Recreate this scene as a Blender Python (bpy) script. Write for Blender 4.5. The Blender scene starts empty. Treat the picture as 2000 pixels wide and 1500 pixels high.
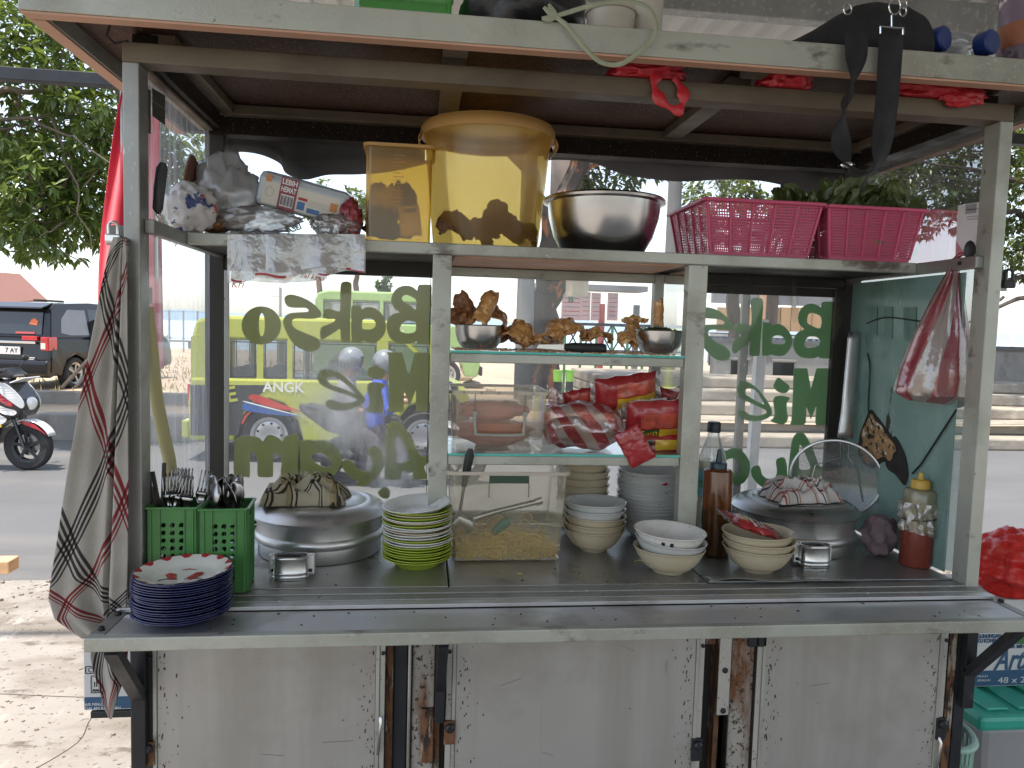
import bpy, bmesh, math, random
from mathutils import Vector, Matrix, noise
random.seed(7)
SC = bpy.context.scene
COL = SC.collection
rad = math.radians
# ------------------------------------------------------------------ camera
CAM = Vector((0.5297, -1.4076, 0.5074)); YAW, PITCH, ROLL, FPX = 0.12, 0.073, -0.0289, 1457.83
_f = Vector((math.sin(YAW)*math.cos(PITCH), math.cos(YAW)*math.cos(PITCH), -math.sin(PITCH)))
_r = Vector((math.cos(YAW), -math.sin(YAW), 0)); _d = _f.cross(_r)
CR = _r*math.cos(ROLL)+_d*math.sin(ROLL); CD = _d*math.cos(ROLL)-_r*math.sin(ROLL); CF = _f
cam = bpy.data.cameras.new('camera'); camo = bpy.data.objects.new('camera', cam); COL.objects.link(camo)
cam.sensor_width = 36; cam.lens = FPX/2000*36; cam.clip_start = 0.05; cam.clip_end = 6000
camo.matrix_world = Matrix(((CR.x, -CD.x, -CF.x, CAM.x), (CR.y, -CD.y, -CF.y, CAM.y), (CR.z, -CD.z, -CF.z, CAM.z), (0, 0, 0, 1)))
SC.camera = camo
# ------------------------------------------------------------------ light
SUN = Vector((-0.18, -0.14, 0.97)).normalized()
w = bpy.data.worlds.new('World'); SC.world = w; w.use_nodes = True
wn = w.node_tree.nodes; wl = w.node_tree.links
sky = wn.new('ShaderNodeTexSky'); sky.sky_type = 'NISHITA'; sky.sun_disc = False
sky.sun_elevation = math.asin(SUN.z); sky.sun_rotation = math.atan2(SUN.x, SUN.y)
sky.air_density = 1.0; sky.dust_density = 1.2; sky.ozone_density = 1.0
hs = wn.new('ShaderNodeHueSaturation'); hs.inputs['Saturation'].default_value = .6; wl.new(sky.outputs[0], hs.inputs['Color']); wl.new(hs.outputs[0], wn['Background'].inputs[0]); wn['Background'].inputs[1].default_value = 0.125
sl = bpy.data.lights.new('sun', 'SUN'); sl.energy = 2.7; sl.angle = rad(1.5); sl.color = (1, .93, .82)
so = bpy.data.objects.new('sun', sl); COL.objects.link(so); so.rotation_euler = (-SUN).to_track_quat('-Z', 'Y').to_euler()
so.location = (0, 0, 30)
SC.view_settings.view_transform = 'Standard'; SC.view_settings.look = 'None'
SC.view_settings.exposure = 1.58; SC.view_settings.gamma = 1
SC.cycles.max_bounces = 10; SC.cycles.transparent_max_bounces = 24; SC.cycles.transmission_bounces = 6
SC.cycles.diffuse_bounces = 5; SC.cycles.glossy_bounces = 4

# photo pixel (2000x1500) -> a point on a plane of the place
def ray(u, v): return CR*((u-1000)/FPX)+CD*((v-750)/FPX)+CF
def py(u, v, y): d = ray(u, v); return CAM+d*((y-CAM.y)/d.y)
def pz(u, v, z): d = ray(u, v); return CAM+d*((z-CAM.z)/d.z)
def px(u, v, x): d = ray(u, v); return CAM+d*((x-CAM.x)/d.x)
def ppm(P): return FPX/((Vector(P)-CAM).dot(CF))     # photo pixels per metre at a point

# ------------------------------------------------------------------ mesh building
class G:
    def __init__(s): s.v = []; s.f = []; s.uv = None; s.soft = False
    def add(s, vs, fs):
        n = len(s.v); s.v += [tuple(p) for p in vs]; s.f += [tuple(i+n for i in f) for f in fs]; return s
    def box(s, x0, x1, y0, y1, z0, z1):
        return s.add([(x0,y0,z0),(x1,y0,z0),(x1,y1,z0),(x0,y1,z0),(x0,y0,z1),(x1,y0,z1),(x1,y1,z1),(x0,y1,z1)],
                     [(3,2,1,0),(4,5,6,7),(0,1,5,4),(1,2,6,5),(2,3,7,6),(3,0,4,7)])
    def obox(s, c, ax, h):
        c = Vector(c); X, Y, Z = [Vector(a).normalized()*k for a, k in zip(ax, h)]
        return s.add([c-X-Y-Z, c+X-Y-Z, c+X+Y-Z, c-X+Y-Z, c-X-Y+Z, c+X-Y+Z, c+X+Y+Z, c-X+Y+Z],
                     [(3,2,1,0),(4,5,6,7),(0,1,5,4),(1,2,6,5),(2,3,7,6),(3,0,4,7)])
    def bar(s, a, b, w_, t, up=(0,0,1)):      # box beam from a to b, width w_ (sideways), t (along up)
        a = Vector(a); b = Vector(b); d = b-a; X = d.normalized(); Y = Vector(up).cross(X)
        if Y.length < 1e-4: Y = Vector((0,1,0)).cross(X)
        Y.normalize(); Z = X.cross(Y)
        return s.obox((a+b)/2, (X, Y, Z), (d.length/2, w_/2, t/2))
    def tube(s, pts, r, n=8, closed=False, flat=1.0):
        P = [Vector(p) for p in pts]; m = len(P); R = r if isinstance(r, (list, tuple)) else [r]*m
        prev = None; rings = []
        for i in range(m):
            if closed: t = P[(i+1) % m]-P[i-1]
            else: t = P[min(i+1, m-1)]-P[max(i-1, 0)]
            t.normalize()
            if prev is None:
                a = Vector((0,0,1)) if abs(t.z) < .9 else Vector((1,0,0)); u = (a-t*a.dot(t)).normalized()
            else:
                u = prev-t*prev.dot(t); u.normalize()
            prev = u; v = t.cross(u)
            rings.append([P[i]+(u*math.cos(2*math.pi*k/n)+v*math.sin(2*math.pi*k/n)*flat)*R[i] for k in range(n)])
        vs = [p for rg in rings for p in rg]; fs = []
        for i in range(m if closed else m-1):
            j = (i+1) % m
            for k in range(n): fs.append((i*n+k, i*n+(k+1) % n, j*n+(k+1) % n, j*n+k))
        if not closed: fs.append(tuple(range(n))[::-1]); fs.append(tuple((m-1)*n+k for k in range(n)))
        return s.add(vs, fs)
    def lathe(s, prof, n=32, c=(0,0,0), sx=1, sy=1):
        vs = []; fs = []; idx = []
        for r, z in prof:
            if r < 1e-6: idx.append([len(vs)]); vs.append((c[0], c[1], c[2]+z))
            else:
                idx.append(list(range(len(vs), len(vs)+n)))
                vs += [(c[0]+sx*r*math.cos(2*math.pi*k/n), c[1]+sy*r*math.sin(2*math.pi*k/n), c[2]+z) for k in range(n)]
        for a, b in zip(idx, idx[1:]):
            for k in range(n):
                l = (k+1) % n
                if len(a) == 1 and len(b) == 1: continue
                if len(a) == 1: fs.append((a[0], b[l], b[k]))
                elif len(b) == 1: fs.append((a[k], a[l], b[0]))
                else: fs.append((a[k], a[l], b[l], b[k]))
        return s.add(vs, fs)
    def prism(s, poly, fn, t0, t1):           # 2-D polygon extruded; fn(a, b, t) -> point
        n = len(poly)
        vs = [fn(a, b, t0) for a, b in poly]+[fn(a, b, t1) for a, b in poly]
        fs = [tuple(range(n))[::-1], tuple(range(n, 2*n))]+[(i, (i+1) % n, n+(i+1) % n, n+i) for i in range(n)]
        return s.add(vs, fs)
    def grid(s, fn, nu, nv, wrapu=False):
        base = len(s.v); cu = nu if wrapu else nu+1; vs = []; uv = []
        for j in range(nv+1):
            for i in range(cu):
                vs.append(fn(i/nu, j/nv)); uv.append((i/nu, j/nv))
        fs = []
        for j in range(nv):
            for i in range(nu):
                i2 = (i+1) % cu if wrapu else i+1
                fs.append((j*cu+i, j*cu+i2, (j+1)*cu+i2, (j+1)*cu+i))
        if s.uv is None and base == 0: s.uv = uv
        elif s.uv is not None: s.uv += uv
        return s.add(vs, fs)
    def blob(s, c, r, sub=3, amp=.2, fr=3, seed=0, fn=None, ridge=False):
        s.soft = True; bm = bmesh.new(); bmesh.ops.create_icosphere(bm, subdivisions=sub, radius=1)
        bm.verts.ensure_lookup_table(); c = Vector(c); vs = []
        for v in bm.verts:
            p = v.co.normalized(); Q = p*fr+Vector((seed*7.3, seed*3.1, seed))
            k = 1+amp*(noise.fractal(Q, 1.0, 2.0, 3) if not ridge else .9-1.9*abs(noise.noise(Q*.7))-.9*abs(noise.noise(Q*1.7+Vector((3,1,2))))-.4*abs(noise.noise(Q*3.9)))
            q = Vector((p.x*r[0]*k, p.y*r[1]*k, p.z*r[2]*k))
            if fn: q = fn(q, p)
            vs.append(c+q)
        fs = [tuple(v.index for v in f.verts) for f in bm.faces]; bm.free()
        return s.add(vs, fs)
    def mesh(s, name):
        me = bpy.data.meshes.new(name); me.from_pydata([tuple(p) for p in s.v], [], s.f)
        if s.uv and len(s.uv) == len(s.v):
            lay = me.uv_layers.new(name='UVMap')
            for l in me.loops: lay.data[l.index].uv = s.uv[l.vertex_index]
        bm = bmesh.new(); bm.from_mesh(me); bmesh.ops.recalc_face_normals(bm, faces=bm.faces); bm.to_mesh(me); bm.free()
        return me
    def build(s, name, m, parent=None, smooth=False, bevel=0, solid=0, sub=0, loc=None, rot=None):
        me = s.mesh(name); return mob(name, me, m, parent, (180 if s.soft and smooth else smooth), bevel, solid, sub, loc, rot)

def mob(name, me, m, parent=None, smooth=False, bevel=0, solid=0, sub=0, loc=None, rot=None):
    if m and not me.materials: me.materials.append(m)
    if smooth:
        for p in me.polygons: p.use_smooth = True
        try: me.set_sharp_from_angle(angle=rad(40 if smooth is True else smooth))
        except Exception: pass
    o = bpy.data.objects.new(name, me); COL.objects.link(o)
    if parent: o.parent = parent
    if solid:
        d = o.modifiers.new('solid', 'SOLIDIFY'); d.thickness = solid; d.offset = 0
    if sub:
        d = o.modifiers.new('sub', 'SUBSURF'); d.levels = sub; d.render_levels = sub
    if bevel:
        d = o.modifiers.new('bevel', 'BEVEL'); d.width = bevel; d.segments = 2; d.limit_method = 'ANGLE'; d.angle_limit = rad(40)
    if loc is not None: o.location = loc
    if rot is not None: o.rotation_euler = rot
    return o
def tag(o, label=None, cat=None, group=None, kind=None):
    if label: o['label'] = label
    if cat: o['category'] = cat
    if group: o['group'] = group
    if kind: o['kind'] = kind
    return o
def thing(name, label, cat, loc=(0,0,0), rz=0, group=None, rot=None):
    o = bpy.data.objects.new(name, None); COL.objects.link(o); o.location = loc; o.empty_display_size = .05
    o.rotation_euler = rot if rot else (0, 0, rz)
    return tag(o, label, cat, group)
def copy_tree(o, parent=None):
    c = o.copy(); COL.objects.link(c)
    if parent: c.parent = parent
    for ch in list(o.children): copy_tree(ch, c)
    return c
def catmull(pts, k=6, closed=True):
    P = [Vector(p) for p in pts]; n = len(P); out = []
    for i in range(n if closed else n-1):
        if closed: a, b, c, d = P[i-1], P[i], P[(i+1) % n], P[(i+2) % n]
        else: a, b, c, d = P[max(i-1,0)], P[i], P[i+1], P[min(i+2,n-1)]
        for j in range(k):
            t = j/k
            out.append(.5*((2*b)+(c-a)*t+(2*a-5*b+4*c-d)*t*t+(3*b-a-3*c+d)*t**3))
    if not closed: out.append(P[-1])
    return out
def outline_mesh(name, loops, fn, thick):
    """filled flat shape with holes: loops of 2-D points (first outer), fn(a,b)->local 3-D, thick vector"""
    cu = bpy.data.curves.new(name, 'CURVE'); cu.dimensions = '2D'; cu.fill_mode = 'BOTH'
    for lp in loops:
        sp = cu.splines.new('POLY'); sp.points.add(len(lp)-1); sp.use_cyclic_u = True
        for p, q in zip(sp.points, lp): p.co = (q[0], q[1], 0, 1)
    cu.extrude = .5
    o = bpy.data.objects.new(name, cu); COL.objects.link(o)
    dg = bpy.context.evaluated_depsgraph_get(); me = bpy.data.meshes.new_from_object(o.evaluated_get(dg))
    bpy.data.objects.remove(o); bpy.data.curves.remove(cu)
    T = Vector(thick)
    for v in me.vertices: v.co = Vector(fn(v.co.x, v.co.y))+T*v.co.z
    bm = bmesh.new(); bm.from_mesh(me); bmesh.ops.recalc_face_normals(bm, faces=bm.faces); bm.to_mesh(me); bm.free()
    me.name = name
    return me
def text_mesh(s, size, thick=.0004, bold=0, shear=0, align='CENTER'):
    cu = bpy.data.curves.new('txt', 'FONT'); cu.body = s; cu.size = size; cu.extrude = thick; cu.offset = bold; cu.shear = shear
    cu.align_x = align; cu.align_y = 'CENTER'; cu.resolution_u = 3
    o = bpy.data.objects.new('txt', cu); COL.objects.link(o)
    dg = bpy.context.evaluated_depsgraph_get(); me = bpy.data.meshes.new_from_object(o.evaluated_get(dg))
    bpy.data.objects.remove(o); bpy.data.curves.remove(cu); return me
def text(name, s, size, m, parent, loc, X, Y, thick=.0004, bold=0, shear=0, align='CENTER', fit=None):
    me = text_mesh(s, size, thick, bold, shear, align)
    if fit and me.vertices:
        wd = max(v.co.x for v in me.vertices)-min(v.co.x for v in me.vertices)
        for v in me.vertices: v.co.x *= fit/max(wd, 1e-6)
    X = Vector(X).normalized(); Y = Vector(Y).normalized(); Z = X.cross(Y); L = Vector(loc)
    for v in me.vertices: v.co = L+X*v.co.x+Y*v.co.y+Z*v.co.z
    return mob(name, me, m, parent)

# ------------------------------------------------------------------ materials
def C4(c): return (c[0], c[1], c[2], 1)
def _new(name):
    m = bpy.data.materials.new(name); m.use_nodes = True
    nt = m.node_tree; return m, nt, nt.nodes, nt.links, nt.nodes['Principled BSDF']
def _noise(nt, scale, stretch=(1,1,1), detail=4, rough=.55, coord='Object', out='Fac'):
    tc = nt.nodes.new('ShaderNodeTexCoord'); mp = nt.nodes.new('ShaderNodeMapping'); mp.inputs['Scale'].default_value = stretch
    nz = nt.nodes.new('ShaderNodeTexNoise'); nz.inputs['Scale'].default_value = scale; nz.inputs['Detail'].default_value = detail
    nz.inputs['Roughness'].default_value = rough
    nt.links.new(tc.outputs[coord], mp.inputs[0]); nt.links.new(mp.outputs[0], nz.inputs[0]); return nz.outputs[out]
def _ramp(nt, src, stops, mode='LINEAR'):
    r = nt.nodes.new('ShaderNodeValToRGB'); r.color_ramp.interpolation = mode; e = r.color_ramp.elements
    while len(e) < len(stops): e.new(.5)
    for el, (p, c) in zip(e, stops):
        el.position = p; el.color = C4(c) if not isinstance(c, (int, float)) else (c, c, c, 1)
    nt.links.new(src, r.inputs[0]); return r.outputs[0]
def _mix(nt, fac, a, b, mode='MIX'):
    n = nt.nodes.new('ShaderNodeMix'); n.data_type = 'RGBA'; n.blend_type = mode
    for s, v in ((0, fac), (6, a), (7, b)):
        if hasattr(v, 'links'): nt.links.new(v, n.inputs[s])
        elif s == 0: n.inputs[0].default_value = v
        else: n.inputs[s].default_value = C4(v)
    return n.outputs[2]
MATS = {}
def mat(name, col, rough=.5, metal=0, var=.12, scale=8, stretch=(1,1,1), dirt=None, bump=0, bscale=60, bstretch=None,
        spec=.5, coat=0, rvar=.12, trans=0, sss=0, coord='Object', aniso=0, sheen=0):
    """dirt: list of (colour, threshold, softness, scale, stretch, roughness)"""
    m, nt, N, L, b = _new(name)
    c = _mix(nt, _ramp(nt, _noise(nt, scale, stretch, coord=coord), [(.25, 0), (.75, 1)]), [x*(1-var) for x in col], [min(1, x*(1+var)) for x in col])
    rsrc = _ramp(nt, _noise(nt, scale*1.7, stretch, coord=coord), [(.3, max(.02, rough-rvar)), (.7, min(1, rough+rvar))])
    for dc, th, sf, dsc, dst, dr in (dirt or []):
        k = _ramp(nt, _noise(nt, dsc, dst, 6, .62, coord=coord), [(th, 0), (min(.999, th+sf), 1)])
        c = _mix(nt, k, c, dc); rsrc = _mix(nt, k, rsrc, (dr, dr, dr))
    L.new(c, b.inputs['Base Color']); L.new(rsrc, b.inputs['Roughness'])
    b.inputs['Metallic'].default_value = metal; b.inputs['Specular IOR Level'].default_value = spec
    if coat: b.inputs['Coat Weight'].default_value = coat; b.inputs['Coat Roughness'].default_value = .06
    if trans: b.inputs['Transmission Weight'].default_value = trans
    if sheen: b.inputs['Sheen Weight'].default_value = sheen
    if sss: b.inputs['Subsurface Weight'].default_value = sss; b.inputs['Subsurface Scale'].default_value = .01
    if bump:
        bp = N.new('ShaderNodeBump'); bp.inputs['Strength'].default_value = bump; bp.inputs['Distance'].default_value = .004
        L.new(_noise(nt, bscale, bstretch or stretch, 5, coord=coord), bp.inputs['Height']); L.new(bp.outputs[0], b.inputs['Normal'])
    MATS[name] = m; return m
def film(name, col, clear, rough=.35, gloss=.08, vscale=10, stretch=(1,1,1), cvar=.15, transl=.6, bump=.0, bscale=25, spots=None, coord='Object', fgloss=.05, tint=None, fog=None):
    """thin see-through sheet (glass pane, bag, frosted tub): part clear, part scattering, with sheen"""
    m, nt, N, L, b = _new(name); N.remove(b)
    out = N['Material Output']
    tr = N.new('ShaderNodeBsdfTransparent'); df = N.new('ShaderNodeBsdfDiffuse'); tl = N.new('ShaderNodeBsdfTranslucent'); gl = N.new('ShaderNodeBsdfGlossy')
    gl.inputs['Roughness'].default_value = fgloss; gl.inputs['Color'].default_value = (1,1,1,1)
    cc = _mix(nt, _noise(nt, vscale, stretch, coord=coord), [x*.85 for x in col], [min(1, x*1.12) for x in col])
    L.new(cc, df.inputs[0]); L.new(cc, tl.inputs[0]); tr.inputs[0].default_value = C4(tint if tint else [min(1, .75+.25*x) for x in col])
    sc = N.new('ShaderNodeMixShader'); sc.inputs[0].default_value = transl; L.new(df.outputs[0], sc.inputs[1]); L.new(tl.outputs[0], sc.inputs[2])
    k0 = clear
    hz = _ramp(nt, _noise(nt, vscale, stretch, 6, .6, coord=coord), [(.28, max(0, 1-k0-cvar)), (.75, min(1, 1-k0+cvar))])
    if spots:
        sp = _ramp(nt, _noise(nt, spots[0], (1,1,1), 3, coord=coord), [(spots[1], 0), (spots[1]+.04, 1)]); hz = _mix(nt, sp, hz, (spots[2],)*3)
    for fx, fz, rx, rz, am in (fog or []):
        tc = N.new('ShaderNodeTexCoord'); mp = N.new('ShaderNodeMapping'); mp.vector_type = 'POINT'; mp.inputs['Location'].default_value = (-fx/rx, 0, -fz/rz); mp.inputs['Scale'].default_value = (1/rx, 0, 1/rz)
        ln = N.new('ShaderNodeVectorMath'); ln.operation = 'LENGTH'; L.new(tc.outputs['Object'], mp.inputs[0]); L.new(mp.outputs[0], ln.inputs[0])
        ad = N.new('ShaderNodeMath'); ad.operation = 'MULTIPLY_ADD'; ad.inputs[1].default_value = .9; L.new(_noise(nt, 11, (1.6, 1, .5), 6, .65), ad.inputs[0]); L.new(ln.outputs['Value'], ad.inputs[2])
        hz = _mix(nt, _ramp(nt, ad.outputs[0], [(.75, am), (1.0, am*.45), (1.0 if False else .999, 0)]) if False else _ramp(nt, ad.outputs[0], [(.55, am), (.98, 0)]), hz, (1, 1, 1))
    m1 = N.new('ShaderNodeMixShader'); L.new(hz, m1.inputs[0]); L.new(tr.outputs[0], m1.inputs[1]); L.new(sc.outputs[0], m1.inputs[2])
    m2 = N.new('ShaderNodeMixShader'); fr = N.new('ShaderNodeFresnel'); fr.inputs[0].default_value = 1.4
    mm = N.new('ShaderNodeMath'); mm.operation = 'MULTIPLY_ADD'; L.new(fr.outputs[0], mm.inputs[0]); mm.inputs[1].default_value = .6; mm.inputs[2].default_value = gloss*.3
    L.new(mm.outputs[0], m2.inputs[0]); L.new(m1.outputs[0], m2.inputs[1]); L.new(gl.outputs[0], m2.inputs[2]); L.new(m2.outputs[0], out.inputs[0])
    if bump:
        bp = N.new('ShaderNodeBump'); bp.inputs['Strength'].default_value = bump; bp.inputs['Distance'].default_value = .004
        L.new(_noise(nt, bscale, (1,1,1), 4, coord=coord), bp.inputs['Height'])
        for s_ in (df, tl, gl, fr): L.new(bp.outputs[0], s_.inputs['Normal'])
    MATS[name] = m; return m
def leafmat(name, col, col2):
    m, nt, N, L, b = _new(name); N.remove(b)
    df = N.new('ShaderNodeBsdfDiffuse'); tl = N.new('ShaderNodeBsdfTranslucent'); gl = N.new('ShaderNodeBsdfGlossy'); gl.inputs['Roughness'].default_value = .35
    geo = N.new('ShaderNodeNewGeometry')
    c = _mix(nt, geo.outputs['Random Per Island'], col, col2)
    c2 = _mix(nt, .5, c, (.24, .30, .03))
    L.new(c, df.inputs[0]); L.new(c2, tl.inputs[0])
    a = N.new('ShaderNodeMixShader'); a.inputs[0].default_value = .45; L.new(df.outputs[0], a.inputs[1]); L.new(tl.outputs[0], a.inputs[2])
    d = N.new('ShaderNodeMixShader'); d.inputs[0].default_value = .06; L.new(a.outputs[0], d.inputs[1]); L.new(gl.outputs[0], d.inputs[2])
    L.new(d.outputs[0], N['Material Output'].inputs[0]); MATS[name] = m; return m
def plaid(name, base, su, sv, stops, rough=.9, swap=None, bump=.25):
    """woven check from UV: stops = [(pos, colour)] constant bands over one repeat"""
    m, nt, N, L, b = _new(name)
    tc = N.new('ShaderNodeTexCoord'); sep = N.new('ShaderNodeSeparateXYZ'); L.new(tc.outputs['UV'], sep.inputs[0])
    cols = []
    for ax, sc, st in ((0, su, stops), (1, sv, swap or stops)):
        mu = N.new('ShaderNodeMath'); mu.operation = 'MULTIPLY'; mu.inputs[1].default_value = sc; L.new(sep.outputs[ax], mu.inputs[0])
        fr = N.new('ShaderNodeMath'); fr.operation = 'FRACT'; L.new(mu.outputs[0], fr.inputs[0])
        cols.append(_ramp(nt, fr.outputs[0], st, 'CONSTANT'))
    c = _mix(nt, 1.0, cols[0], cols[1], 'MULTIPLY'); c = _mix(nt, 1.0, c, base, 'MULTIPLY')
    dn = _ramp(nt, _noise(nt, 9), [(.3, .72), (.7, 1.0)]); c = _mix(nt, 1.0, c, dn, 'MULTIPLY')
    L.new(c, b.inputs['Base Color']); b.inputs['Roughness'].default_value = rough; b.inputs['Specular IOR Level'].default_value = .2
    b.inputs['Sheen Weight'].default_value = .2
    bp = N.new('ShaderNodeBump'); bp.inputs['Strength'].default_value = bump; bp.inputs['Distance'].default_value = .002
    L.new(_noise(nt, 300, (1,1,1), 2), bp.inputs['Height']); L.new(bp.outputs[0], b.inputs['Normal'])
    MATS[name] = m; return m
# ================================================================== materials of the cart
W_, D_, S_, ZS, HT = 1.70, .4945, .204, .6866, .987
GZ, RZ = -1.0, -1.2            # pavement and road level (counter top is z = 0)
RUST = (.16, .065, .025); GRIME = (.035, .03, .024); SOOT = (.012, .011, .010)
AL = mat('worn_aluminium', (.29, .29, .27), .40, .6, .12, 3, (1, 1, 1), [((.17, .15, .12), .56, .25, 6, (1, 1, 1), .6), ((.50, .51, .48), .62, .06, 110, (1, 1, .3), .45), ((.06, .05, .04), .69, .03, 50, (1, 1, 1), .7)], .08, 220)
ALP = mat('pale_painted_aluminium', (.42, .43, .375), .42, .4, .14, 3, (1, 1, 1), [((.24, .225, .18), .46, .28, 4, (1, 1, 1), .55), ((.42, .43, .385), .58, .08, 120, (1, 1, 1), .5), ((.10, .085, .065), .68, .05, 45, (1, 1, 1), .7), ((.13, .11, .085), .60, .10, 12, (.5, 1, 1), .7)], .10, 150)
ALG = mat('greasy_aluminium', (.155, .125, .088), .5, .3, .25, 5, (1, 1, 1), [((.055, .04, .03), .50, .3, 4, (.6, 1, 1), .6), ((.28, .24, .18), .64, .12, 12, (1, 1, 1), .5)], .1, 120)
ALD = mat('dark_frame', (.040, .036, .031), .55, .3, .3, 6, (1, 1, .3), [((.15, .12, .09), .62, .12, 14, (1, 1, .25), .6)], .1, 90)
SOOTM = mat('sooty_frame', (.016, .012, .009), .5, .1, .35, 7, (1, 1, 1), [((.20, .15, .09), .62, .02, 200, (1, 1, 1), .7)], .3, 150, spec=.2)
PLY = mat('sooty_plywood', (.060, .031, .020), .5, 0, .25, 3, (1, 1, 1), [((.022, .016, .012), .50, .35, 2.2, (1, 1, 1), .6), ((.26, .17, .11), .60, .02, 210, (1, 1, 1), .8)], .12, 120, spec=.15)
PEACH = mat('bare_peach_board', (.52, .30, .20), .6, 0, .1, 6, (1, 1, 1), [((.2, .11, .08), .6, .3, 5, (1, 1, 1), .6)])
STEEL = mat('counter_steel', (.55, .55, .55), .40, .78, .15, 4, (1, 1, 1), [((.30, .28, .26), .56, .22, 6, (1, 1, 1), .55), ((.62, .62, .63), .58, .15, 14, (.15, 1, 1), .33)], .05, 90, (.2, 1, 1))
STEELD = mat('dull_counter_sheet', (.36, .355, .34), .36, .8, .2, 5, (1, 1, 1), [((.07, .06, .05), .58, .25, 7, (1, 1, 1), .6)], .08, 90)
DOOR = mat('brushed_door_sheet', (.41, .39, .36), .5, .45, .08, 2.4, (1, 1, 1), [((.31, .29, .255), .48, .30, 9, (1, 1, .06), .6), ((.42, .40, .37), .56, .2, 2.2, (1, 1, .7), .45), ((.24, .20, .14), .66, .12, 24, (1, 1, .05), .6), ((.31, .285, .25), .52, .2, 3.0, (1, 1, 1), .55), ((.20, .16, .12), .69, .08, 8, (1, 1, .25), .7), ((.10, .08, .06), .72, .02, 60, (1, 1, 1), .7)], .04, 200, (1, 1, .03))
RUSTM = mat('rusty_iron', (.15, .065, .028), .8, .1, .5, 60, (1, 1, .4), [((.025, .017, .012), .48, .1, 70, (1, 1, .25), .8), ((.34, .30, .23), .56, .06, 55, (1, 1, .2), .6)], .4, 120)
RUSTP = mat('speckled_galvanised', (.42, .40, .36), .6, .3, .12, 8, (1, 1, 1), [((.10, .06, .035), .62, .05, 90, (1, 1, .8), .8), (RUST, .62, .2, 5, (1, 1, .5), .8)], .2, 160)
RUSTW = mat('rust_spotted_white', (.33, .31, .275), .6, .2, .1, 8, (1, 1, 1), [(RUST, .48, .14, 14, (1, 1, .3), .8), ((.06, .035, .02), .56, .04, 130, (1, 1, .8), .8)], .3, 160)
BLACKI = mat('black_painted_iron', (.018, .020, .024), .45, .2, .3, 9, (1, 1, 1), [((.07, .06, .05), .62, .15, 14, (1, 1, 1), .7)], .08, 90)
RUBBER = mat('black_gasket', (.012, .012, .012), .6)
TEAL = mat('teal_enamel_sheet', (.17, .27, .245), .26, 0, .18, 4, (1, 1, .6), [((.08, .14, .125), .50, .25, 3.5, (1, 1, .4), .35), ((.20, .33, .29), .58, .08, 9, (1, 1, .12), .3), ((.025, .018, .012), .69, .03, 12, (1, 1, .35), .6), ((.36, .45, .40), .70, .02, 26, (1, 1, .2), .4)], .12, 14)
BURNT = mat('burnt_board', (.34, .20, .09), .85, 0, .4, 60, (1, 1, 1), [((.62, .57, .48), .58, .04, 42, (1, 1, 1), .9), ((.012, .010, .009), .53, .05, 55, (1, 1, 1), .9)], .8, 130)
CHAR = mat('charred_edge', (.018, .014, .012), .85, 0, .4, 20, bump=.6, bscale=50)
GLASS = film('dirty_window_glass', (.80, .83, .84), .87, gloss=.05, vscale=9, stretch=(2.2, 1, .22), cvar=.08, transl=.65)
GLASSU = film('smoky_upper_glass', (.82, .84, .86), .93, gloss=.04, vscale=6, stretch=(1, 1, .8), cvar=.05, transl=.65)
GLASSL = film('misted_window_glass', (.78, .80, .80), .85, gloss=.05, vscale=4.2, stretch=(1.2, 1, .45), cvar=.13, transl=.65, fog=[(.33, 1.30, .22, .28, .62), (.45, 1.16, .16, .18, .5)])
GLASSS = film('streaked_side_glass', (.72, .76, .80), .70, gloss=.05, vscale=22, stretch=(1, 2.0, .12), cvar=.2, transl=.6)
TEALG = mat('green_glass_edge', (.03, .42, .36), .12, 0, .1, 30, spec=.8)
SHELFG = film('shelf_glass', (.75, .88, .85), .82, gloss=.1, vscale=20, cvar=.08)
LETO = film('olive_vinyl', (.47, .50, .20), 0.0, gloss=.0, vscale=5, cvar=0, transl=.62)
LETG = film('green_vinyl', (.31, .52, .28), 0.0, gloss=.0, vscale=5, cvar=0, transl=.62)
STEM = mat('stainless', (.56, .56, .55), .24, 1, .06, 5, rvar=.05)
POTM = mat('beaten_aluminium', (.62, .62, .61), .36, .95, .08, 6, (1, 1, 1), [((.34, .33, .30), .60, .2, 9, (1, 1, 1), .5), (GRIME, .75, .04, 26, (1, 1, 1), .7)], .05, 60)
PAPER = mat('white_paper', (.72, .70, .70), .7, 0, .05, 8)
PINKP = mat('pink_print', (.62, .25, .30), .7)
INK = mat('black_ink', (.012, .012, .014), .6)
WHITE = mat('white_print', (.75, .75, .75), .6)

cart = thing('food_cart', 'glass fronted aluminium noodle cart with plywood roof and steel counter', 'food cart', (0, 0, GZ))
CZ = -GZ                      # parts are local to the cart's base
def cbox(name, m, b, bev=.002, parent=None):
    g = G().box(b[0], b[1], b[2], b[3], b[4]+CZ, b[5]+CZ); return g.build(name, m, parent or cart, bevel=bev)
PW, PD = .028, .045
cbox('front_post', AL, (0, PW, 0, PD, -.008, HT-.034)); cbox('front_post', ALP, (W_-PW, W_, 0, PD, -.008, HT-.034))
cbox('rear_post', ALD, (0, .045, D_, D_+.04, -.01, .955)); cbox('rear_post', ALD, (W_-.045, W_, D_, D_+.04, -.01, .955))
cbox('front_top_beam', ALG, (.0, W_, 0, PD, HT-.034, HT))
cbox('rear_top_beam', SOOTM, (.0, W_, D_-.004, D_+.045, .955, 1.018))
cbox('rear_beam_trim', ALG, (.046, W_-.046, D_-.034, D_-.005, .995, 1.018))
for x0 in (.0, W_-.045): cbox('side_top_beam', SOOTM, (x0, x0+.045, PD, D_-.036, .960, 1.017))
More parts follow.
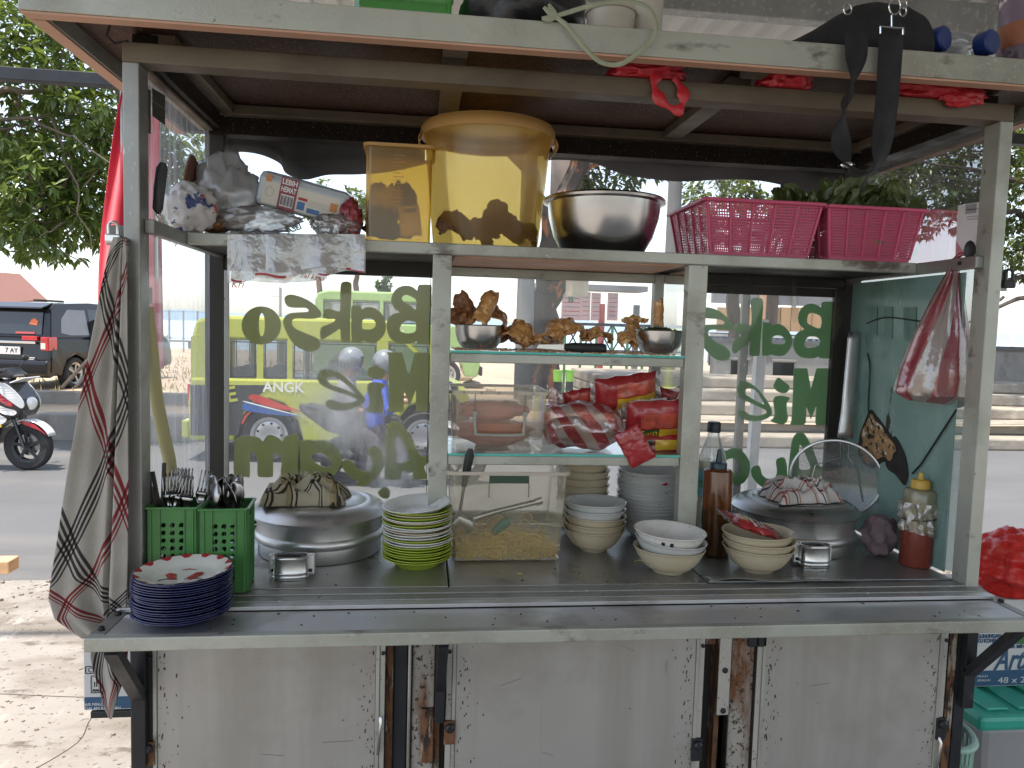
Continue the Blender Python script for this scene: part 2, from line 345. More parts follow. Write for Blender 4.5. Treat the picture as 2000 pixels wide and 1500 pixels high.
# roof: perimeter tubes, boards above, joists below the boards
RX0, RX1, RY0, RY1, RB, RT = -.118, 1.842, -.101, .66, .99, 1.036
g = G().box(RX0, RX1, RY0, RY0+.028, RB+CZ, RT+CZ); fas = g.build('roof_fascia', ALP, cart, bevel=.002)
G().box(RX0+.003, RX1-.003, RY0+.002, RY0+.026, RB-.004+CZ, RB-.0005+CZ).build('fascia_underside', PEACH, fas)
for x0 in (RX0, RX1-.03):
    e = G().box(x0, x0+.03, RY0+.0285, RY1, RB+CZ, RT+CZ).build('roof_side_rail', ALP, cart, bevel=.002)
    G().box(x0+.002, x0+.028, RY0+.03, RY1-.002, RB-.004+CZ, RB-.0005+CZ).build('rail_underside', PEACH, e)
cbox('roof_rear_rail', ALD, (RX0+.031, RX1-.031, RY1-.03, RY1, RB, RT))
for x0, x1 in ((RX0+.031, .566), (.57, 1.139), (1.143, RX1-.031)): cbox('roof_board', PLY, (x0, x1, RY0+.029, RY1-.031, 1.0205, 1.032), 0)
for x0 in (.03, .555, 1.12, 1.64): cbox('roof_joist', ALG, (x0, x0+.045, PD+.001, D_-.006, .998, 1.0195))
for x0 in (.555, 1.12): cbox('roof_joist', ALG, (x0, x0+.045, RY0+.03, -.001, .998, 1.0195))
G().tube([(-.01, -.02, 1.01+CZ), (-.02, -.012, .99+CZ), (-.012, .0, .982+CZ), (.01, .004, .989+CZ)], .0022, 6).build('loose_wire', RUBBER, cart, True)

# shelf set back half way, rails along the sides
cbox('shelf_front_rail', ALP, (.046, W_-.046, S_, S_+.022, ZS-.024, ZS))
cbox('shelf_board', ALD, (.047, W_-.047, S_+.0225, D_-.001, ZS-.02, ZS-.0005), 0)
cbox('shelf_under_board', PEACH, (.595, 1.108, S_+.0225, D_-.03, ZS-.027, ZS-.0203), 0)
for x0, m in ((.0285, AL), (W_-.046, AL)):
    cbox('side_rail', m, (x0, x0+.0175, PD*.4, D_-.001, ZS-.026, ZS-.0005))
cbox('rail_bolt', RUBBER, (W_-.05, W_-.0462, .06, .066, ZS-.016, ZS-.009), 0)
# cabinet in the middle: two front posts, rear posts, two glass shelves
for x0, x1 in ((.547, .5875), (1.112, 1.156)): cbox('cabinet_post', ALP, (x0, x1, S_, S_+.03, 0.002, ZS-.0245))
cbox('cabinet_rear_post', ALG, (.565, .590, D_-.028, D_-.001, 0.002, ZS-.0275)); cbox('cabinet_rear_post', AL, (1.118, 1.143, D_-.028, D_-.001, .002, ZS-.0275))
cbox('cabinet_top_trim', ALP, (.591, 1.1175, D_-.026, D_-.002, ZS-.05, ZS-.0275)); 
for z1 in (.459, .235):
    sh = cbox('shelf_lip', ALP, (.588, 1.1115, S_+.004, S_+.022, z1-.026, z1-.0055))
    p = cbox('glass_shelf', SHELFG, (.589, 1.1115, S_+.0035, D_-.029, z1-.005, z1), 0)
    G().box(.589, 1.1115, S_+.0005, S_+.0034, z1-.0052+CZ, z1-.0002+CZ).build('polished_edge', TEALG, p)
# rear frames and panes
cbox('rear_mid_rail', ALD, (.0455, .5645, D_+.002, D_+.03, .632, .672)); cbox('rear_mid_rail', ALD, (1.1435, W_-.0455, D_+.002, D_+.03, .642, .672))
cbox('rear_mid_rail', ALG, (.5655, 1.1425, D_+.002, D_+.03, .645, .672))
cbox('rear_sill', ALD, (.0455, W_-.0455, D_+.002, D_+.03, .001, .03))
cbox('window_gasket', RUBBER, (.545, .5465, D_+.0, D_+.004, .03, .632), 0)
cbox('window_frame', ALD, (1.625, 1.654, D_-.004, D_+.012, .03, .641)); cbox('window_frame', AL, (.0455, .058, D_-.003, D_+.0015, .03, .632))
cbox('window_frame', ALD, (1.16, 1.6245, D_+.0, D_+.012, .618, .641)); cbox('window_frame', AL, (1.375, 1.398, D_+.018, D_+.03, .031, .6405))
def pane(name, m, x0, x1, z0, z1, y):
    return G().add([(x0, y, z0+CZ), (x1, y, z0+CZ), (x1, y, z1+CZ), (x0, y, z1+CZ)], [(0, 1, 2, 3)]).build(name, m, cart)
pl = pane('rear_pane', GLASSL, .046, .565, .03, .632, D_+.006)
pc = pane('rear_pane', GLASS, .5905, 1.1175, .03, .66, D_+.006)
pr_ = pane('rear_pane', GLASS, 1.144, 1.625, .03, .641, D_+.006)
pane('upper_rear_pane', GLASSU, .046, .86, .672, .955, D_+.008); pane('upper_rear_pane', GLASSU, .862, W_-.046, .672, .955, D_+.008)
def sidepane(name, m, x, y0, y1, z0, z1):
    return G().add([(x, y0, z0+CZ), (x, y1, z0+CZ), (x, y1, z1+CZ), (x, y0, z1+CZ)], [(0, 1, 2, 3)]).build(name, m, cart)
sidepane('side_pane', GLASSS, .012, PD, D_, .004, .959); sidepane('side_pane', GLASS, W_-.012, PD, D_, .004, .959)
sidepane('cabinet_side_pane', GLASS, 1.1305, S_+.0305, D_-.0285, .004, ZS-.03); sidepane('cabinet_side_pane', GLASS, .578, S_+.0305, D_-.0285, .004, ZS-.03)
for n_ in ((.959), ): cbox('side_pane_trim', ALG, (.0, .03, PD+.001, D_-.037, .952, .9595))
# teal sheet on the right wall with a burnt corner
tp = G().box(W_-.026, W_-.022, .072, D_-.002, .004+CZ, ZS-.03+CZ).build('wall_sheet', TEAL, cart, bevel=.001)


def flat_yz(name, m, pix, x, th=.002, parent=None, sm=True):
    P = [px(u, v, x) for u, v in pix]; lp = [(p.y, p.z) for p in P]
    if sm: lp = [(q.x, q.y) for q in catmull(lp, 5)]
    me = outline_mesh(name, [lp], lambda a, b: (x-th/2, a, b+CZ), (th, 0, 0)); return mob(name, me, m, parent or cart)
flat_yz('charred_sheet_edge', CHAR, [(1701,800),(1712,812),(1722,824),(1738,846),(1752,866),(1756,884),(1744,908),(1726,902),(1706,914),(1688,906),(1677,884),(1680,850),(1690,822)], W_-.0264, .0014, tp)
flat_yz('charred_tongue', CHAR, [(1746,852),(1762,874),(1771,900),(1774,930),(1768,948),(1758,938),(1748,926),(1736,918),(1730,904),(1744,898)], W_-.0272, .0012, tp)
flat_yz('burnt_hole', BURNT, [(1702,808),(1710,822),(1722,832),(1733,850),(1747,868),(1750,884),(1738,900),(1728,892),(1712,898),(1702,908),(1688,898),(1681,882),(1686,862),(1684,846),(1694,824)], W_-.0280, .0014, tp)
for (u0, u1, v1) in ((1698,1714,655),(1727,1744,662),(1765,1790,668)):
    flat_yz('peeled_strip', mat('peeled_paint', (.13,.22,.19), .6, 0, .2, 30, (1,1,.3), [((.05,.035,.02), .5, .3, 9, (1,1,.4), .8)]) if 'peeled_paint' not in MATS else MATS['peeled_paint'], [(u0,600),(u1,600),(u1-1,v1),(u0+2,v1-3)], W_-.0270, .0012, tp, False)
a1 = px(1692, 632, W_-.03); a2 = px(1730, 620, W_-.03); a3 = px(1800, 628, W_-.03)
G().tube([(p.x, p.y, p.z+CZ) for p in catmull([a1, a2, a3], 6, False)], .0015, 6).build('wire', RUBBER, tp, True)
g = G().tube([(p.x, p.y, p.z+CZ) for p in catmull([px(1694,690,W_-.03), px(1699,720,W_-.03), px(1696,800,W_-.03), px(1706,830,W_-.03)], 6, False)], .0018, 6); g.build('wire', RUBBER, tp, True)
g = G().tube([(p.x, p.y, p.z+CZ) for p in (px(1868,800,W_-.03), px(1800,905,W_-.03), px(1782,925,W_-.03))], .0022, 6); g.build('wire', RUBBER, tp, True)
# stickers on the left pane, paper on the right pane
def sidequad(name, m, pix, x, parent=None):
    P = [px(u, v, x) for u, v in pix]; return G().add([(p.x, p.y, p.z+CZ) for p in P]+[(p.x+.0006, p.y, p.z+CZ) for p in P], [(0,1,2,3),(7,6,5,4),(0,4,5,1),(1,5,6,2),(2,6,7,3),(3,7,4,0)]).build(name, m, parent or cart)
STK = mat('dark_sticker', (.06, .065, .06), .4, 0, .2, 20); STK2 = mat('ochre_sticker', (.30, .20, .07), .5)
sidequad('sticker', STK, [(281,172),(294,176),(294,262),(281,256)], .014); sidequad('sticker', STK2, [(281.5,222),(290,226),(290,252),(281.5,247)], .0155)
sidequad('sticker', STK, [(297,172),(322,186),(322,245),(297,226)], .014); sidequad('sticker_line', STK2, [(297,196),(322,212),(322,214),(297,198)], .0155)
sidequad('sticker', PAPER, [(285,560),(297,562),(297,594),(285,592)], .014)
nt_ = sidequad('paper_notice', PAPER, [(1871,401),(1930,392),(1930,500),(1866,500)], W_-.016)
sidequad('notice_strip', PINKP, [(1867,470),(1881,492),(1880,500),(1866,500)], W_-.0172, nt_)
sidequad('notice_header', mat('grey_print', (.33,.33,.35), .7), [(1886,400),(1907,397),(1906,416),(1885,418)], W_-.0172, nt_)
for v in (409, 423, 428): sidequad('notice_line', MATS['grey_print'], [(1888,v),(1925,v-3),(1925,v-1.5),(1888,v+1.5)], W_-.0172, nt_)

# counter top, front channels, bench board
cbox('counter_sheet', STEELD, (.03, .588, .032, D_+.001, -.006, 0.0), .001); cbox('counter_sheet', STEELD, (.5915, 1.118, .032, D_+.001, -.006, 0.0), .001)
cbox('counter_sheet', STEELD, (1.1215, W_-.03, .040, D_+.001, -.006, 0.0), .001)
# lifted and torn front edge of the right counter sheet
def tear(u, v):
    x = 1.125+u*.33; lift = .010*math.sin(math.pi*u)**.6*(.6+.4*math.sin(9*u))*(1-v)
    return (x, .020+.006*math.sin(13*u)+.02*abs(u-.62)+v*.035, .0012+lift+CZ)
G().grid(tear, 26, 4).build('curled_sheet_edge', STEELD, cart, True, solid=.0012)
cbox('counter_front_channel', AL, (0, W_, .0025, .0315, -.012, -.0015)); cbox('counter_front_channel', AL, (0, W_, -.024, .0015, -.012, -.004)); cbox('counter_front_channel', STEEL, (0, W_, -.0465, -.0255, -.0135, -.006), .001)
for i in range(5): cbox('channel_groove', SOOTM, (.0+i*.34, .33+i*.34, .0016, .0024, -.0125, -.0105), 0)
cbox('counter_under_frame', SOOTM, (0.004, W_-.004, -.02, D_+.03, -.045, -.0136), 0)
bench = cbox('bench_board', STEEL, (.018, W_-.012, -.139, -.0475, -.026, -.0150), .001)
cbox('bench_front_lip', ALP, (-.009, W_+.0095, -.156, -.1395, -.0375, -.0140)); 
cbox('bench_end_strip', AL, (-.009, .0175, -.139, .0, -.030, -.0142)); cbox('bench_end_strip', AL, (W_-.0115, W_+.0095, -.139, .0, -.030, -.0142))
for x, y in ((.004, -.12), (.006, -.055), (W_+.002, -.06)):
    G().lathe([(0, .0), (.006, 0), (.006, .004), (.004, .006), (0, .0065)], 8, (x, y, -.0142+CZ)).build('bolt', RUBBER, cart)
# lower cabinet: doors, posts between them, hinges, brackets
LZ0, LZ1 = -.80, -.046
DOORS = ((.051, .452), (.607, 1.091), (1.241, 1.625))
cbox('cabinet_back', ALD, (.02, W_-.02, .4, .41, LZ0, LZ1), 0)
cbox('cabinet_floor', ALD, (.02, W_-.02, .02, .399, LZ0, LZ0+.02), 0)
for x0 in (.0, W_-.02): cbox('cabinet_side', ALD, (x0, x0+.019, .045, .46, LZ0, LZ1), 0)
for x0, x1 in DOORS:
    d_ = cbox('door', DOOR, (x0, x1, .004, .012, LZ0+.03, LZ1), .001)
    for s_, e0 in ((-1, x0), (1, x1)):
        a, b = (e0-.0075, e0-.0005) if s_ < 0 else (e0+.0005, e0+.0075)
        G().box(a, b, .001, .014, LZ0+.03+CZ, LZ1+CZ).build('edge_trim', ALP, d_, bevel=.001)
        a, b = (e0-.019, e0-.008) if s_ < 0 else (e0+.008, e0+.019)
        G().box(a, b, .004, .016, LZ0+.03+CZ, LZ1+CZ).build('edge_channel', RUSTP if e0 > .3 else ALD, d_, bevel=.001)
        G().lathe([(0, 0), (.004, 0), (.004, .003), (0, .004)], 8).build('screw', RUBBER, d_, loc=((a+b)/2, .0035, -.12+CZ), rot=(rad(90), 0, 0))
rnd = random.Random(17)
for di, (x0, x1) in enumerate(DOORS):
    g = G()
    for k in range(300):
        e = min(1, abs(rnd.gauss(0, .045))); x = x0+.002+e*(x1-x0) if rnd.random() < .5 else x1-.002-e*(x1-x0); x = min(x1-.002, max(x0+.002, x)); z = rnd.uniform(LZ0+.04, LZ1-.003); s_ = rnd.choice((.0005, .0008, .0012, .0017)); hh = s_*rnd.uniform(.8, 3.2)
        g.add([(x-s_, .0037, z+CZ-hh), (x+s_*.6, .0037, z+CZ-hh*.8), (x+s_, .0037, z+CZ+hh*.7), (x-s_*.5, .0037, z+CZ+hh)], [(0, 1, 2, 3)])
    o = g.build('corrosion_specks', GRM if di else mat('dark_grime', (.055, .045, .035), .8), cart); GRM = MATS['dark_grime']; o['kind'] = 'stuff'
    for k in range(3):
        x = rnd.uniform(x0+.02, x1-.02); z = rnd.uniform(-.5, -.08); L_ = rnd.uniform(.02, .06); a_ = rnd.uniform(-.5, .5)
        G().bar((x, .0036, z+CZ), (x+L_*math.cos(a_), .0036, z+CZ+L_*math.sin(a_)), .0004, .0004, (0, 1, 0)).build('scratch', GRM, cart)
for x0, x1, m in ((.0, .031, BLACKI), (.486, .512, BLACKI), (.522, .565, RUSTW), (1.135, 1.150, RUSTM), (1.170, 1.2195, RUSTW), (1.647, 1.672, RUSTM), (1.674, W_-.001, BLACKI)):
    cbox('stile', m, (x0, x1, .012, .04, LZ0, LZ1))
cbox('stile_liner', RUSTM, (.472, .4845, .014, .03, LZ0, LZ1), 0); cbox('stile_liner', ALP, (.5135, .5205, .010, .03, LZ0, LZ1)); cbox('stile_liner', RUSTM, (.566, .5775, .016, .032, LZ0, LZ1))
cbox('gap_shade_strip', RUBBER, (.5785, .587, .03, .04, LZ0, LZ1), 0); cbox('gap_shade_strip', RUBBER, (1.111, 1.134, .03, .04, LZ0, LZ1), 0)  # solid black strips paint the shade inside the open gaps
cbox('hinge_strap', RUSTP, (1.139, 1.164, -.002, .003, -.265, LZ1)); cbox('hinge_pin', RUBBER, (1.166, 1.169, .012, .03, LZ0, LZ1), 0)
for z in (-.17, -.255): G().lathe([(0, 0), (.006, 0), (.006, .002), (0, .003)], 10).build('bolt', RUBBER, cart, loc=(1.1515, -.0022, z+CZ), rot=(rad(90), 0, 0))
for x, z in ((.036, -.29), (.5965, -.27), (1.1005, -.325), (1.6375, -.30)):
    hb = G().box(x-.011, x+.011, -.003, .0035, z-.035+CZ, z+.012+CZ).build('hinge_plate', RUSTM if x < 1 else BLACKI, cart, bevel=.001)
    G().lathe([(0, 0), (.009, 0), (.009, .006), (.005, .009), (0, .009)], 12).build('hinge_knuckle', BLACKI, hb, loc=(x, -.0032, z+CZ), rot=(rad(90), 0, 0))
for x, z in ((.461, -.245), (1.634, -.33)):
    G().tube([(x, .0, z+CZ), (x+.002, -.006, z-.01+CZ), (x-.001, -.006, z-.05+CZ), (x-.003, .0, z-.075+CZ)], .0035, 8).build('pull_handle', STEM, cart, True)
def bracket(x, m=BLACKI, wd=.022, low=-.26, sx=0):
    b = cbox('bracket', m, (x, x+wd, -.0145, .0005 if x > .1 else .0115, low, LZ1), .001)
    G().bar((x+wd/2+sx, -.128, -.047+CZ), (x+wd/2, -.012, -.185+CZ), wd, .016, (0, 1, 0)).build('brace', m, b, bevel=.001)
    G().box(x-.001, x+wd+.001, -.138, -.021, -.046+CZ, -.038+CZ).build('brace_top', m, b)
bracket(.012, wd=.024, low=-.32); bracket(.573-.006, wd=.018, low=-.255); bracket(W_-.027, wd=.024, low=-.262)
cbox('side_handle_bar', BLACKI, (-.03, -.0005, .10, .145, -.335, -.305)); cbox('side_ledge', BLACKI, (-.125, -.0005, .14, .30, -.3045, -.290))
for x, w2 in ((.4705, .002), (.4855, .0012), (.5205, .0018), (.5655, .0016), (1.1105, .002), (1.1345, .0012), (1.1645, .0016), (1.2195, .002), (1.646, .0014)): cbox('grime_seam', SOOTM, (x-w2/2, x+w2/2, .0035, .0115, LZ0, LZ1), 0)
for x0, x1, z in ((.472, .512, -.105), (.522, .578, -.10), (1.112, 1.164, -.12), (1.170, 1.24, -.11), (1.64, 1.672, -.10)): cbox('rust_plate', RUSTM, (x0, x1, .0095, .0118, z, LZ1-.001), 0)
cbox('hinge_block', BLACKI, (1.222, 1.240, .001, .0088, -.125, LZ1)); cbox('hinge_block', BLACKI, (1.2005, 1.2185, .001, .0088, -.125, LZ1)); cbox('lock_case', RUSTM, (.540, .566, .004, .0118, -.345, -.235))
cbox('skirt_stain', RUSTM, (1.674, W_-.001, .0405, .045, LZ0, -.27), 0)
for x in (.25, 1.45):
    for y in (.12, .34): G().lathe([(.0, -.018), (.085, -.018), (.1, -.012), (.1, .012), (.085, .018), (0, .018)], 24).build('wheel', RUBBER, cart, True, loc=(x, y, .1), rot=(0, rad(90), 0))
    cbox('axle', BLACKI, (x-.012, x+.012, .10, .36, -.91, -.885)); cbox('axle_leg', BLACKI, (x-.012, x+.012, .22, .25, -.884, LZ0-.0005))
# padlock plates on both front posts
cbox('lock_plate', AL, (-.034, -.0005, .012, .0145, .636, .672), .001); cbox('lock_plate', AL, (W_+.0005, W_+.024, .012, .0145, .615, .66), .001)

# ------------------------------------------------------------------ mirrored lettering stuck on the outside of the panes
def letters(parent, m, origin, sc, shapes, y):
    for nm, sm, loops in shapes:
        ls = []
        for lp in loops:
            P = [py(origin[0]+a/sc, origin[1]+b/sc, y) for a, b in lp]; q = [(p.x, p.z) for p in P]
            if sm: q = [(r.x, r.y) for r in catmull(q, 5)]
            ls.append(q)
        me = outline_mesh('letter', ls, lambda a, b: (a, y, b+CZ), (0, .0012, 0)); mob('letter_'+nm, me, m, parent)
def ell(cx, cy, rx, ry, n=14): return [(cx+rx*math.cos(2*math.pi*i/n), cy+ry*math.sin(2*math.pi*i/n)) for i in range(n)]
yl = D_+.0085
letters(pl, LETO, (440, 530), 8.823, [
 ('o', 1, [ell(622,933,340,330), ell(630,920,52,200)]),
 ('s', 1, [[(1018,480),(1040,430),(1100,403),(1180,405),(1330,450),(1480,530),(1590,625),(1650,710),(1645,775),(1570,810),(1450,818),(1250,812),(1170,830),(1150,880),(1180,960),(1280,1020),(1450,1090),(1580,1150),(1630,1210),(1640,1270),(1600,1340),(1500,1380),(1380,1365),(1220,1290),(1100,1140),(1020,970),(997,860),(1030,780),(1110,725),(1250,708),(1400,700),(1437,680),(1415,645),(1360,628),(1200,628),(1090,610),(1040,560)]])], yl)
letters(pl, LETO, (640, 530), 8.823, [
 ('k', 1, [[(220,290),(240,200),(310,175),(380,190),(412,240),(405,500),(392,800),(388,1190),(360,1225),(270,1225),(235,1190),(222,1100),(210,995),(120,1050),(-45,1150),(-100,1172),(-125,1140),(-130,1050),(-115,975),(-65,940),(30,905),(105,865),(130,832),(105,820),(-5,820),(-80,782),(-75,730),(-60,680),(-15,645),(80,660),(190,690),(215,640),(218,450)]]),
 ('a', 1, [[(410,620),(460,590),(540,590),(575,620),(595,655),(650,625),(720,615),(820,640),(920,720),(985,820),(1005,930),(990,1050),(920,1160),(840,1215),(760,1230),(680,1210),(600,1185),(585,1225),(540,1232),(430,1230),(412,1190),(405,900)], [(600,850),(640,815),(710,810),(780,830),(825,890),(815,950),(760,995),(680,1000),(600,985)]]),
 ('b', 1, [[(1548,290),(1570,240),(1610,228),(1750,230),(1790,260),(1785,500),(1775,900),(1768,1240),(1740,1258),(1560,1255),(1530,1205),(1470,1240),(1380,1248),(1230,1240),(1100,1175),(1040,1080),(1015,950),(1022,870),(1070,780),(1150,725),(1240,705),(1160,650),(1110,560),(1097,470),(1130,370),(1200,290),(1300,250),(1400,250),(1480,280),(1540,330)], [(1278,465),(1310,420),(1370,408),(1450,440),(1525,500),(1525,655),(1420,590),(1320,530)], [(1240,1000),(1270,920),(1330,865),(1400,850),(1470,865),(1518,885),(1515,1020),(1450,1060),(1360,1068),(1270,1040)]])], yl)
letters(pl, LETO, (600, 680), 7.5, [
 ('m', 0, [[(1165,60),(1390,62),(1490,400),(1575,62),(1780,62),(1800,90),(1795,500),(1785,910),(1750,928),(1590,925),(1595,605),(1500,848),(1418,612),(1415,920),(1390,935),(1165,935),(1190,880),(1192,500),(1190,110)]]),
 ('i', 1, [[(885,545),(920,505),(1000,500),(1090,508),(1145,545),(1100,600),(1100,680),(1118,800),(1120,900),(1080,940),(960,945),(860,920),(850,895),(895,860),(910,780),(895,680),(880,620)]]),
 ('dot', 1, [[(905,290),(960,270),(1010,245),(1060,280),(1130,310),(1148,360),(1120,420),(1050,460),(960,445),(900,400),(885,350)]]),
 ('e', 1, [[(150,450),(165,370),(215,320),(300,310),(400,325),(520,390),(640,500),(740,600),(820,700),(848,740),(830,790),(760,840),(640,890),(500,915),(370,900),(285,860),(270,820),(290,770),(350,750),(420,770),(520,800),(640,795),(740,750),(600,690),(420,635),(280,580),(190,520)], [(300,465),(310,430),(370,418),(440,435),(560,520),(660,610),(715,668),(640,640),(480,575),(350,530)]])], yl)
letters(pl, LETO, (440, 820), 4.762, [
 ('a', 1, [[(1490,180),(1500,90),(1530,30),(1580,12),(1640,40),(1700,120),(1770,250),(1815,330),(1860,335),(1882,370),(1870,410),(1850,440),(1865,490),(1875,545),(1840,553),(1750,550),(1740,490),(1700,468),(1640,480),(1620,550),(1500,550),(1480,520),(1485,350)], [(1583,170),(1600,145),(1640,190),(1705,340),(1690,380),(1600,395),(1590,300)]]),
 ('y', 1, [[(1320,290),(1340,250),(1395,238),(1440,270),(1470,340),(1475,430),(1420,520),(1360,570),(1300,615),(1212,610),(1240,570),(1180,545),(1110,480),(1087,420),(1097,385),(1150,370),(1190,400),(1230,450),(1290,475),(1340,470),(1365,430),(1360,370)]]),
 ('y_tail', 1, [[(1420,670),(1480,620),(1525,650),(1530,700),(1510,730),(1450,720)]]),
 ('a', 1, [[(690,230),(710,195),(800,188),(804,220),(860,192),(940,195),(1030,240),(1075,320),(1080,400),(1060,450),(1000,520),(850,540),(690,540)], [(805,340),(850,308),(920,320),(980,380),(985,420),(950,440),(890,425),(830,385)]]),
 ('m', 1, [[(88,220),(120,165),(190,148),(280,155),(330,180),(350,200),(380,155),(420,138),(480,160),(520,190),(530,205),(560,150),(610,145),(682,150),(680,540),(525,530),(525,380),(500,330),(460,305),(447,360),(445,500),(430,530),(320,530),(300,500),(298,380),(275,315),(240,295),(228,340),(228,520),(190,530),(85,525)]])], yl)
letters(pr_, LETG, (1370, 560), 6.818, [
 ('s', 1, [[(60,275),(120,280),(230,320),(320,390),(400,470),(430,530),(400,575),(320,580),(180,572),(110,580),(88,620),(120,680),(200,740),(300,790),(365,850),(380,910),(350,970),(270,985),(180,960),(100,890),(40,820),(-20,680),(-20,590),(20,520),(110,505),(280,500),(305,480),(280,450),(200,430),(60,420),(-40,400),(-60,340),(-20,290)]]),
 ('k', 1, [[(655,210),(680,155),(740,145),(800,160),(822,220),(815,350),(800,560),(775,880),(755,920),(660,920),(637,880),(645,760),(640,735),(560,800),(460,885),(420,880),(408,840),(415,750),(460,690),(560,640),(605,615),(570,622),(490,632),(445,600),(440,550),(470,495),(540,490),(640,510),(668,480),(668,350)]]),
 ('a', 1, [[(815,500),(860,478),(920,485),(945,515),(1000,495),(1080,515),(1160,590),(1208,690),(1190,800),(1120,900),(1040,925),(960,915),(915,900),(890,920),(815,915),(808,880)], [(935,720),(950,670),(1000,648),(1060,655),(1105,700),(1095,760),(1030,765),(945,755)]]),
 ('b', 1, [[(1590,270),(1600,215),(1640,198),(1740,200),(1772,240),(1760,600),(1740,920),(1700,955),(1575,950),(1560,920),(1520,945),(1420,955),(1310,930),(1240,850),(1222,740),(1250,650),(1310,590),(1365,565),(1305,500),(1285,410),(1310,320),(1380,245),(1470,225),(1540,245)], [(1405,450),(1425,370),(1480,350),(1590,405),(1580,545),(1500,535),(1420,490)], [(1370,770),(1400,690),(1470,655),(1565,695),(1555,780),(1460,810),(1400,810)]])], yl)
letters(pr_, LETG, (1370, 720), 6.25, [
 ('m', 0, [[(1125,-5),(1290,-5),(1335,245),(1405,-5),(1560,-5),(1572,40),(1556,400),(1545,670),(1520,690),(1400,685),(1390,660),(1400,455),(1335,620),(1282,460),(1272,660),(1250,685),(1080,685),(1098,640),(1115,350)]]),
 ('i', 1, [[(880,370),(920,332),(1010,335),(1080,360),(1045,410),(1040,500),(1055,600),(1030,660),(980,680),(900,665),(845,635),(885,590),(890,500),(878,420)]]),
 ('dot', 1, [[(880,200),(935,110),(1010,160),(1070,210),(1060,270),(1010,300),(940,285),(890,240)]]),
 ('e', 1, [[(435,260),(450,190),(490,152),(570,165),(680,240),(780,360),(840,460),(862,530),(840,580),(760,625),(640,642),(520,620),(450,570),(445,540),(480,508),(520,510),(580,555),(680,575),(780,550),(790,515),(740,485),(600,420),(500,360),(445,310)], [(530,290),(545,250),(610,242),(680,290),(755,415),(750,435),(680,400),(560,330)]]),
 ('a', 1, [[(1060,1250),(1075,1100),(1100,900),(1140,810),(1200,775),(1260,800),(1320,900),(1390,1060),(1440,1190),(1490,1190),(1515,1240),(1480,1300),(1440,1320),(1450,1400),(1300,1420),(1280,1340),(1200,1330),(1180,1420),(1060,1420)], [(1190,1180),(1195,935),(1240,990),(1310,1150),(1320,1220),(1210,1230)]]),
 ('y', 1, [[(910,1130),(950,1088),(1010,1088),(1035,1150),(1045,1250),(1030,1350),(900,1480),(760,1450),(680,1400),(620,1320),(605,1240),(640,1190),(700,1185),(720,1220),(740,1290),(800,1340),(890,1330),(920,1260)]]),
 ('a', 1, [[(300,1000),(370,970),(460,985),(540,1050),(590,1160),(580,1290),(520,1390),(430,1418),(330,1400),(200,1390),(200,1000)], [(290,1130),(380,1095),(450,1130),(480,1210),(470,1270),(400,1280),(300,1240)]])], yl)
# ================================================================== the setting
PAV = mat('worn_concrete_pavement', (.25, .225, .20), .9, 0, .16, 1.1, (1, 1, 1), [((.17, .145, .12), .48, .14, 3.2, (.5, 1, 1), .9), ((.31, .285, .25), .56, .08, 6, (1, .4, 1), .9), ((.12, .10, .08), .58, .08, 9, (.6, 1.4, 1), .9), ((.075, .062, .05), .60, .04, 40, (1, 1, 1), .9)], .5, 30)
ASPH = mat('grey_asphalt', (.105, .105, .108), .85, 0, .14, .6, (1, 1, 1), [((.15, .15, .15), .62, .06, 90, (1, 1, 1), .9), ((.075, .075, .077), .58, .1, 60, (1, 1, 1), .8), ((.075, .075, .076), .52, .2, .45, (.3, 1, 1), .9), ((.135, .13, .125), .56, .15, .8, (.4, 1, 1), .9)], .4, 120)
SAND = mat('dry_sandy_ground', (.40, .31, .22), .95, 0, .2, .9, (1, 1, 1), [((.22, .17, .12), .58, .2, 2.5, (1, 1, 1), .95), ((.13, .10, .07), .68, .05, 12, (1, 1, 1), .95)], .6, 12)
KERB = mat('weathered_kerb_concrete', (.23, .22, .20), .9, 0, .2, 1.5, (1, 1, 1), [((.12, .11, .10), .56, .2, 3, (1, 1, .6), .9), ((.40, .37, .32), .64, .1, 6, (1, 1, 1), .9)], .5, 25)
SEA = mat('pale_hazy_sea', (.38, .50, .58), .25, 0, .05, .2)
tag(G().add([(-80,-12,GZ),(80,-12,GZ),(80,3.05,GZ),(-80,3.05,GZ)], [(0,1,2,3)]).build('pavement', PAV), kind='structure')
tag(G().add([(-80,3.05,GZ),(80,3.05,GZ),(80,3.12,GZ-.06),(-80,3.12,GZ-.06),(80,3.6,RZ+.004),(-80,3.6,RZ+.004)], [(0,1,2,3),(3,2,4,5)]).build('gutter_slope', SAND), kind='structure')
tag(G().add([(-400,3.5,RZ),(400,3.5,RZ),(400,9.6,RZ),(-400,9.6,RZ)], [(0,1,2,3)]).build('road', ASPH), kind='structure')
rnd = random.Random(41); g = G()
for k in range(900):
    x = rnd.uniform(-4.5, -.15) if k % 3 else rnd.uniform(-4.5, 6); y = rnd.gauss(2.95, .18) if k % 2 else rnd.uniform(.9, 3.2); s_ = rnd.uniform(.003, .012)*(1.3 if k % 2 else .7); z = GZ if y < 3.05 else GZ-.02-(y-3.05)*.3
    g.obox((x, y, z+s_*.3), ((1, rnd.uniform(-1,1), .1), (rnd.uniform(-1,1), 1, 0), (0, .1, 1)), (s_, s_*rnd.uniform(.5,1), s_*.5))
tag(g.build('gravel', mat('mixed_gravel', (.22, .18, .14), .95, 0, .6, 9)), 'loose gravel and grit strewn along the pavement edge', 'gravel', kind='stuff')
g = G()
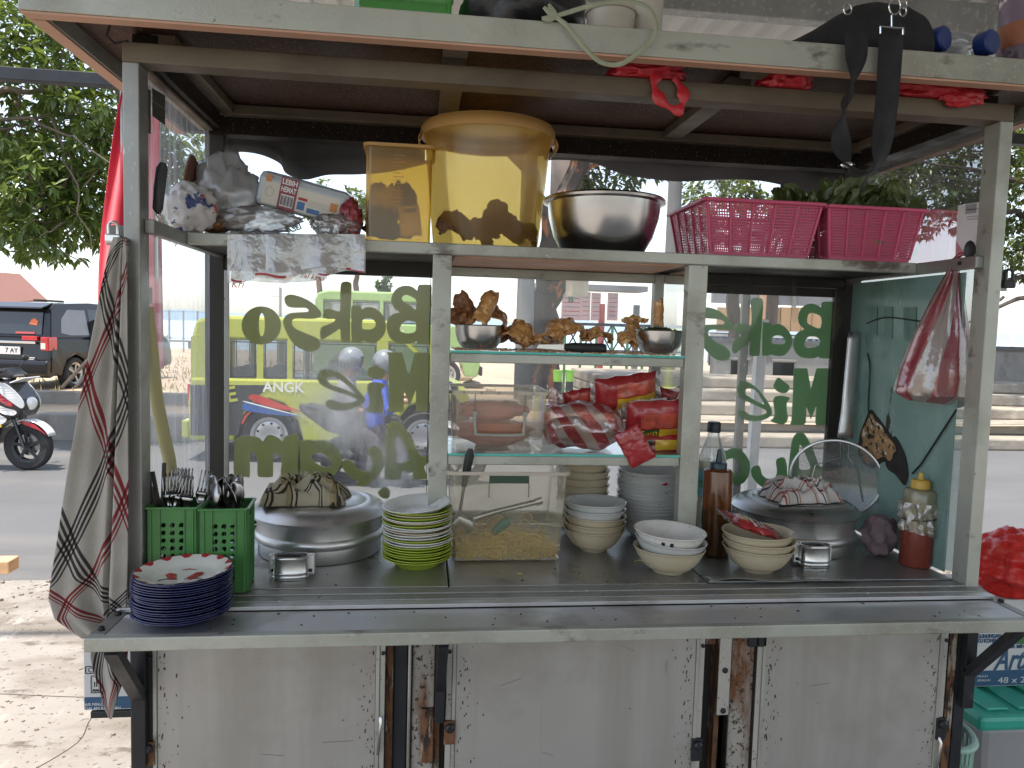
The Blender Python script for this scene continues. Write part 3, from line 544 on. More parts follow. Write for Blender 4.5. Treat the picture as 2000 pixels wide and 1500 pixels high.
for P_ in ([(-2.6,1.72),(-1.9,1.66),(-1.3,1.70),(-.7,1.63),(-.2,1.66)], [(-.75,1.1),(-.66,1.3),(-.68,1.5),(-.55,1.64)]):
    g.tube([(x, y, GZ+.0005) for x, y in [(q.x, q.y) for q in catmull(P_, 6, False)]], .0018, 4)
tag(g.build('pavement_cracks', mat('crack_dirt', (.045, .037, .03), .95)), kind='structure')
kb = G(); kb.box(-60, 3.55, 9.5, 9.75, RZ-.1, -.84)
tag(kb.build('kerb', KERB, bevel=.02), kind='structure')
def lot(u, v):
    x = -400+800*u if False else (-70+140*u); y = 9.75+(36-9.75)*v; return (x, y, -.85+.05*noise.noise((x*.4, y*.5, 0)))
tag(G().grid(lot, 60, 30).build('sandy_lot', SAND, None, True), kind='structure')
tag(G().box(-60, 3.5, 10.9, 11.1, -.95, -.66).build('low_wall', KERB, bevel=.015), 'long low concrete wall behind the kerb in front of the black car', 'wall')
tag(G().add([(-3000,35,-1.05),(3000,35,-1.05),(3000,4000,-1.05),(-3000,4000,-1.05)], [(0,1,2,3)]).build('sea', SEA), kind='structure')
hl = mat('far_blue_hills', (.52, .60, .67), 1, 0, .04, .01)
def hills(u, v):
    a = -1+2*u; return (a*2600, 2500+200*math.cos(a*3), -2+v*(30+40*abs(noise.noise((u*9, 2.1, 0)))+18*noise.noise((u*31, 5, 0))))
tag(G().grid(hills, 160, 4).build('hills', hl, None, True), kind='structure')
# broad concrete steps on the right side of the road
STEPM = mat('sandy_worn_steps', (.30, .265, .215), .95, 0, .2, 1.2, (1, 1, 1), [((.15, .13, .11), .50, .2, 1.6, (.6, 1, 1), .95), ((.42, .37, .30), .58, .12, 4, (.5, 1, 1), .95), ((.09, .08, .07), .66, .06, 9, (1, 1, 1), .95)], .8, 9)
st = thing('concrete_steps', 'broad weathered concrete steps across the road on the right', 'steps', (3.6, 9.4, RZ))
for i in range(5):
    G().box(0, 16, i*.52, 4.5, i*.19+(.0005*i), (i+1)*.19).build('step', STEPM, st, bevel=.03)
cw = thing('boundary_wall', 'dark capped concrete wall standing on top of the steps', 'wall', (6.2, 12.6, RZ+.95))
G().box(0, 15, 0, .25, 0, .62).build('wall_body', KERB, cw); G().box(-.05, 15.05, -.06, .31, .6205, .70).build('wall_cap', mat('dark_cap', (.10,.10,.10), .8), cw)

# awning over the cart
AWN = mat('white_corrugated_sheet', (.62, .62, .60), .5, 0, .06, 2, (1, 1, 1), [((.40, .38, .33), .62, .2, 4, (1, .2, 1), .7)])
GALV = mat('galvanised_beam', (.34, .35, .34), .5, .6, .15, 9, (1, 1, 1), [((.50, .51, .50), .56, .1, 60, (1, 1, 1), .5)], .1, 80)
AX0, AX1, AY0, AY1, AZ = -.70, 4.6, -5.4, 1.95, 1.62  # rear reach lengthened out of view to dim light from the front
aw = thing('awning', 'white corrugated metal awning on grey steel beams above the cart', 'awning', (0, 0, GZ))
def awn(u, v):
    x = AX0+(AX1-AX0)*u; ph = (x/.095) % 1.0; h = .018*max(0, min(1, 3-abs(ph-.5)*10)); return (x, AY0+(AY1-AY0)*v, AZ-GZ+h+.07*(1-v))
G().grid(awn, 560, 2).build('roof_sheet', AWN, aw, solid=.0016)
for y in (.92, 1.905, -1.2, -3.3, -5.3):
    G().box(-3.2 if y > 1.5 else AX0, AX1, y, y+.05, AZ-GZ-(.165 if y > 1.5 else .105), AZ-GZ-(.115 if y > 1.5 else .005)).build('purlin', GALV if y < 1.5 else BLACKI, aw, bevel=.003)
q = py(242, 200, 1.93)
for x, y in ((q.x, 1.94), (4.5, 1.94), (-.46, -5.27), (4.5, -5.27)):
    G().box(x-.02, x+.02, y-.02, y+.02, 0, AZ-GZ-.106).build('post', BLACKI, aw)

# ------------------------------------------------------------------ vegetation
BARK = mat('grey_brown_bark', (.16, .125, .095), .95, 0, .3, 5, (1, 1, .3), bump=.6, bscale=18)
BARKD = mat('dark_bark', (.07, .055, .045), .95, 0, .3, 5, (1, 1, .3), bump=.6, bscale=18)
BARKO = mat('patchy_orange_bark', (.050, .040, .034), .9, 0, .2, 5, (1, 1, .4), [((.30, .12, .055), .52, .06, 3.2, (1, 1, .5), .9), ((.07, .06, .05), .6, .1, 7, (1, 1, .5), .9)], .6, 14)
def limb(g, a, b, r0, r1, wig=.12, n=7, seed=0):
    rnd = random.Random(seed); a = Vector(a); b = Vector(b); P = []
    for i in range(n+1):
        t = i/n; k = wig*math.sin(math.pi*t)*(b-a).length
        P.append(a.lerp(b, t)+Vector((rnd.uniform(-1,1), rnd.uniform(-1,1), rnd.uniform(-.6,1)))*k*.5)
    P = catmull(P, 3, False); g.tube(P, [r0+(r1-r0)*i/(len(P)-1) for i in range(len(P))], 7); return P
def leaf_whorl(g, c, dr, ln, wd, n, rnd, droop=.5):
    dr = Vector(dr).normalized(); a = dr.orthogonal().normalized(); b = dr.cross(a)
    for i in range(n):
        th = 2*math.pi*(i/n)+rnd.uniform(-.4, .4); out = (a*math.cos(th)+b*math.sin(th))*rnd.uniform(.7, 1.1)+dr*rnd.uniform(.1, .9)+Vector((0, 0, -droop*rnd.random()))
        out.normalize(); L = ln*rnd.uniform(.65, 1.2); sd = out.cross(Vector((rnd.uniform(-.5,.5), rnd.uniform(-.5,.5), 1))).normalized()*wd*L
        p0 = Vector(c)+out*.01; pm = p0+out*L*.5+Vector((0, 0, .03*L)); p1 = p0+out*L+Vector((0, 0, -.12*L))
        g.add([p0, pm+sd, p1, pm-sd], [(0, 1, 2, 3)])
def tree(name, label, base, limbs, crowns, leafm, bark, ln, wd, per, nl, r0=.16, seed=1, group=None, droop=.5, twigs=60):
    rnd = random.Random(seed); base = Vector(base); t = thing(name, label, 'tree', base, 0, group)
    g = G()
    for i, (a, b, ra, rb) in enumerate(limbs): limb(g, Vector(a)-base, Vector(b)-base, ra, rb, .10, 8, seed*31+i)
    tips = []
    for (c, r, n) in crowns:
        for k in range(n):
            for _ in range(30):
                d = Vector((rnd.gauss(0,1), rnd.gauss(0,1), rnd.gauss(0,1))).normalized()*rnd.random()**.42
                p = Vector((c[0]+d.x*r[0], c[1]+d.y*r[1], c[2]+d.z*r[2]))
                if noise.noise(p*(.75/max(.6, min(r)*.45))+Vector((seed*5, 0, 0))) > -.06: break
            tips.append((p-base, d))
        for k in range(twigs):
            p = tips[rnd.randrange(len(tips)-n, len(tips))][0]; q_ = Vector(c)-base+Vector((rnd.uniform(-.3,.3)*r[0], rnd.uniform(-.3,.3)*r[1], -.2*r[2]))
            limb(g, q_.lerp(p, rnd.uniform(.2,.6)), p, .018, .005, .15, 4, seed*97+k)
    g.build('trunk', bark, t, True)
    lf = G()
    for p, d in tips: leaf_whorl(lf, p, d+Vector((rnd.uniform(-.4,.4), rnd.uniform(-.4,.4), rnd.uniform(-.2,.5))), ln, wd, nl, rnd, droop)
    o = lf.build('crown', leafm, t); return t
LF1 = leafmat('glossy_leaves', (.07, .125, .03), (.17, .23, .06)); LF2 = leafmat('fine_leaves', (.05, .085, .02), (.11, .14, .035)); LF3 = leafmat('dark_leaves', (.025, .06, .02), (.06, .10, .03))
def at(u, v, d): return CAM+ray(u, v)*d
b0 = pz(-420, 860, -.85)
A = lambda u, v, d: tuple(at(u, v, d))
tree('leafy_tree', 'broad leafy tree with pale branches hanging over the black car', (at(-330, 700, 10.5).x, at(-330, 700, 10.5).y, -.86),
     [((at(-330,700,10.5).x, at(-330,700,10.5).y, -.9), A(-300,250,10.5), .22, .14), (A(-300,250,10.5), A(60,230,9.6), .07, .02), (A(-300,260,10.5), A(200,150,9.8), .075, .02),
      (A(-290,330,10.5), A(150,420,9.6), .06, .014), (A(-300,200,10.5), A(120,60,10.0), .06, .02), (A(-300,250,10.5), A(-520,60,11), .08, .02), (A(60,230,9.6), A(235,330,9.2), .02, .006), (A(100,230,9.6), A(180,490,9.4), .018, .005), (A(20,440,9.8), A(160,510,9.4), .02, .006), (A(-100,150,10), A(95,85,10), .05, .02)],
     [((at(20,170,10).x, at(20,170,10).y, at(0,170,10).z), (1.9, 1.5, 1.75), 1050), ((at(120,400,9.8)), (1.1, 1.0, .75), 470), ((at(200,170,10.4)), (1.0, 1.1, 1.6), 320), ((at(-160,350,10.4)), (1.3, 1.2, 1.2), 420), ((at(330,330,11.0)), (.75, .8, 1.1), 260)],
     LF1, BARK, .17, .19, 1, 7, seed=3, droop=.9, twigs=34)
tree('rain_tree', 'wide fine-leaved tree with dark limbs beyond the right end of the cart', (at(2350, 700, 15).x, at(2350, 700, 15).y, -.3),
     [((at(2350,700,15).x, at(2350,700,15).y, -.4), A(2250,470,14), .34, .22), (A(2250,470,14), A(1930,610,13.2), .10, .03), (A(2260,430,14), A(1900,330,13), .12, .03), (A(2270,400,14), A(1800,250,14), .12, .03), (A(2250,450,14), A(1930,560,13.6), .08, .025), (A(2240,470,14), A(2050,120,14), .15, .04), (A(1960,580,13.3), A(1880,640,13), .03, .012), (A(2150,420,14), A(1760,420,14), .08, .02), (A(1900,330,13), A(1700,300,13.4), .03, .01)],
     [((at(2000,280,14)), (2.4, 1.8, 1.7), 1500), ((at(1760,380,14.5)), (1.7, 1.3, .95), 900), ((at(2050,480,13.8)), (1.3, 1.1, .7), 480), ((at(1900,150,14.5)), (2.2, 1.6, 1.2), 500)],
     LF2, BARKD, .13, .22, 1, 8, seed=5, droop=.6, twigs=30)
cb_ = at(1450, 400, 17); tree('leafy_tree', 'green tree glimpsed above the empty pink basket', (cb_.x, cb_.y, -.3), [((cb_.x, cb_.y, -.35), tuple(cb_), .2, .08)], [(cb_, (1.7, 1.3, .9), 480)], LF2, BARKD, .15, .22, 1, 8, seed=15, twigs=14)
tr0 = pz(1062, 790, -.84)
tree('street_tree', 'thick trunk with patches of orange bark behind the cabinet shelves', (tr0.x, tr0.y, -.86),
     [((tr0.x, tr0.y, -.95), A(1085,420,12.3), .30, .24), (A(1085,430,12.3), A(1180,180,12.5), .20, .08), (A(1080,430,12.3), A(950,200,12), .14, .06), (A(1130,330,12.4), A(1330,260,12.8), .09, .03)],
     [((at(1210,330,13)), (1.0, .9, .65), 260), ((at(1250,130,12.8)), (1.9, 1.4, 1.0), 300), ((at(980,150,12.6)), (1.3, 1.2, .7), 200)],
     LF3, BARKO, .16, .24, 1, 6, seed=8, twigs=16)
tree('tall_tree', 'small distant tree seen between the letters and the sky', (at(752, 640, 48).x, at(752, 640, 48).y, -1.0),
     [((at(752,640,48).x, at(752,640,48).y, -1.1), A(754,545,48), .14, .05)], [((at(752,553,48)), (.55, .5, .5), 90), ((at(757,528,48)), (.5, .5, .4), 60), ((at(750,572,48)), (.35, .4, .3), 40)], LF3, BARKD, .25, .3, 1, 6, seed=11, twigs=5)
for i, (u, v, d, sz, n) in enumerate(((640,395,26,1.0,200), (690,410,24,.8,140))):
    c = at(u, v, d); tree('leafy_tree', ['faint bushy tree behind the tissue pack through the smoky glass', 'rounder pale tree just left of the square amber tub'][i], (c.x, c.y, -.86), [((c.x, c.y, -.9), tuple(c), .14, .05)], [(c, (sz, sz, sz*.8), n)], LF2, BARK, .2, .3, 1, 6, seed=20+i, twigs=8)
for i, u in enumerate((300, 318)):
    c = pz(u, 655+8*i, -.86); rnd = random.Random(i); g = G()
    for k in range(26): leaf_whorl(g, Vector((rnd.uniform(-.3,.3), rnd.uniform(-.2,.2), .05)), (rnd.uniform(-.5,.5), rnd.uniform(-.5,.5), 1), .5, .06, 3, rnd, .2)
    tag(g.build('grass_tuft', LF2, loc=c), ['tuft of green blades at the left edge of the side pane', 'second smaller grass tuft just right of the first'][i], 'plant')
# dry grass on the lot behind the cart
rnd = random.Random(4); g = G()
for k in range(2600):
    x = rnd.uniform(-9, 1.5); y = rnd.uniform(11.5, 26); h = rnd.uniform(.05, .16); a = rnd.uniform(0, 6.3); dx, dy = math.cos(a)*.02, math.sin(a)*.02
    z = -.86+.05*noise.noise((x*.4, y*.5, 0)); g.add([(x-dx,y-dy,z),(x+dx,y+dy,z),(x+rnd.uniform(-.06,.06),y+rnd.uniform(-.06,.06),z+h)], [(0,1,2)])
tag(g.build('dry_grass', leafmat('straw', (.36,.26,.12), (.46,.36,.2))), 'thin straw coloured dry grass on the sandy lot', 'grass', kind='stuff')

# ------------------------------------------------------------------ poles, boards, railing, stalls across the road
CONC = mat('grey_concrete_pole', (.17, .17, .17), .85, 0, .15, 3, (1, 1, .5), bump=.3, bscale=40); DKBAND = mat('dark_painted_band', (.028, .031, .038), .7, 0, .2, 6)
q = pz(1020, 800, -.84); t = thing('utility_pole', 'round grey concrete pole with a dark painted lower half beside the trunk', 'pole', (q.x, q.y, -.86))
G().tube([(0,0,0),(0,0,1.06)], .155, 20).build('painted_band', DKBAND, t, True); G().tube([(0,0,1.0605),(0,0,7)], [.152,.11], 20).build('shaft', CONC, t, True)
q = py(1310, 560, 14.2); t = thing('utility_pole', 'pale concrete pole behind the pink basket and the cabinet side pane', 'pole', (q.x, q.y, -.86))
G().tube([(0,0,0),(0,0,.3)], .22, 18).build('base', CONC, t, True); G().tube([(0,0,.3005),(0,0,7)], [.17,.13], 18).build('shaft', CONC, t, True)
GREENP = mat('green_painted_metal', (.05, .20, .09), .5, .1); PKB = mat('pale_pink_board', (.62, .42, .42), .7, 0, .1, 4); REDB = mat('faded_red_post', (.45, .08, .08), .6)
WOODT = mat('tan_boards', (.42, .27, .15), .75, 0, .15, 4, (4, 1, .3), bump=.15, bscale=20); GREYW = mat('grey_wall', (.20, .21, .23), .8, 0, .1, 2)
YB = 15.2
def pq(u, v, y=YB): p = py(u, v, y); return p.x, p.z
nb = thing('notice_board', 'pale pink notice boards with red posts behind the trunk', 'notice board', (0, YB, -.86))
for k, (u0, u1, v0, v1) in enumerate(((1098,1134,572,626),(1136,1152,570,626),(1156,1172,572,626),(1188,1206,572,626))):
    x0, z1 = pq(u0, v0); x1, z0 = pq(u1, v1); b_ = G().box(x0, x1, 0, .04, z0+.86, z1+.86).build('board', PKB, nb)
    for j in range(5):
        zz = z1-(z1-z0)*(.2+.16*j); G().box(x0+.03, x1-.03, -.006, -.001, zz+.86, zz+.875).build('print_line', REDB if j % 2 else GREYW, b_)
    if k == 0: text('print_letters', 'B', .22, GREENP, b_, ((x0+x1)/2-.02, -.004, z1+.86-.14), (1,0,0), (0,0,1), bold=.01)
for u in (1178, 1246):
    x, z = pq(u, 560); G().box(x-.06, x+.06, -.02, .1, .03, 2.0).build('post', REDB if u < 1200 else GREYW, nb)
x0, z0 = pq(1020, 562); x1, z1 = pq(1262, 556); G().box(x0+.3, x1, -.15, .6, z0+.86, z0+.98).build('canopy', GREYW, nb)
x0, z0 = pq(1078, 578, 11.4); x1, z1 = pq(1150, 545, 11.4)
sb = thing('trunk_sign', 'beige sign board fixed high on the orange-patched trunk', 'sign', (x0, 11.4, z0)); G().box(0, x1-x0, 0, .03, 0, z1-z0).build('board', mat('beige_board', (.42,.36,.27), .7, 0, .15, 5), sb); G().box(.02, .08, .03, .6, .05, .1).build('fixing_bar', BLACKI, sb)
rl = thing('green_railing', 'green crossed metal railing beyond the cabinet shelves', 'railing', (0, 14.2, -.86))
xr0, zr1 = pq(1105, 632, 14.2); xr1, zr0 = pq(1345, 690, 14.2); H = zr1+.86; B0 = max(.35, zr0+.86)
for z in (H, B0): G().box(xr0, xr1, 0, .05, z-.03, z+.03).build('rail', BLACKI, rl)
n = 8
for i in range(n):
    xa = xr0+(xr1-xr0)*i/n; xb = xr0+(xr1-xr0)*(i+1)/n
    G().box(xa-.025, xa+.025, .002, .048, .0, H-.031).build('baluster', GREENP, rl)
    G().bar((xa+.03, .02, B0+.03), (xb-.03, .02, H-.035), .02, .03).build('cross_bar', BLACKI, rl); G().bar((xa+.03, .045, H-.035), (xb-.03, .045, B0+.03), .02, .03).build('cross_bar', BLACKI, rl)
LIME = mat('lime_plastic', (.22, .48, .06), .45)
for i, (u0, u1) in enumerate(((1079, 1099), (1103, 1122))):
    p = pz(u0, 790, -.84); p = py(u0, 745, 10.6); p2 = py(u1, 723, 10.6)
    b_ = thing('litter_bin', ['pale lime litter bin left of the pair beyond the trunk', 'bright lime litter bin right of the pair beyond the trunk'][i], 'bin', ((p.x+p2.x)/2, 10.6, -.855))
    wd = (p2.x-p.x)/2; zt = p2.z+.855; zb = p.z+.855
    G().lathe([(0, zb), (wd*.8, zb), (wd, zt), (wd*1.06, zt), (wd*.9, zt-.01), (0, zb+.02)], 16).build('bucket', LIME, b_, True); G().box(-wd*.75, wd*.75, -.03, .03, 0, zb-.0005).build('stand', BLACKI, b_)
# stall, table and brick planters seen through the right window
sb = thing('market_stall', 'grey and tan boarded stall seen through the right window', 'stall', (0, 17.5, RZ+.95))
zz = RZ+.95
def sq(u, v): p = py(u, v, 17.5); return p.x, p.z-zz
def panel(nm, m, u0, u1, v0, v1, y0, y1, par=sb):
    x0, z1 = sq(u0, v0); x1, z0 = sq(u1, v1); return G().box(x0, x1, y0, y1, max(0, z0), z1).build(nm, m, par)
panel('upper_wall', GREYW, 1395, 1680, 540, 601, .05, .15); 
for i in range(12): panel('plank', WOODT, 1402+i*20.5, 1421+i*20.5, 600, 648, .0, .045)
panel('post', BARKD, 1496, 1510, 545, 705, -.12, -.02); panel('post', PEACH, 1484, 1495, 545, 705, -.1, -.02); panel('lower_wall', GREYW, 1395, 1680, 649, 720, .3, .4)
panel('pipe', AL, 1548, 1553, 545, 600, -.06, -.01)
tbl = thing('stall_table', 'white topped table with faded blue denim skirt in front of the stall', 'table', (0, 16.4, zz))
p0 = py(1375, 652, 16.4); p1 = py(1640, 652, 16.4)
G().box(p0.x, p1.x, -.4, .4, p0.z-.05-zz, p0.z+.01-zz).build('top', WHITE, tbl); DEN = mat('faded_denim', (.12, .17, .26), .9, 0, .3, 14, bump=.3, bscale=30)
nsk = 7
for i in range(nsk):
    xa = p0.x+(p1.x-p0.x)*i/nsk; xb = p0.x+(p1.x-p0.x)*(i+1)/nsk-.06
    G().grid(lambda u, v: (xa+(xb-xa)*u, -.38+.02*math.sin(u*18), .02+(p0.z-.052-zz-.02)*v), 16, 2).build('skirt', DEN, tbl, True, solid=.01)
BRK = bpy.data.materials.new('old_brick'); BRK.use_nodes = True; nt = BRK.node_tree; bt = nt.nodes.new('ShaderNodeTexBrick'); tc = nt.nodes.new('ShaderNodeTexCoord'); mp = nt.nodes.new('ShaderNodeMapping'); mp.inputs['Rotation'].default_value = (rad(90), 0, 0)
nt.links.new(tc.outputs['Object'], mp.inputs[0]); nt.links.new(mp.outputs[0], bt.inputs[0]); bt.inputs['Scale'].default_value = 9; bt.inputs['Color1'].default_value = (.20,.13,.10,1); bt.inputs['Color2'].default_value = (.12,.10,.09,1); bt.inputs['Mortar'].default_value = (.34,.31,.27,1)
nt.links.new(bt.outputs[0], nt.nodes['Principled BSDF'].inputs['Base Color']); nt.nodes['Principled BSDF'].inputs['Roughness'].default_value = .9
for i, (u0, u1, v0, v1) in enumerate(((1425, 1462, 701, 745), (1506, 1552, 716, 768))):
    p0 = py(u0, v1, 12.6); p1 = py(u1, v0, 12.6); zb = RZ+.95
    t = thing('brick_planter', ['small brick pier left of the white leaning pole', 'larger brick planter right of the white leaning pole'][i], 'planter', (p0.x, 12.6, zb-.03))
    G().box(0, p1.x-p0.x, 0, .5, 0, max(.3, p1.z-zb)).build('brickwork', BRK, t, bevel=.01); G().box(-.03, p1.x-p0.x+.03, -.03, .53, max(.3, p1.z-zb)+.0005, max(.3, p1.z-zb)+.05).build('coping', KERB, t, bevel=.01)
a = py(1488, 640, 1.0); b = py(1465, 960, 1.0); d = (a-b); k = (GZ-b.z)/d.z; ft = b+d*k; tp_ = b+d*1.05
G1 = thing('leaning_pole', 'white square pole leaning outside the right window', 'pole', tuple(ft))
G().bar((0,0,0.002), tuple(tp_-ft), .034, .03, (0,1,0)).build('tube', WHITE, G1, bevel=.003); G().bar((0,0,-.0), (tp_-ft)*.012, .05, .05, (0,1,0)).build('foot', BLACKI, G1)
lp = py(1976, 680, 20); t = thing('lamp_post', 'thin pale lamp post against the bright water at far right', 'lamp post', (lp.x, 20, -.86))
G().tube([(0,0,0),(.02,0,2.2),(.16,0,6)], [.06,.05,.04], 8).build('shaft', WHITE, t, True); G().box(-.1, .6, -.1, .1, 5.95, 6.1).build('lamp_head', GALV, t)
# sign on a pole seen under the hanging plastic
p = py(547, 640, 24); t = thing('pole_sign', 'triangular orange and white sign on a thin grey pole', 'sign', (p.x, 24, -.86))
hz = lambda v: py(547, v, 24).z+.86
G().tube([(0,0,0),(0,0,hz(562))], .05, 8).build('shaft', GALV, t, True); pxm = ppm((p.x, 24, .5))
me = outline_mesh('panel', [[(-3/pxm, hz(563)), (24/pxm, hz(543)), (26/pxm, hz(536)), (-4/pxm, hz(540))]], lambda a, b: (a, 0, b), (0, .06, 0)); mob('panel', me, WHITE, t)
me = outline_mesh('panel_mark', [[(4/pxm, hz(548)), (20/pxm, hz(545)), (25/pxm, hz(538)), (4/pxm, hz(541))]], lambda a, b: (a, -.04, b), (0, .01, 0)); mob('panel_mark', me, mat('orange_print', (.75,.32,.03), .6), t)
G().box(-17/pxm, 8/pxm, -.02, .02, hz(580), hz(579)).build('cross_arm', GALV, t)
# red-roofed shelter behind the car and the white fence by the water
t = thing('tiled_shelter', 'open shelter with a red tiled roof behind the black car', 'shelter', (at(20, 600, 26).x, at(20, 600, 26).y, -.86))
o = Vector(t.location); RT_ = mat('red_tiles', (.15, .065, .05), .8, 0, .2, 6, (1, 6, 1), bump=.4, bscale=10)
def L(u, v, d): return at(u, v, d)-o
e0, e1, r0_, r1_ = L(-60, 600, 25), L(92, 588, 25), L(-60, 530, 28), L(40, 538, 28)
G().add([tuple(e0), tuple(e1), tuple(r1_), tuple(r0_)], [(0,1,2,3)]).build('roof', RT_, t, solid=.12)
for u in (45,):
    q_ = L(u, 590, 25.5); G().box(q_.x-.14, q_.x+.14, q_.y, q_.y+.28, 0, q_.z-.05).build('post', mat('brick_red_post', (.35,.11,.06), .8), t)
q0, q1 = L(-60, 600, 26), L(40, 585, 26)
for i in range(12):
    x = q0.x+(q1.x-q0.x)*i/12; G().box(x, x+(q1.x-q0.x)/14, q0.y, q0.y+.06, .9, q1.z+.0).build('slat', BARKD if i % 3 else WHITE, t)
fe = thing('white_fence', 'pale wire fence posts along the bright water behind the car', 'fence', (0, 31, -.86))
xa, xb = py(-40, 600, 31).x, py(440, 600, 31).x
for i in range(18):
    x = xa+(xb-xa)*i/17; G().box(x-.03, x+.03, 0, .06, 0, 1.75).build('fence_post', GALV, fe)
for z in (.6, 1.7): G().box(xa, xb, .0605, .08, z, z+.02).build('fence_wire', GALV, fe)
pt = thing('low_bench', 'pale concrete bench slab standing on the dry lot behind the side pane', 'bench', tuple(pz(345, 680, -.86)))
G().box(-.9, .9, 0, .4, .3, .38).build('slab', KERB, pt)
for x in (-.7, .5): G().box(x, x+.2, .05, .35, -.03, .2995).build('leg', KERB, pt)
# rocks and rubble by the kerb
for i, (u, v, s_) in enumerate(((905, 745, .35), (925, 760, .22), (890, 728, .3), (960, 770, .16))):
    c = pz(u, v, -.84); tag(G().blob((0, 0, s_*.3), (s_, s_*.8, s_*.55), 2, .35, 2, i).build('boulder', mat('pale_rock', (.45,.37,.27), .95, 0, .2, 5, bump=.5, bscale=9) if i == 0 else MATS['pale_rock'], None, loc=(c.x, c.y+.6, -.87)), ['largest pale boulder left of the painted pole', 'rounded pale rock in front of the large boulder', 'rock at the left edge of the cabinet view', 'small rock nearest the painted pole'][i], 'rock')
# tilted planks resting against the low wall near the car
for i, (a, b) in enumerate((((121, 757), (186, 690)), ((146, 758), (190, 705)))):
    p = py(a[0], a[1], 10.75); q_ = py(b[0]+26, b[1]-30, 11.6)
    tag(G().bar((0,0,0), tuple(q_-p), .05 if i == 0 else .04, .03).build('plank', mat('old_plank', (.24,.17,.12), .9, 0, .2, 6) if i == 0 else MATS['old_plank'], None, loc=tuple(p)), ['thicker brown stick leaning across the car wheel', 'thinner pale stick beside the thick one at the wall'][i], 'stick')
p = pz(2, 1122, GZ); wb = thing('wood_block', 'pale sawn timber block at the left edge of the pavement', 'timber', (p.x-.25, p.y, GZ)); G().box(0, .29, 0, .12, 0, .075).build('block', mat('pine', (.52,.33,.18), .7, 0, .12, 6, (1, 6, 6)), wb, bevel=.004); G().box(.2905, .2915, .012, .108, .008, .067).build('end_grain', mat('end_grain', (.40,.24,.12), .8, 0, .2, 20), wb)
# ================================================================== vehicles and riders
TYRE = mat('tyre_rubber', (.02, .02, .021), .8, 0, .2, 10); RIM = mat('alloy_rim', (.42, .42, .43), .3, .9); BLKG = mat('gloss_black_paint', (.006, .007, .010), .16, 0, .1, 4, coat=.25, rvar=.03, spec=.35)
DGL = mat('dark_tinted_glass', (.018, .022, .026), .05, 0, .1, 4, rvar=.02, spec=.8); CHR = mat('chrome', (.75,.75,.76), .12, 1, .03, rvar=.04); REDL = mat('red_lamp', (.48, .012, .018), .12, coat=1); CLRL = mat('clear_lamp', (.75,.72,.7), .15, coat=1)
BLKP = mat('black_plastic', (.018, .018, .020), .5, 0, .15, 15)
def wheel(par, c, r, wd, axis='y', spokes=5, rimm=RIM, disc=True):
    rot = {'y': (rad(90), 0, 0), 'x': (0, rad(90), 0)}[axis]
    w_ = G().lathe([(r*.68, -wd*.42), (r*.9, -wd*.5), (r*.985, -wd*.36), (r, 0), (r*.985, wd*.36), (r*.9, wd*.5), (r*.68, wd*.42), (r*.66, 0), (r*.68, -wd*.42)], 40).build('wheel', TYRE, par, True, loc=c, rot=rot)
    rg = G().lathe([(r*.56, -wd*.3), (r*.69, -wd*.4), (r*.69, wd*.4), (r*.56, wd*.3), (r*.62, 0), (r*.56, -wd*.3)], 36).build('rim', rimm, w_, True)
    if spokes == 9: G().lathe([(0, wd*.16), (r*.2, wd*.18), (r*.34, wd*.30), (r*.5, wd*.24), (r*.6, wd*.12)], 36).build('hub_disc', rimm, w_, True); [G().lathe([(0, 0), (r*.05, 0), (r*.05, .004), (0, .004)], 10).build('vent_hole', BLKP, w_, loc=(r*.44*math.cos(k*.7), r*.44*math.sin(k*.7), wd*.275)) for k in range(9)]; return w_
    g = G()
    for k in range(spokes):
        a = 2*math.pi*k/spokes+.3; g.bar((math.cos(a)*r*.08, math.sin(a)*r*.08, wd*.28), (math.cos(a+.12)*r*.62, math.sin(a+.12)*r*.62, wd*.30), r*.13, wd*.14)
    g.build('spokes', rimm, w_, bevel=r*.01)
    g = G().lathe([(0, -wd*.3), (r*.14, -wd*.3), (r*.14, wd*.36), (0, wd*.38)], 16); g.build('hub', rimm, w_, True)
    if disc: G().lathe([(r*.15, -.004), (r*.4, -.004), (r*.4, .004), (r*.15, .004), (r*.15, -.004)], 28).build('brake_disc', mat('disc_steel', (.3,.3,.3), .3, .9) if 'disc_steel' not in MATS else MATS['disc_steel'], w_, loc=(0, 0, -wd*.1))
    return w_
def strip(par, nm, m, pts, x, th=.004, sm=False):      # flat shape on the plane x = const of a vehicle (coordinates: along, up)
    lp = [(p[0], p[1]) for p in pts]
    if sm: lp = [(q_.x, q_.y) for q_ in catmull(lp, 5)]
    return mob(nm, outline_mesh(nm, [lp], lambda a, b: (x, a, b), (th, 0, 0)), m, par)
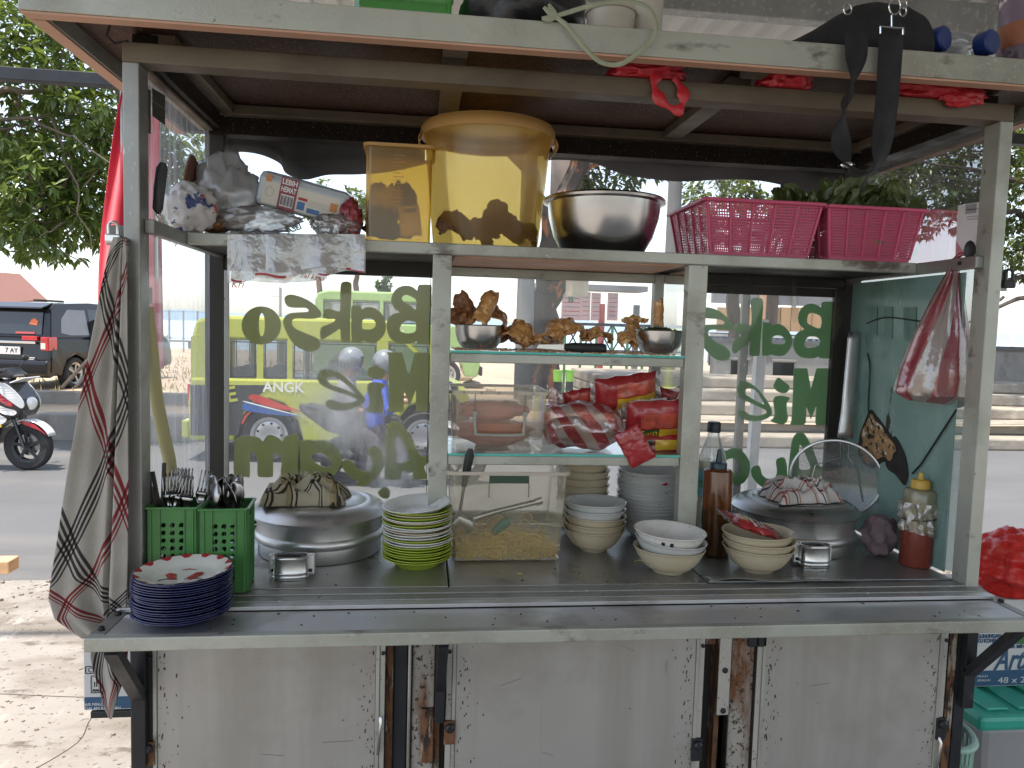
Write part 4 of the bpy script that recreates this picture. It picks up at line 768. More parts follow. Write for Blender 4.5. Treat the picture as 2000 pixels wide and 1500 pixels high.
# --- black people carrier: local y forward, x right, z up, origin under the rear axle's middle
def people_carrier(loc, rz):
    c = thing('parked_car', 'glossy black people carrier with red tail lamps parked facing away', 'car', loc, rz)
    Wd = .80
    lower = [(-.72,.30),(-.70,.62),(-.66,.98),(3.1,.98),(3.25,.90),(3.36,.62),(3.36,.32),(2.95,.26),(2.92,.36),(2.82,.56),(2.62,.64),(2.42,.56),(2.30,.36),(2.27,.26),(.36,.26),(.33,.36),(.22,.56),(0,.65),(-.22,.56),(-.33,.36),(-.36,.26)]
    G().prism(lower, lambda a, b, t: (t*(1-.05*max(0, b-.75)), a, b), -Wd, Wd).build('body', BLKG, c, bevel=.05)
    up = [(-.655,.97),(-.50,1.50),(-.36,1.60),(.6,1.645),(1.6,1.62),(2.05,1.52),(2.72,1.0),(2.72,.97)]
    def tum(a, b, t): return (t*(1-.26*(b-.97)), a, b)
    G().prism(up, tum, -Wd+.02, Wd-.02).build('cabin', BLKG, c, bevel=.03)
    def sidewin(pts, nm='side_window', m=DGL):
        for sgn in (1, -1):
            vs = [tum(a, b, sgn*(Wd-.015)) for a, b in pts]; vs2 = [tum(a, b, sgn*(Wd-.045)) for a, b in pts]; n = len(vs)
            G().add(vs+vs2, [tuple(range(n)), tuple(range(2*n-1, n-1, -1))]+[(i, (i+1) % n, n+(i+1) % n, n+i) for i in range(n)]).build(nm, m, c)
    QW = mat('painted_reflection_glass', (.20,.21,.23), .15, 0, .1, 3); sidewin([(-.36,1.06),(-.10,1.02),(.42,1.02),(.42,1.50),(-.06,1.50),(-.28,1.32)], 'quarter_window', QW); sidewin([(.50,1.02),(1.25,1.02),(1.25,1.50),(.50,1.52)]); sidewin([(1.33,1.02),(2.40,1.02),(1.98,1.44),(1.33,1.50)])  # quarter window: reflection painted in as a pale grey base colour
    G().add([(-.60,-.655,1.03),(.60,-.655,1.03),(.55,-.535,1.45),(-.55,-.535,1.45),(-.60,-.60,1.03),(.60,-.60,1.03),(.55,-.49,1.45),(-.55,-.49,1.45)], [(0,1,2,3),(0,1,5,4),(1,2,6,5),(2,3,7,6),(3,0,4,7)]).build('rear_window', DGL, c)
    G().prism([(-.66,1.50),(-.62,1.53),(-.34,1.62),(-.30,1.58)], lambda a, b, t: (t, a, b), -.6, .6).build('spoiler', BLKG, c, bevel=.012)
    for s_ in (1, -1):
        b = G().box(s_*.70-.06, s_*.70+.095, -.745, -.50, .74, .99).build('tail_lamp', REDL, c, bevel=.02); G().box(s_*.69-.04, s_*.69+.05, -.752, -.742, .77, .88).build('clear_lens', CLRL, b, bevel=.004)
        b = G().box(s_*.42-.16, s_*.42+.135, -.715, -.66, .92, 1.0).build('tail_lamp', REDL, c, bevel=.01)
        G().box(s_*.62-.05, s_*.62+.05, -.735, -.70, .44, .47).build('reflector', REDL, c)
    G().box(-.54, .54, -.74, -.68, .86, .905).build('chrome_bar', CHR, c, bevel=.01)
    pl_ = G().box(-.23, .23, -.728, -.70, .66, .80).build('number_plate', WHITE, c, bevel=.003); text('plate_characters', '7 AY', .12, INK, pl_, (.07, -.730, .73), (1,0,0), (0,0,1), bold=.002)
    G().prism([(-.80,.30),(-.80,.52),(-.74,.58),(-.60,.58),(-.6,.26),(-.7,.24)], lambda a, b, t: (t*.985, a, b), -Wd, Wd).build('rear_bumper', BLKG, c, bevel=.03)
    G().box(.30, .52, -.735, -.715, .60, .615).build('badge', WHITE, c); G().box(.38, .50, -.735, -.715, .565, .585).build('badge', WHITE, c)
    ST = mat('orange_sticker', (.75,.18,.06), .5); G().add([(.33,-.610,1.22),(.47,-.606,1.20),(.50,-.596,1.27),(.42,-.588,1.33),(.36,-.59,1.30)], [(0,1,2,3,4)]).build('window_sticker', ST, c, solid=.002); G().add([(.10,-.662,1.04),(.47,-.662,1.04),(.47,-.655,1.075),(.10,-.655,1.075)], [(0,1,2,3)]).build('window_sticker', REDB, c, solid=.002)
    for x in (Wd-.10, -Wd+.10):
        for y in (0, 2.62): wheel(c, (x, y, .30), .305, .19, 'x', 5)
    G().box(.1, .2, -.2, .5, 1.645, 1.68).build('roof_antenna', BLKP, c)
    # open side door
    G().box(Wd+.0, Wd+.62, 1.28, 1.34, .34, 1.0).build('open_door', BLKG, c, bevel=.02); G().box(Wd+.03, Wd+.55, 1.29, 1.33, 1.001, 1.5).build('open_door_window', DGL, c, bevel=.015)
    return c
cc = pz(96, 765, -.86); hd = rad(12)
# rear right corner of the car sits at this spot
R2 = Matrix.Rotation(-hd, 3, 'Z'); off = R2 @ Vector((.80, -.75, 0))
people_carrier((cc.x-off.x, cc.y-off.y, -.865), -hd)

# --- minibus used on the road (local x forward, y = near side at 0, z up)
VY = mat('lime_yellow_paint', (.38, .40, .045), .28, 0, .06, 3, (1,1,1), [((.40,.42,.10), .6, .2, 3, (1,1,1), .4)], coat=.5); VG = mat('pale_green_paint', (.32, .48, .18), .3, 0, .06, 3, coat=.4)
VGL = film('vehicle_glass', (.30, .36, .40), .86, gloss=.12, vscale=3, cvar=.05)
def minibus(name, label, loc, L_, Wd, H, paint, floor, belt, wtop, pillars, wheels, wr, decals=True, flip=False):
    c = thing(name, label, 'minibus', loc, math.pi if flip else 0)
    arch = []
    for wx in sorted(wheels):
        arch += [(wx-wr*1.25, floor), (wx-wr*1.05, floor+wr*.75), (wx-wr*.55, wr*2.18), (wx, wr*2.35), (wx+wr*.55, wr*2.18), (wx+wr*1.05, floor+wr*.75), (wx+wr*1.25, floor)]
    prof = [(0.02, floor)]+arch+[(L_-.05, floor), (L_, floor+.25), (L_-.08, belt-.1), (L_-.32, belt), (0.03, belt), (0, belt-.3)]
    G().prism(prof, lambda a, b, t: (a, t+(.05*(b-belt+.2) if b > belt-.2 and t < .5 else 0), b), 0, Wd).build('body', paint, c, bevel=.03)
    G().prism([(.02, wtop), (L_-.86, wtop), (L_-.95, H-.04), (L_-1.15, H), (.3, H), (.08, H-.06)], lambda a, b, t: (a, t, b), .06, Wd-.06).build('roof', paint, c, bevel=.04)
    for pp in pillars:
        for y in (.035, Wd-.075): G().box(pp[0], pp[1], y, y+.04, belt-.02, wtop+.03).build('pillar', paint, c)
    for y in (.05, Wd-.06):
        G().bar((L_-.34, y, belt), (L_-.86, y, wtop+.03), .04, .05, (0,1,0)).build('pillar', paint, c)
        for a, b in zip(pillars, pillars[1:]):
            pn = G().box(a[1], b[0], y, y+.005, belt-.01, wtop+.01).build('window', VGL, c)
            g = G(); zf = belt+.02; zt = wtop-.02
            for (p_, q_) in (((a[1]+.02, zf), (b[0]-.02, zf)), ((b[0]-.02, zf), (b[0]-.02, zt)), ((b[0]-.02, zt), (a[1]+.02, zt)), ((a[1]+.02, zt), (a[1]+.02, zf))): g.bar((p_[0], y-.006 if y < .5 else y+.012, p_[1]), (q_[0], y-.006 if y < .5 else y+.012, q_[1]), .012, .02, (0,1,0))
            g.build('window_frame', BLKP, pn)
    G().add([(L_-.33, .08, belt), (L_-.33, Wd-.08, belt), (L_-.86, Wd-.10, wtop), (L_-.86, .10, wtop)], [(0,1,2,3)]).build('windscreen', VGL, c)
    for i, (a, b) in enumerate(zip(pillars, pillars[1:])):
        xm = (a[1]+b[0])/2
        for y0 in (.12, Wd*.55): G().box(xm-.2, xm-.1, y0, y0+Wd*.32, floor+.2, belt+.12).build('seat_back', DEN if decals else BLKP, c, bevel=.03)
    for wx in wheels:
        for y in (.10, Wd-.10): wheel(c, (wx, y, wr), wr, .19, 'y', 9, mat('silver_rim', (.5,.5,.5), .4, .6) if 'silver_rim' not in MATS else MATS['silver_rim'], False)
    G().box(-.09, -.001, .06, Wd-.06, floor+.02, floor+.24).build('rear_bumper', paint, c, bevel=.02)
    for y in (.06, Wd-.16): G().box(-.02, .02, y, y+.10, floor+.42, floor+.68).build('tail_lamp', REDL, c, bevel=.006)
    G().box(L_-.01, L_+.06, .04, Wd-.04, floor+.02, floor+.22).build('front_bumper', BLKP, c, bevel=.02)
    for y in (.12, Wd-.3): G().box(L_-.03, L_+.02, y, y+.18, floor+.34, floor+.5).build('headlamp', CLRL, c, bevel=.01)
    return c
VYN = 7.9; vr = py(366, 760, VYN); vf = py(925, 800, VYN); VL = vf.x-vr.x
def vz(v, u=600): return py(u, v, VYN).z-RZ
def vx(u, v=740): return py(u, v, VYN).x-vr.x
van = minibus('minibus', 'lime yellow minibus with swooping stripes passing behind the left window', (vr.x, VYN, RZ), VL, 1.5, vz(622, 640), VY, .26, vz(742), vz(668), [(.03, .2), (vx(437), vx(447)), (vx(500), vx(513)), (vx(560), vx(570)), (vx(735), vx(757)), (vx(838)-.0, vx(838)+.06)], [vx(525), VL-.62], .33)
RDP = mat('red_stripe', (.48,.03,.02), .4); BLP = mat('blue_stripe', (.02,.09,.30), .4); DKP = mat('dark_panel_print', (.035,.037,.04), .4); CRP = mat('cream_print', (.7,.7,.6), .5)
def vdecal(nm, m, pix, y=-.004, sm=True, th=.003):
    lp = [((py(u, v, VYN).x-vr.x), py(u, v, VYN).z-RZ) for u, v in pix]
    if sm: lp = [(q_.x, q_.y) for q_ in catmull(lp, 5)]
    return mob(nm, outline_mesh(nm, [lp], lambda a, b: (a, y, b), (0, th, 0)), m, van)
vdecal('dark_panel', DKP, [(372,752),(535,752),(500,775),(475,805),(465,850),(372,850)], sm=False)
vdecal('red_stripe', RDP, [(498,770),(540,785),(580,800),(620,812),(580,803),(540,798),(488,780)], -.007); vdecal('blue_stripe', BLP, [(485,785),(540,800),(590,812),(560,812),(520,808),(475,800)], -.007); vdecal('red_stripe', RDP, [(472,825),(480,810),(492,803),(482,814),(475,828)], -.007)
vdecal('cream_line', CRP, [(482,784),(540,799),(600,815),(540,801.5),(481,786)], -.010)
text('side_lettering', 'ANGK', .17, CRP, van, (vx(554), -.0055, vz(758)), (1,0,0), (0,0,1), bold=.004); text('side_lettering', 'E', .26, VY, van, (vx(452), -.0085, vz(774)), (1,0,.2), (-.2,0,1), bold=.006)
# green minibus further back
gy = 15.0; g0 = py(612, 600, gy); gl_ = 3.6
def gz_(v, u=740): return py(u, v, gy).z+.86
minibus('minibus', 'pale green minibus standing behind the yellow one', (g0.x, gy, -.86), gl_, 1.55, gz_(566, 640), VG, .3, gz_(632), gz_(590), [(.03,.2),(.75,.82),(1.4,1.47),(2.2,2.27),(2.7,2.76)], [.7, 2.85], .33, False)

# --- scooters: local x forward, z up, origin on the ground under the front wheel
SCR = mat('red_scooter_panel', (.42, .02, .035), .25, coat=.6); SCW = mat('white_scooter_panel', (.62,.62,.62), .25, coat=.6); SCB = mat('black_scooter_panel', (.015,.015,.017), .3, coat=.4); YEL = mat('yellow_trim', (.7,.5,.03), .4)
def scooter(name, label, loc, rz, cols, plate=True):
    c1, c2, c3 = cols; s_ = thing(name, label, 'scooter', loc, rz); r = .262
    wheel(s_, (0, 0, r), r, .10, 'y', 5, BLKP); wheel(s_, (-1.27, 0, r), r, .11, 'y', 5, BLKP)
    for y in (-.075, .075): G().tube([(0, y, r), (-.13, y*.9, .60), (-.20, y*.7, .80)], .019, 8).build('fork', SCB, s_, True)
    G().grid(lambda u, v: ((r+.035)*math.cos(rad(25+110*u))*1.0, (v-.5)*.15*(1-.25*abs(u-.5)), r+(r+.035+.012*math.sin(math.pi*v))*math.sin(rad(25+110*u))), 14, 6).build('front_mudguard', c2, s_, True, solid=.006)
    for sg in (-1, 1):
        strip2 = [(-.02, .555), (.12, .52), (.22, .44), (.26, .40), (.16, .46), (.0, .515)]
        mob('mudguard_stripe', outline_mesh('mudguard_stripe', [strip2], lambda a, b: (a, sg*.079, b), (0, .004, 0)), c1, s_)
    G().prism([(-.02,.86),(.03,.80),(.06,.70),(.0,.60),(-.12,.58),(-.24,.50),(-.32,.28),(-.42,.26),(-.38,.52),(-.36,.80),(-.24,.98),(-.12,1.0)], lambda a, b, t: (a, t*(1-.35*max(0, (a+.1)*3.0)), b), -.17, .17).build('front_shield', c3, s_, bevel=.03)
    for sg in (-1, 1):
        for nm, m, P in (('side_panel', c2, [(-.14,.97),(-.02,.87),(.05,.76),(.03,.70),(-.06,.76),(-.18,.86),(-.26,.95)]), ('side_panel', c1, [(-.30,.93),(-.18,.85),(-.06,.745),(-.10,.72),(-.22,.80),(-.34,.86)]), ('indicator', CLRL, [(-.24,.73),(-.12,.70),(-.02,.66),(-.06,.62),(-.18,.65)]), ('side_panel', c2, [(-.32,.72),(-.20,.63),(-.12,.58),(-.18,.52),(-.30,.54),(-.34,.6)]), ('side_panel', YEL, [(-.32,.56),(-.2,.53),(-.18,.49),(-.30,.505)]), ('side_panel', c1, [(-.34,.84),(-.24,.76),(-.26,.70),(-.34,.74)])):
            mob(nm, outline_mesh(nm, [[(q_.x, q_.y) for q_ in catmull(P, 4)]], lambda a, b: (a, sg*(.176-.06*max(0, (a+.14)*3.2)), b), (0, .012, 0)), m, s_)
    hl_ = G().blob((.035, 0, .74), (.05, .085, .075), 3, .0).build('headlamp', CLRL, s_, True)
    G().prism([(-.30,1.02),(-.10,1.02),(-.06,1.06),(-.16,1.13),(-.28,1.12)], lambda a, b, t: (a, t, b), -.12, .12).build('handlebar_cowl', c3, s_, bevel=.03)
    for sg in (-1, 1):
        G().tube([(-.24, sg*.1, 1.07), (-.30, sg*.26, 1.09), (-.36, sg*.35, 1.08)], .017, 8).build('handlebar', BLKP, s_, True); G().tube([(-.25, sg*.2, 1.09), (-.2, sg*.26, 1.2)], .006, 6).build('mirror_stem', BLKP, s_, True); G().blob((-.2, sg*.27, 1.23), (.02, .06, .035), 2, 0).build('mirror', BLKP, s_, True)
    if plate: p_ = G().obox((-.03, 0, 1.0), ((.75, 0, .28), (0, 1, 0), (-.28, 0, .75)), (.085, .14, .006)).build('number_plate', WHITE, s_, bevel=.003)
    G().prism([(-.36,.30),(-.36,.36),(-.62,.36),(-.70,.62),(-1.55,.78),(-1.75,.86),(-1.72,.78),(-1.45,.58),(-1.15,.50),(-.85,.30)], lambda a, b, t: (a, t, b), -.15, .15).build('body', c3, s_, bevel=.03)
    G().prism([(-.66,.66),(-.72,.74),(-1.1,.76),(-1.3,.80),(-1.68,.86),(-1.62,.82),(-1.1,.70)], lambda a, b, t: (a, t, b), -.13, .13).build('seat', BLKP, s_, bevel=.03)
    for sg in (-1, 1): mob('side_panel', outline_mesh('side_panel', [[(-.8,.62),(-1.2,.66),(-1.65,.80),(-1.5,.66),(-1.1,.55)]], lambda a, b: (a, sg*.157, b), (0, .008, 0)), c1, s_)
    G().tube([(-.95,-.13,.22),(-1.3,-.15,.26),(-1.62,-.16,.36)], [.03,.045,.05], 10).build('exhaust', BLKP, s_, True)
    return s_
pw = pz(57, 917, RZ); scooter('scooter', 'red, white and black scooter entering at the left edge of the road', (pw.x, pw.y, RZ), rad(-8), (SCR, SCW, SCB))
sp = py(905, 880, 6.7); sc2 = scooter('scooter', 'dark scooter carrying two helmeted riders behind the left window', (sp.x, 6.7, RZ), 0, (SCB, BLKP, SCB), False)
SKIN = mat('brown_skin', (.30, .16, .10), .5, sss=.1); BLUE = mat('blue_shirt', (.035, .075, .42), .85, 0, .1, 10); GREYC = mat('grey_jacket', (.20,.19,.20), .85); TROU = mat('dark_trousers', (.05,.045,.05), .9); HELM = mat('silver_helmet', (.22,.235,.25), .2, .3, coat=.6); PINKC = mat('dusty_pink_cloth', (.42,.20,.24), .9)
def skin_body(name, nodes, edges, m, par, root=0):
    me = bpy.data.meshes.new(name); me.from_pydata([n[0] for n in nodes], edges, []); o = bpy.data.objects.new(name, me); COL.objects.link(o)
    me.materials.append(m); o.modifiers.new('skin', 'SKIN'); sv = me.skin_vertices[0].data
    for i, n in enumerate(nodes): sv[i].radius = n[1] if isinstance(n[1], tuple) else (n[1], n[1])
    sv[root].use_root = True; d = o.modifiers.new('s', 'SUBSURF'); d.levels = 1; d.render_levels = 2; o.modifiers['skin'].use_smooth_shade = True
    dg = bpy.context.evaluated_depsgraph_get(); m2 = bpy.data.meshes.new_from_object(o.evaluated_get(dg)); bpy.data.objects.remove(o)
    if not m2.materials: m2.materials.append(m)
    o = bpy.data.objects.new(name, m2); COL.objects.link(o); o.parent = par
    for p_ in m2.polygons: p_.use_smooth = True
    return o
def rider(label, x, y, shirt, hands, seatz=.80, lean=.10, dark=TROU):
    t = thing('person', label, 'person', (x, y, RZ)); S = seatz
    N = [((0,0,S+.06),(.19,.17)), ((lean*.4,0,S+.22),(.19,.16)), ((lean*.9,0,S+.42),(.20,.16)), ((lean*1.1,0,S+.53),(.09,.09)), ((lean*1.25,0,S+.59),(.07,.07)), ((lean*1.5+.01,0,S+.68),(.095,.085)), ((lean*1.5+.02,0,S+.76),(.08,.08))]
    E_ = [(0,1),(1,2),(2,3),(3,4),(4,5),(5,6)]
    for sg in (-1, 1):
        b = len(N); N += [((lean*.95, sg*.21, S+.43),(.085,.085)), ((lean+.10, sg*.27, S+.22),(.065,.065)), ((hands[0]-.05, sg*hands[1], hands[2]),(.035,.035)), ((hands[0]+.04, sg*hands[1], hands[2]),(.035,.03))]
        E_ += [(2,b),(b,b+1),(b+1,b+2),(b+2,b+3)]
        b = len(N); N += [((.10, sg*.12, S),(.10,.10)), ((.42, sg*.20, S-.08),(.075,.075)), ((.34, sg*.22, S-.44),(.05,.05)), ((.46, sg*.22, S-.50),(.04,.035))]
        E_ += [(0,b),(b,b+1),(b+1,b+2),(b+2,b+3)]
    body = skin_body('body', N, E_, shirt, t)
    body.data.materials.append(dark); body.data.materials.append(SKIN)
    for p_ in body.data.polygons:
        c = p_.center
        if c.z < S+.08: p_.material_index = 1
        elif c.z > S+.555 or c.x > hands[0]-.05: p_.material_index = 2
    h = G().blob((lean*1.5, 0, S+.735), (.138, .125, .140), 3, 0).build('helmet', HELM, t, True)
    G().grid(lambda u, v: (lean*1.5+.14*math.cos(rad(-70+140*u)), .132*math.sin(rad(-70+140*u)), S+.65+.11*v), 12, 3).build('visor', VGL, h, True)
    G().box(lean*1.5+.02, lean*1.5+.145, -.07, .07, S+.76, S+.775).build('visor_peak', BLKP, h, bevel=.005)
    return t
rx = py(723, 760, 6.7).x; rider('person in a blue long-sleeved top and pale helmet steering the dark scooter', rx, 6.7, BLUE, (.40, .3, .93), .58)
rx2 = py(663, 760, 6.7).x; rider('person in a grey jacket and pale helmet riding pillion', rx2, 6.7, GREYC, (.24, .14, .80), .60, .08, TROU)
# ================================================================== things on the counter
def patch_uv(g, f): g.uv = [f(a, b) for a, b in g.uv]; return g
ENB = mat('blue_enamel', (.016, .022, .085), .22, 0, .25, 20, dirt=[((.30,.32,.38), .705, .02, 60, (1,1,1), .4)], coat=.3); ENW = mat('white_enamel', (.68,.66,.60), .22, 0, .06, 10, dirt=[((.42,.36,.27), .60, .2, 9, (1,1,1), .4)], coat=.3); REDE = mat('red_enamel', (.38,.02,.035), .3)
MELW = mat('white_melamine', (.62,.62,.57), .28, 0, .06, 14); MELC = mat('cream_melamine', (.50,.43,.30), .35, 0, .08, 10, dirt=[((.3,.23,.15), .68, .06, 20, (1,1,1), .5)]); LIMEP = mat('lime_melamine', (.33,.42,.04), .32, 0, .08, 10); GREYP = mat('grey_white_porcelain', (.50,.51,.49), .2, 0, .06, 10)
def plate_mesh(r, h, foot, t=.0022, n=44):
    return G().lathe([(0, .0012), (foot*.9, .0012), (foot, 0), (foot*1.04, .001), (foot*1.12, h*.25), (r*.80, h*.62), (r*.97, h*.94), (r, h), (r*.995, h+t*.6), (r*.96, h+t*.4), (r*.79, h*.66+t), (foot*1.08, h*.28+t), (foot*.95, .004), (0, .004)], n).mesh('plate')
def bowl_mesh(r, h, foot, t=.003, n=44):
    pr = [(0, .003), (foot*.88, .003), (foot*.9, 0), (foot, 0), (foot*1.0, .006)]
    for i in range(1, 10):
        a = i/9; pr.append((foot+(r-foot)*(a**.62), .006+(h-.006)*(a**1.25)))
    pr += [(r*1.015, h+.0005), (r*1.01, h+t*.7), (r*.985, h+t*.5)]
    for i in range(8, -1, -1):
        a = i/9; pr.append(((foot+(r-foot)*(a**.62))-t, .006+t+(h-.006)*(a**1.25)))
    pr.append((0, .006+t)); return G().lathe(pr, n).mesh('bowl')
def stack(name, cat, group, meshes, mats, c, z0, pitch, n, lab_top, lab_mid, lab_bot, jit=.0016, tilt=1.0, seed=0, drift=(0,0)):
    rnd = random.Random(seed); obs = []
    for i in range(n):
        me = meshes(i); m = mats(i)
        if me.name+'|'+m.name not in MC: k_ = me.copy(); k_.materials.clear(); k_.materials.append(m); [setattr(p_, 'use_smooth', True) for p_ in k_.polygons]; MC[me.name+'|'+m.name] = k_
        o = mob(name, MC[me.name+'|'+m.name], None, None)
        o.location = (c[0]+rnd.uniform(-jit, jit)+drift[0]*i, c[1]+rnd.uniform(-jit, jit)+drift[1]*i, z0+pitch(i)); o.rotation_euler = (rad(rnd.uniform(-tilt, tilt))*.6, rad(rnd.uniform(-tilt, tilt))*.6, rnd.uniform(0, 6))
        tag(o, lab_top if i == n-1 else lab_bot if i == 0 else ORD[n-2-i]+' from the top, '+lab_mid, cat, group); obs.append(o)
    return obs
MC = {}
ORD = 'second third fourth fifth sixth seventh eighth ninth tenth eleventh twelfth thirteenth fourteenth fifteenth sixteenth seventeenth eighteenth nineteenth twentieth twenty-first twenty-second'.split()
# blue enamel plates on the bench
r = .0825; c = (pz(350, 1215, -.014).x, -.072); zt = py(350, 1112, c[1]).z; n = 18; h = .017; pt_ = (zt-h+.014)/(n-1); pm_ = plate_mesh(r, h, .05); pm_.name = 'enamel_plate'
obs = stack('enamel_plate', 'plate', 'blue rimmed enamel plates stacked on the bench', lambda i: pm_, lambda i: ENB, c, -.0138, lambda i: i*pt_, n, 'topmost white enamel plate with red scallops and a red flower', 'blue edged enamel plate within the tall stack on the bench', 'lowest enamel plate of the blue stack resting on the bench', .0018, .8, 1)
top = obs[-1]; top.rotation_euler = (rad(1.0), rad(-1.5), 0)
ip = G().lathe([(0, .0046), (.047, .0046), (.054, h*.28+.0032), (r*.79, h*.66+.0030), (r*.955, h+.0016)], 44).build('white_glaze', ENW, top, True)
for k in range(14):
    a = 2*math.pi*k/14; g = G(); da = .145
    g.grid(lambda u, v: ((r*(.955-.17*v*(1-abs(2*u-1))))*math.cos(a+da*(u-.5)*2), (r*(.955-.17*v*(1-abs(2*u-1))))*math.sin(a+da*(u-.5)*2), h+.0026-(h*.34)*(.17*v*(1-abs(2*u-1)))/.165), 6, 2).build('red_scallop', REDE, top)
for k, (dx, dy, ra) in enumerate(((-.012, 0, .4), (.012, 0, -.4), (0, .006, 0))):
    me = outline_mesh('flower_petal', [[(dx+q_[0]*math.cos(ra)-q_[1]*math.sin(ra), dy+q_[0]*math.sin(ra)+q_[1]*math.cos(ra)) for q_ in ([(-.006,.012),(0,.016),(.006,.008),(.003,-.010),(-.004,-.006)] if k < 2 else [(-.009,.018),(0,.022),(.009,.018),(0,.0195)])]], lambda a, b: (a*1.5, b*1.5-.006, .0056), (0, 0, .0006)); mob('flower_petal', me, REDE, top)
for k in (-1, 1):
    G().tube([(k*.006, -.018, .0056), (k*.018, -.014, .0056), (k*.03, -.016, .0056), (k*.036, -.022, .0056)], .0007, 5).build('leaf_line', INK, top)
# lime and white plates
c = (.527, .172); zt = py(803, 985, c[1]).z; n = 22; r = .0735; h = .021; pm2 = plate_mesh(r, h, .043); pm2.name = 'melamine_plate'
pat = 'LLLLLLLWWLWWCWWLCWLCLW'; pt_ = (zt-h)/(n-1)
obs = stack('melamine_plate', 'plate', 'lime and white melamine plates by the cabinet post', lambda i: pm2, lambda i: {'L': LIMEP, 'W': MELW, 'C': MELC}[pat[i]], c, 0, lambda i: i*pt_, n, 'topmost shallow white plate with lime underside beside the cabinet post', 'plate within the lime and white stack beside the cabinet post', 'lowest lime green plate of the stack beside the cabinet post', .0016, 1.2, 3, (-.0001, 0))
obs[-1].rotation_euler = (rad(2.5), rad(-5), 0); obs[-1].location.z += .003
for i, o in enumerate(obs):
    if 0 < i < 21: o['label'] = ORD[20-i]+' from the top, '+{'L': 'lime green', 'W': 'white', 'C': 'cream edged'}[pat[i]]+' plate of the stack beside the cabinet post'
# bowls
bm_ = bowl_mesh(.078, .052, .034); bm_.name = 'noodle_bowl'
def bowls(c, z0, n, cols, labs, pitch=.0165, seed=0, group=None, tl=1.5, rr=1):
    o = stack('noodle_bowl', 'bowl', group, lambda i: bm_, lambda i: cols[min(i, len(cols)-1)], c, z0, lambda i: i*pitch, n, labs[0], labs[1], labs[2], .0015, tl, seed)
    for k in o: k.scale = (rr, rr, 1)
    return o
oA = bowls((py(1160, 1080, .265).x, .272), 0, 5, [MELC, MELC, MELC, GREYP, GREYP], ('topmost grey white bowl of the short stack beside the noodle tub', 'bowl within the short stack beside the noodle tub', 'lowest cream bowl of the short stack beside the noodle tub'), .0155, 5, 'bowls beside the noodle tub', 1.5, .92)
xB = py(1262, 1060, .375).x; zB = py(1262, 915, .375).z; nB = 14
oB = bowls((xB, .378), 0, nB, [GREYP], ('topmost grey bowl of the tall stack under the glass shelf', 'grey white bowl within the tall stack under the glass shelf', 'lowest bowl of the tall grey stack under the glass shelf'), (min(zB, .205)-.055)/(nB-1), 6, 'tall stack of grey bowls', 2.2)
rnd = random.Random(2); BKE = mat('dark_cockerel_print', (.015,.02,.03), .4)
for o in oB+oA[3:]:
    for k in range(3):
        if rnd.random() < .75:
            a0 = rnd.uniform(0, 6.28); g = G(); m_ = REDE if rnd.random() < .55 else BKE; wd = rnd.uniform(.06, .16)
            def onb(u, v, a0=a0, wd=wd): 
                a = .72+.2*v*(1-.5*abs(2*u-1)); rr_ = .034+.044*(a**.62)+.0006; z = .006+.046*(a**1.25); th = a0+wd*(u-.5)*2*math.sqrt(max(.02, 1-(2*v-1)**2)); return (rr_*math.cos(th), rr_*math.sin(th), z)
            g.grid(onb, 5, 3).build('painted_motif', m_, o)
xC = py(1140, 940, .40).x; nC = 9
bowls((xC, .41), 0, nC, [MELC, MELC, MELC, MELC], ('topmost cream bowl of the stack behind the noodle tub', 'cream bowl within the stack behind the noodle tub', 'lowest cream bowl of the stack hidden behind the noodle tub'), .0185, 8, 'cream bowls behind the noodle tub', 1.2, .85)
oD = bowls((py(1305, 1120, .108).x, .110), 0, 3, [MELC, GREYP, ENW], ('topmost white bowl with dark sprigs in front of the right cabinet post', 'grey middle bowl of the three in front of the cabinet post', 'cream bottom bowl of the three in front of the cabinet post'), .0185, 9, 'three bowls in front of the cabinet post', 2, .97)
oD[1].rotation_euler = (rad(1), rad(4), 0); oD[2].rotation_euler = (rad(1), rad(2), 0)
for a0, a in ((2.2, .9), (.6, .9), (1.5, .5), (3.9, .86)):
    g = G(); g.grid(lambda u, v: ((.0315+.044*((a-.12*v)**.62))*math.cos(a0+.07*(u-.5)), (.0315+.044*((a-.12*v)**.62))*math.sin(a0+.07*(u-.5)), .0098+.046*((a-.12*v)**1.25)), 4, 2).build('sprig', BKE if a0 != 1.5 else LIMEP, oD[2])
for k in range(2):
    g = G(); a0 = 4.2+.25*k; g.grid(lambda u, v: ((.0348+.044*((.55+.3*v)**.62))*math.cos(a0+.1*(u-.5)), (.0348+.044*((.55+.3*v)**.62))*math.sin(a0+.1*(u-.5)), .006+.046*((.55+.3*v)**1.25)), 6, 3).build('painted_motif', BKE, oD[2])
oE = bowls((py(1480, 1118, .108).x, .112), 0, 3, [MELC], ('topmost cream bowl holding a red sachet beside the right pot', 'middle cream bowl of the three beside the right pot', 'bottom cream bowl of the three beside the right pot'), .0165, 10, 'three cream bowls beside the right pot', 1.5, .97)

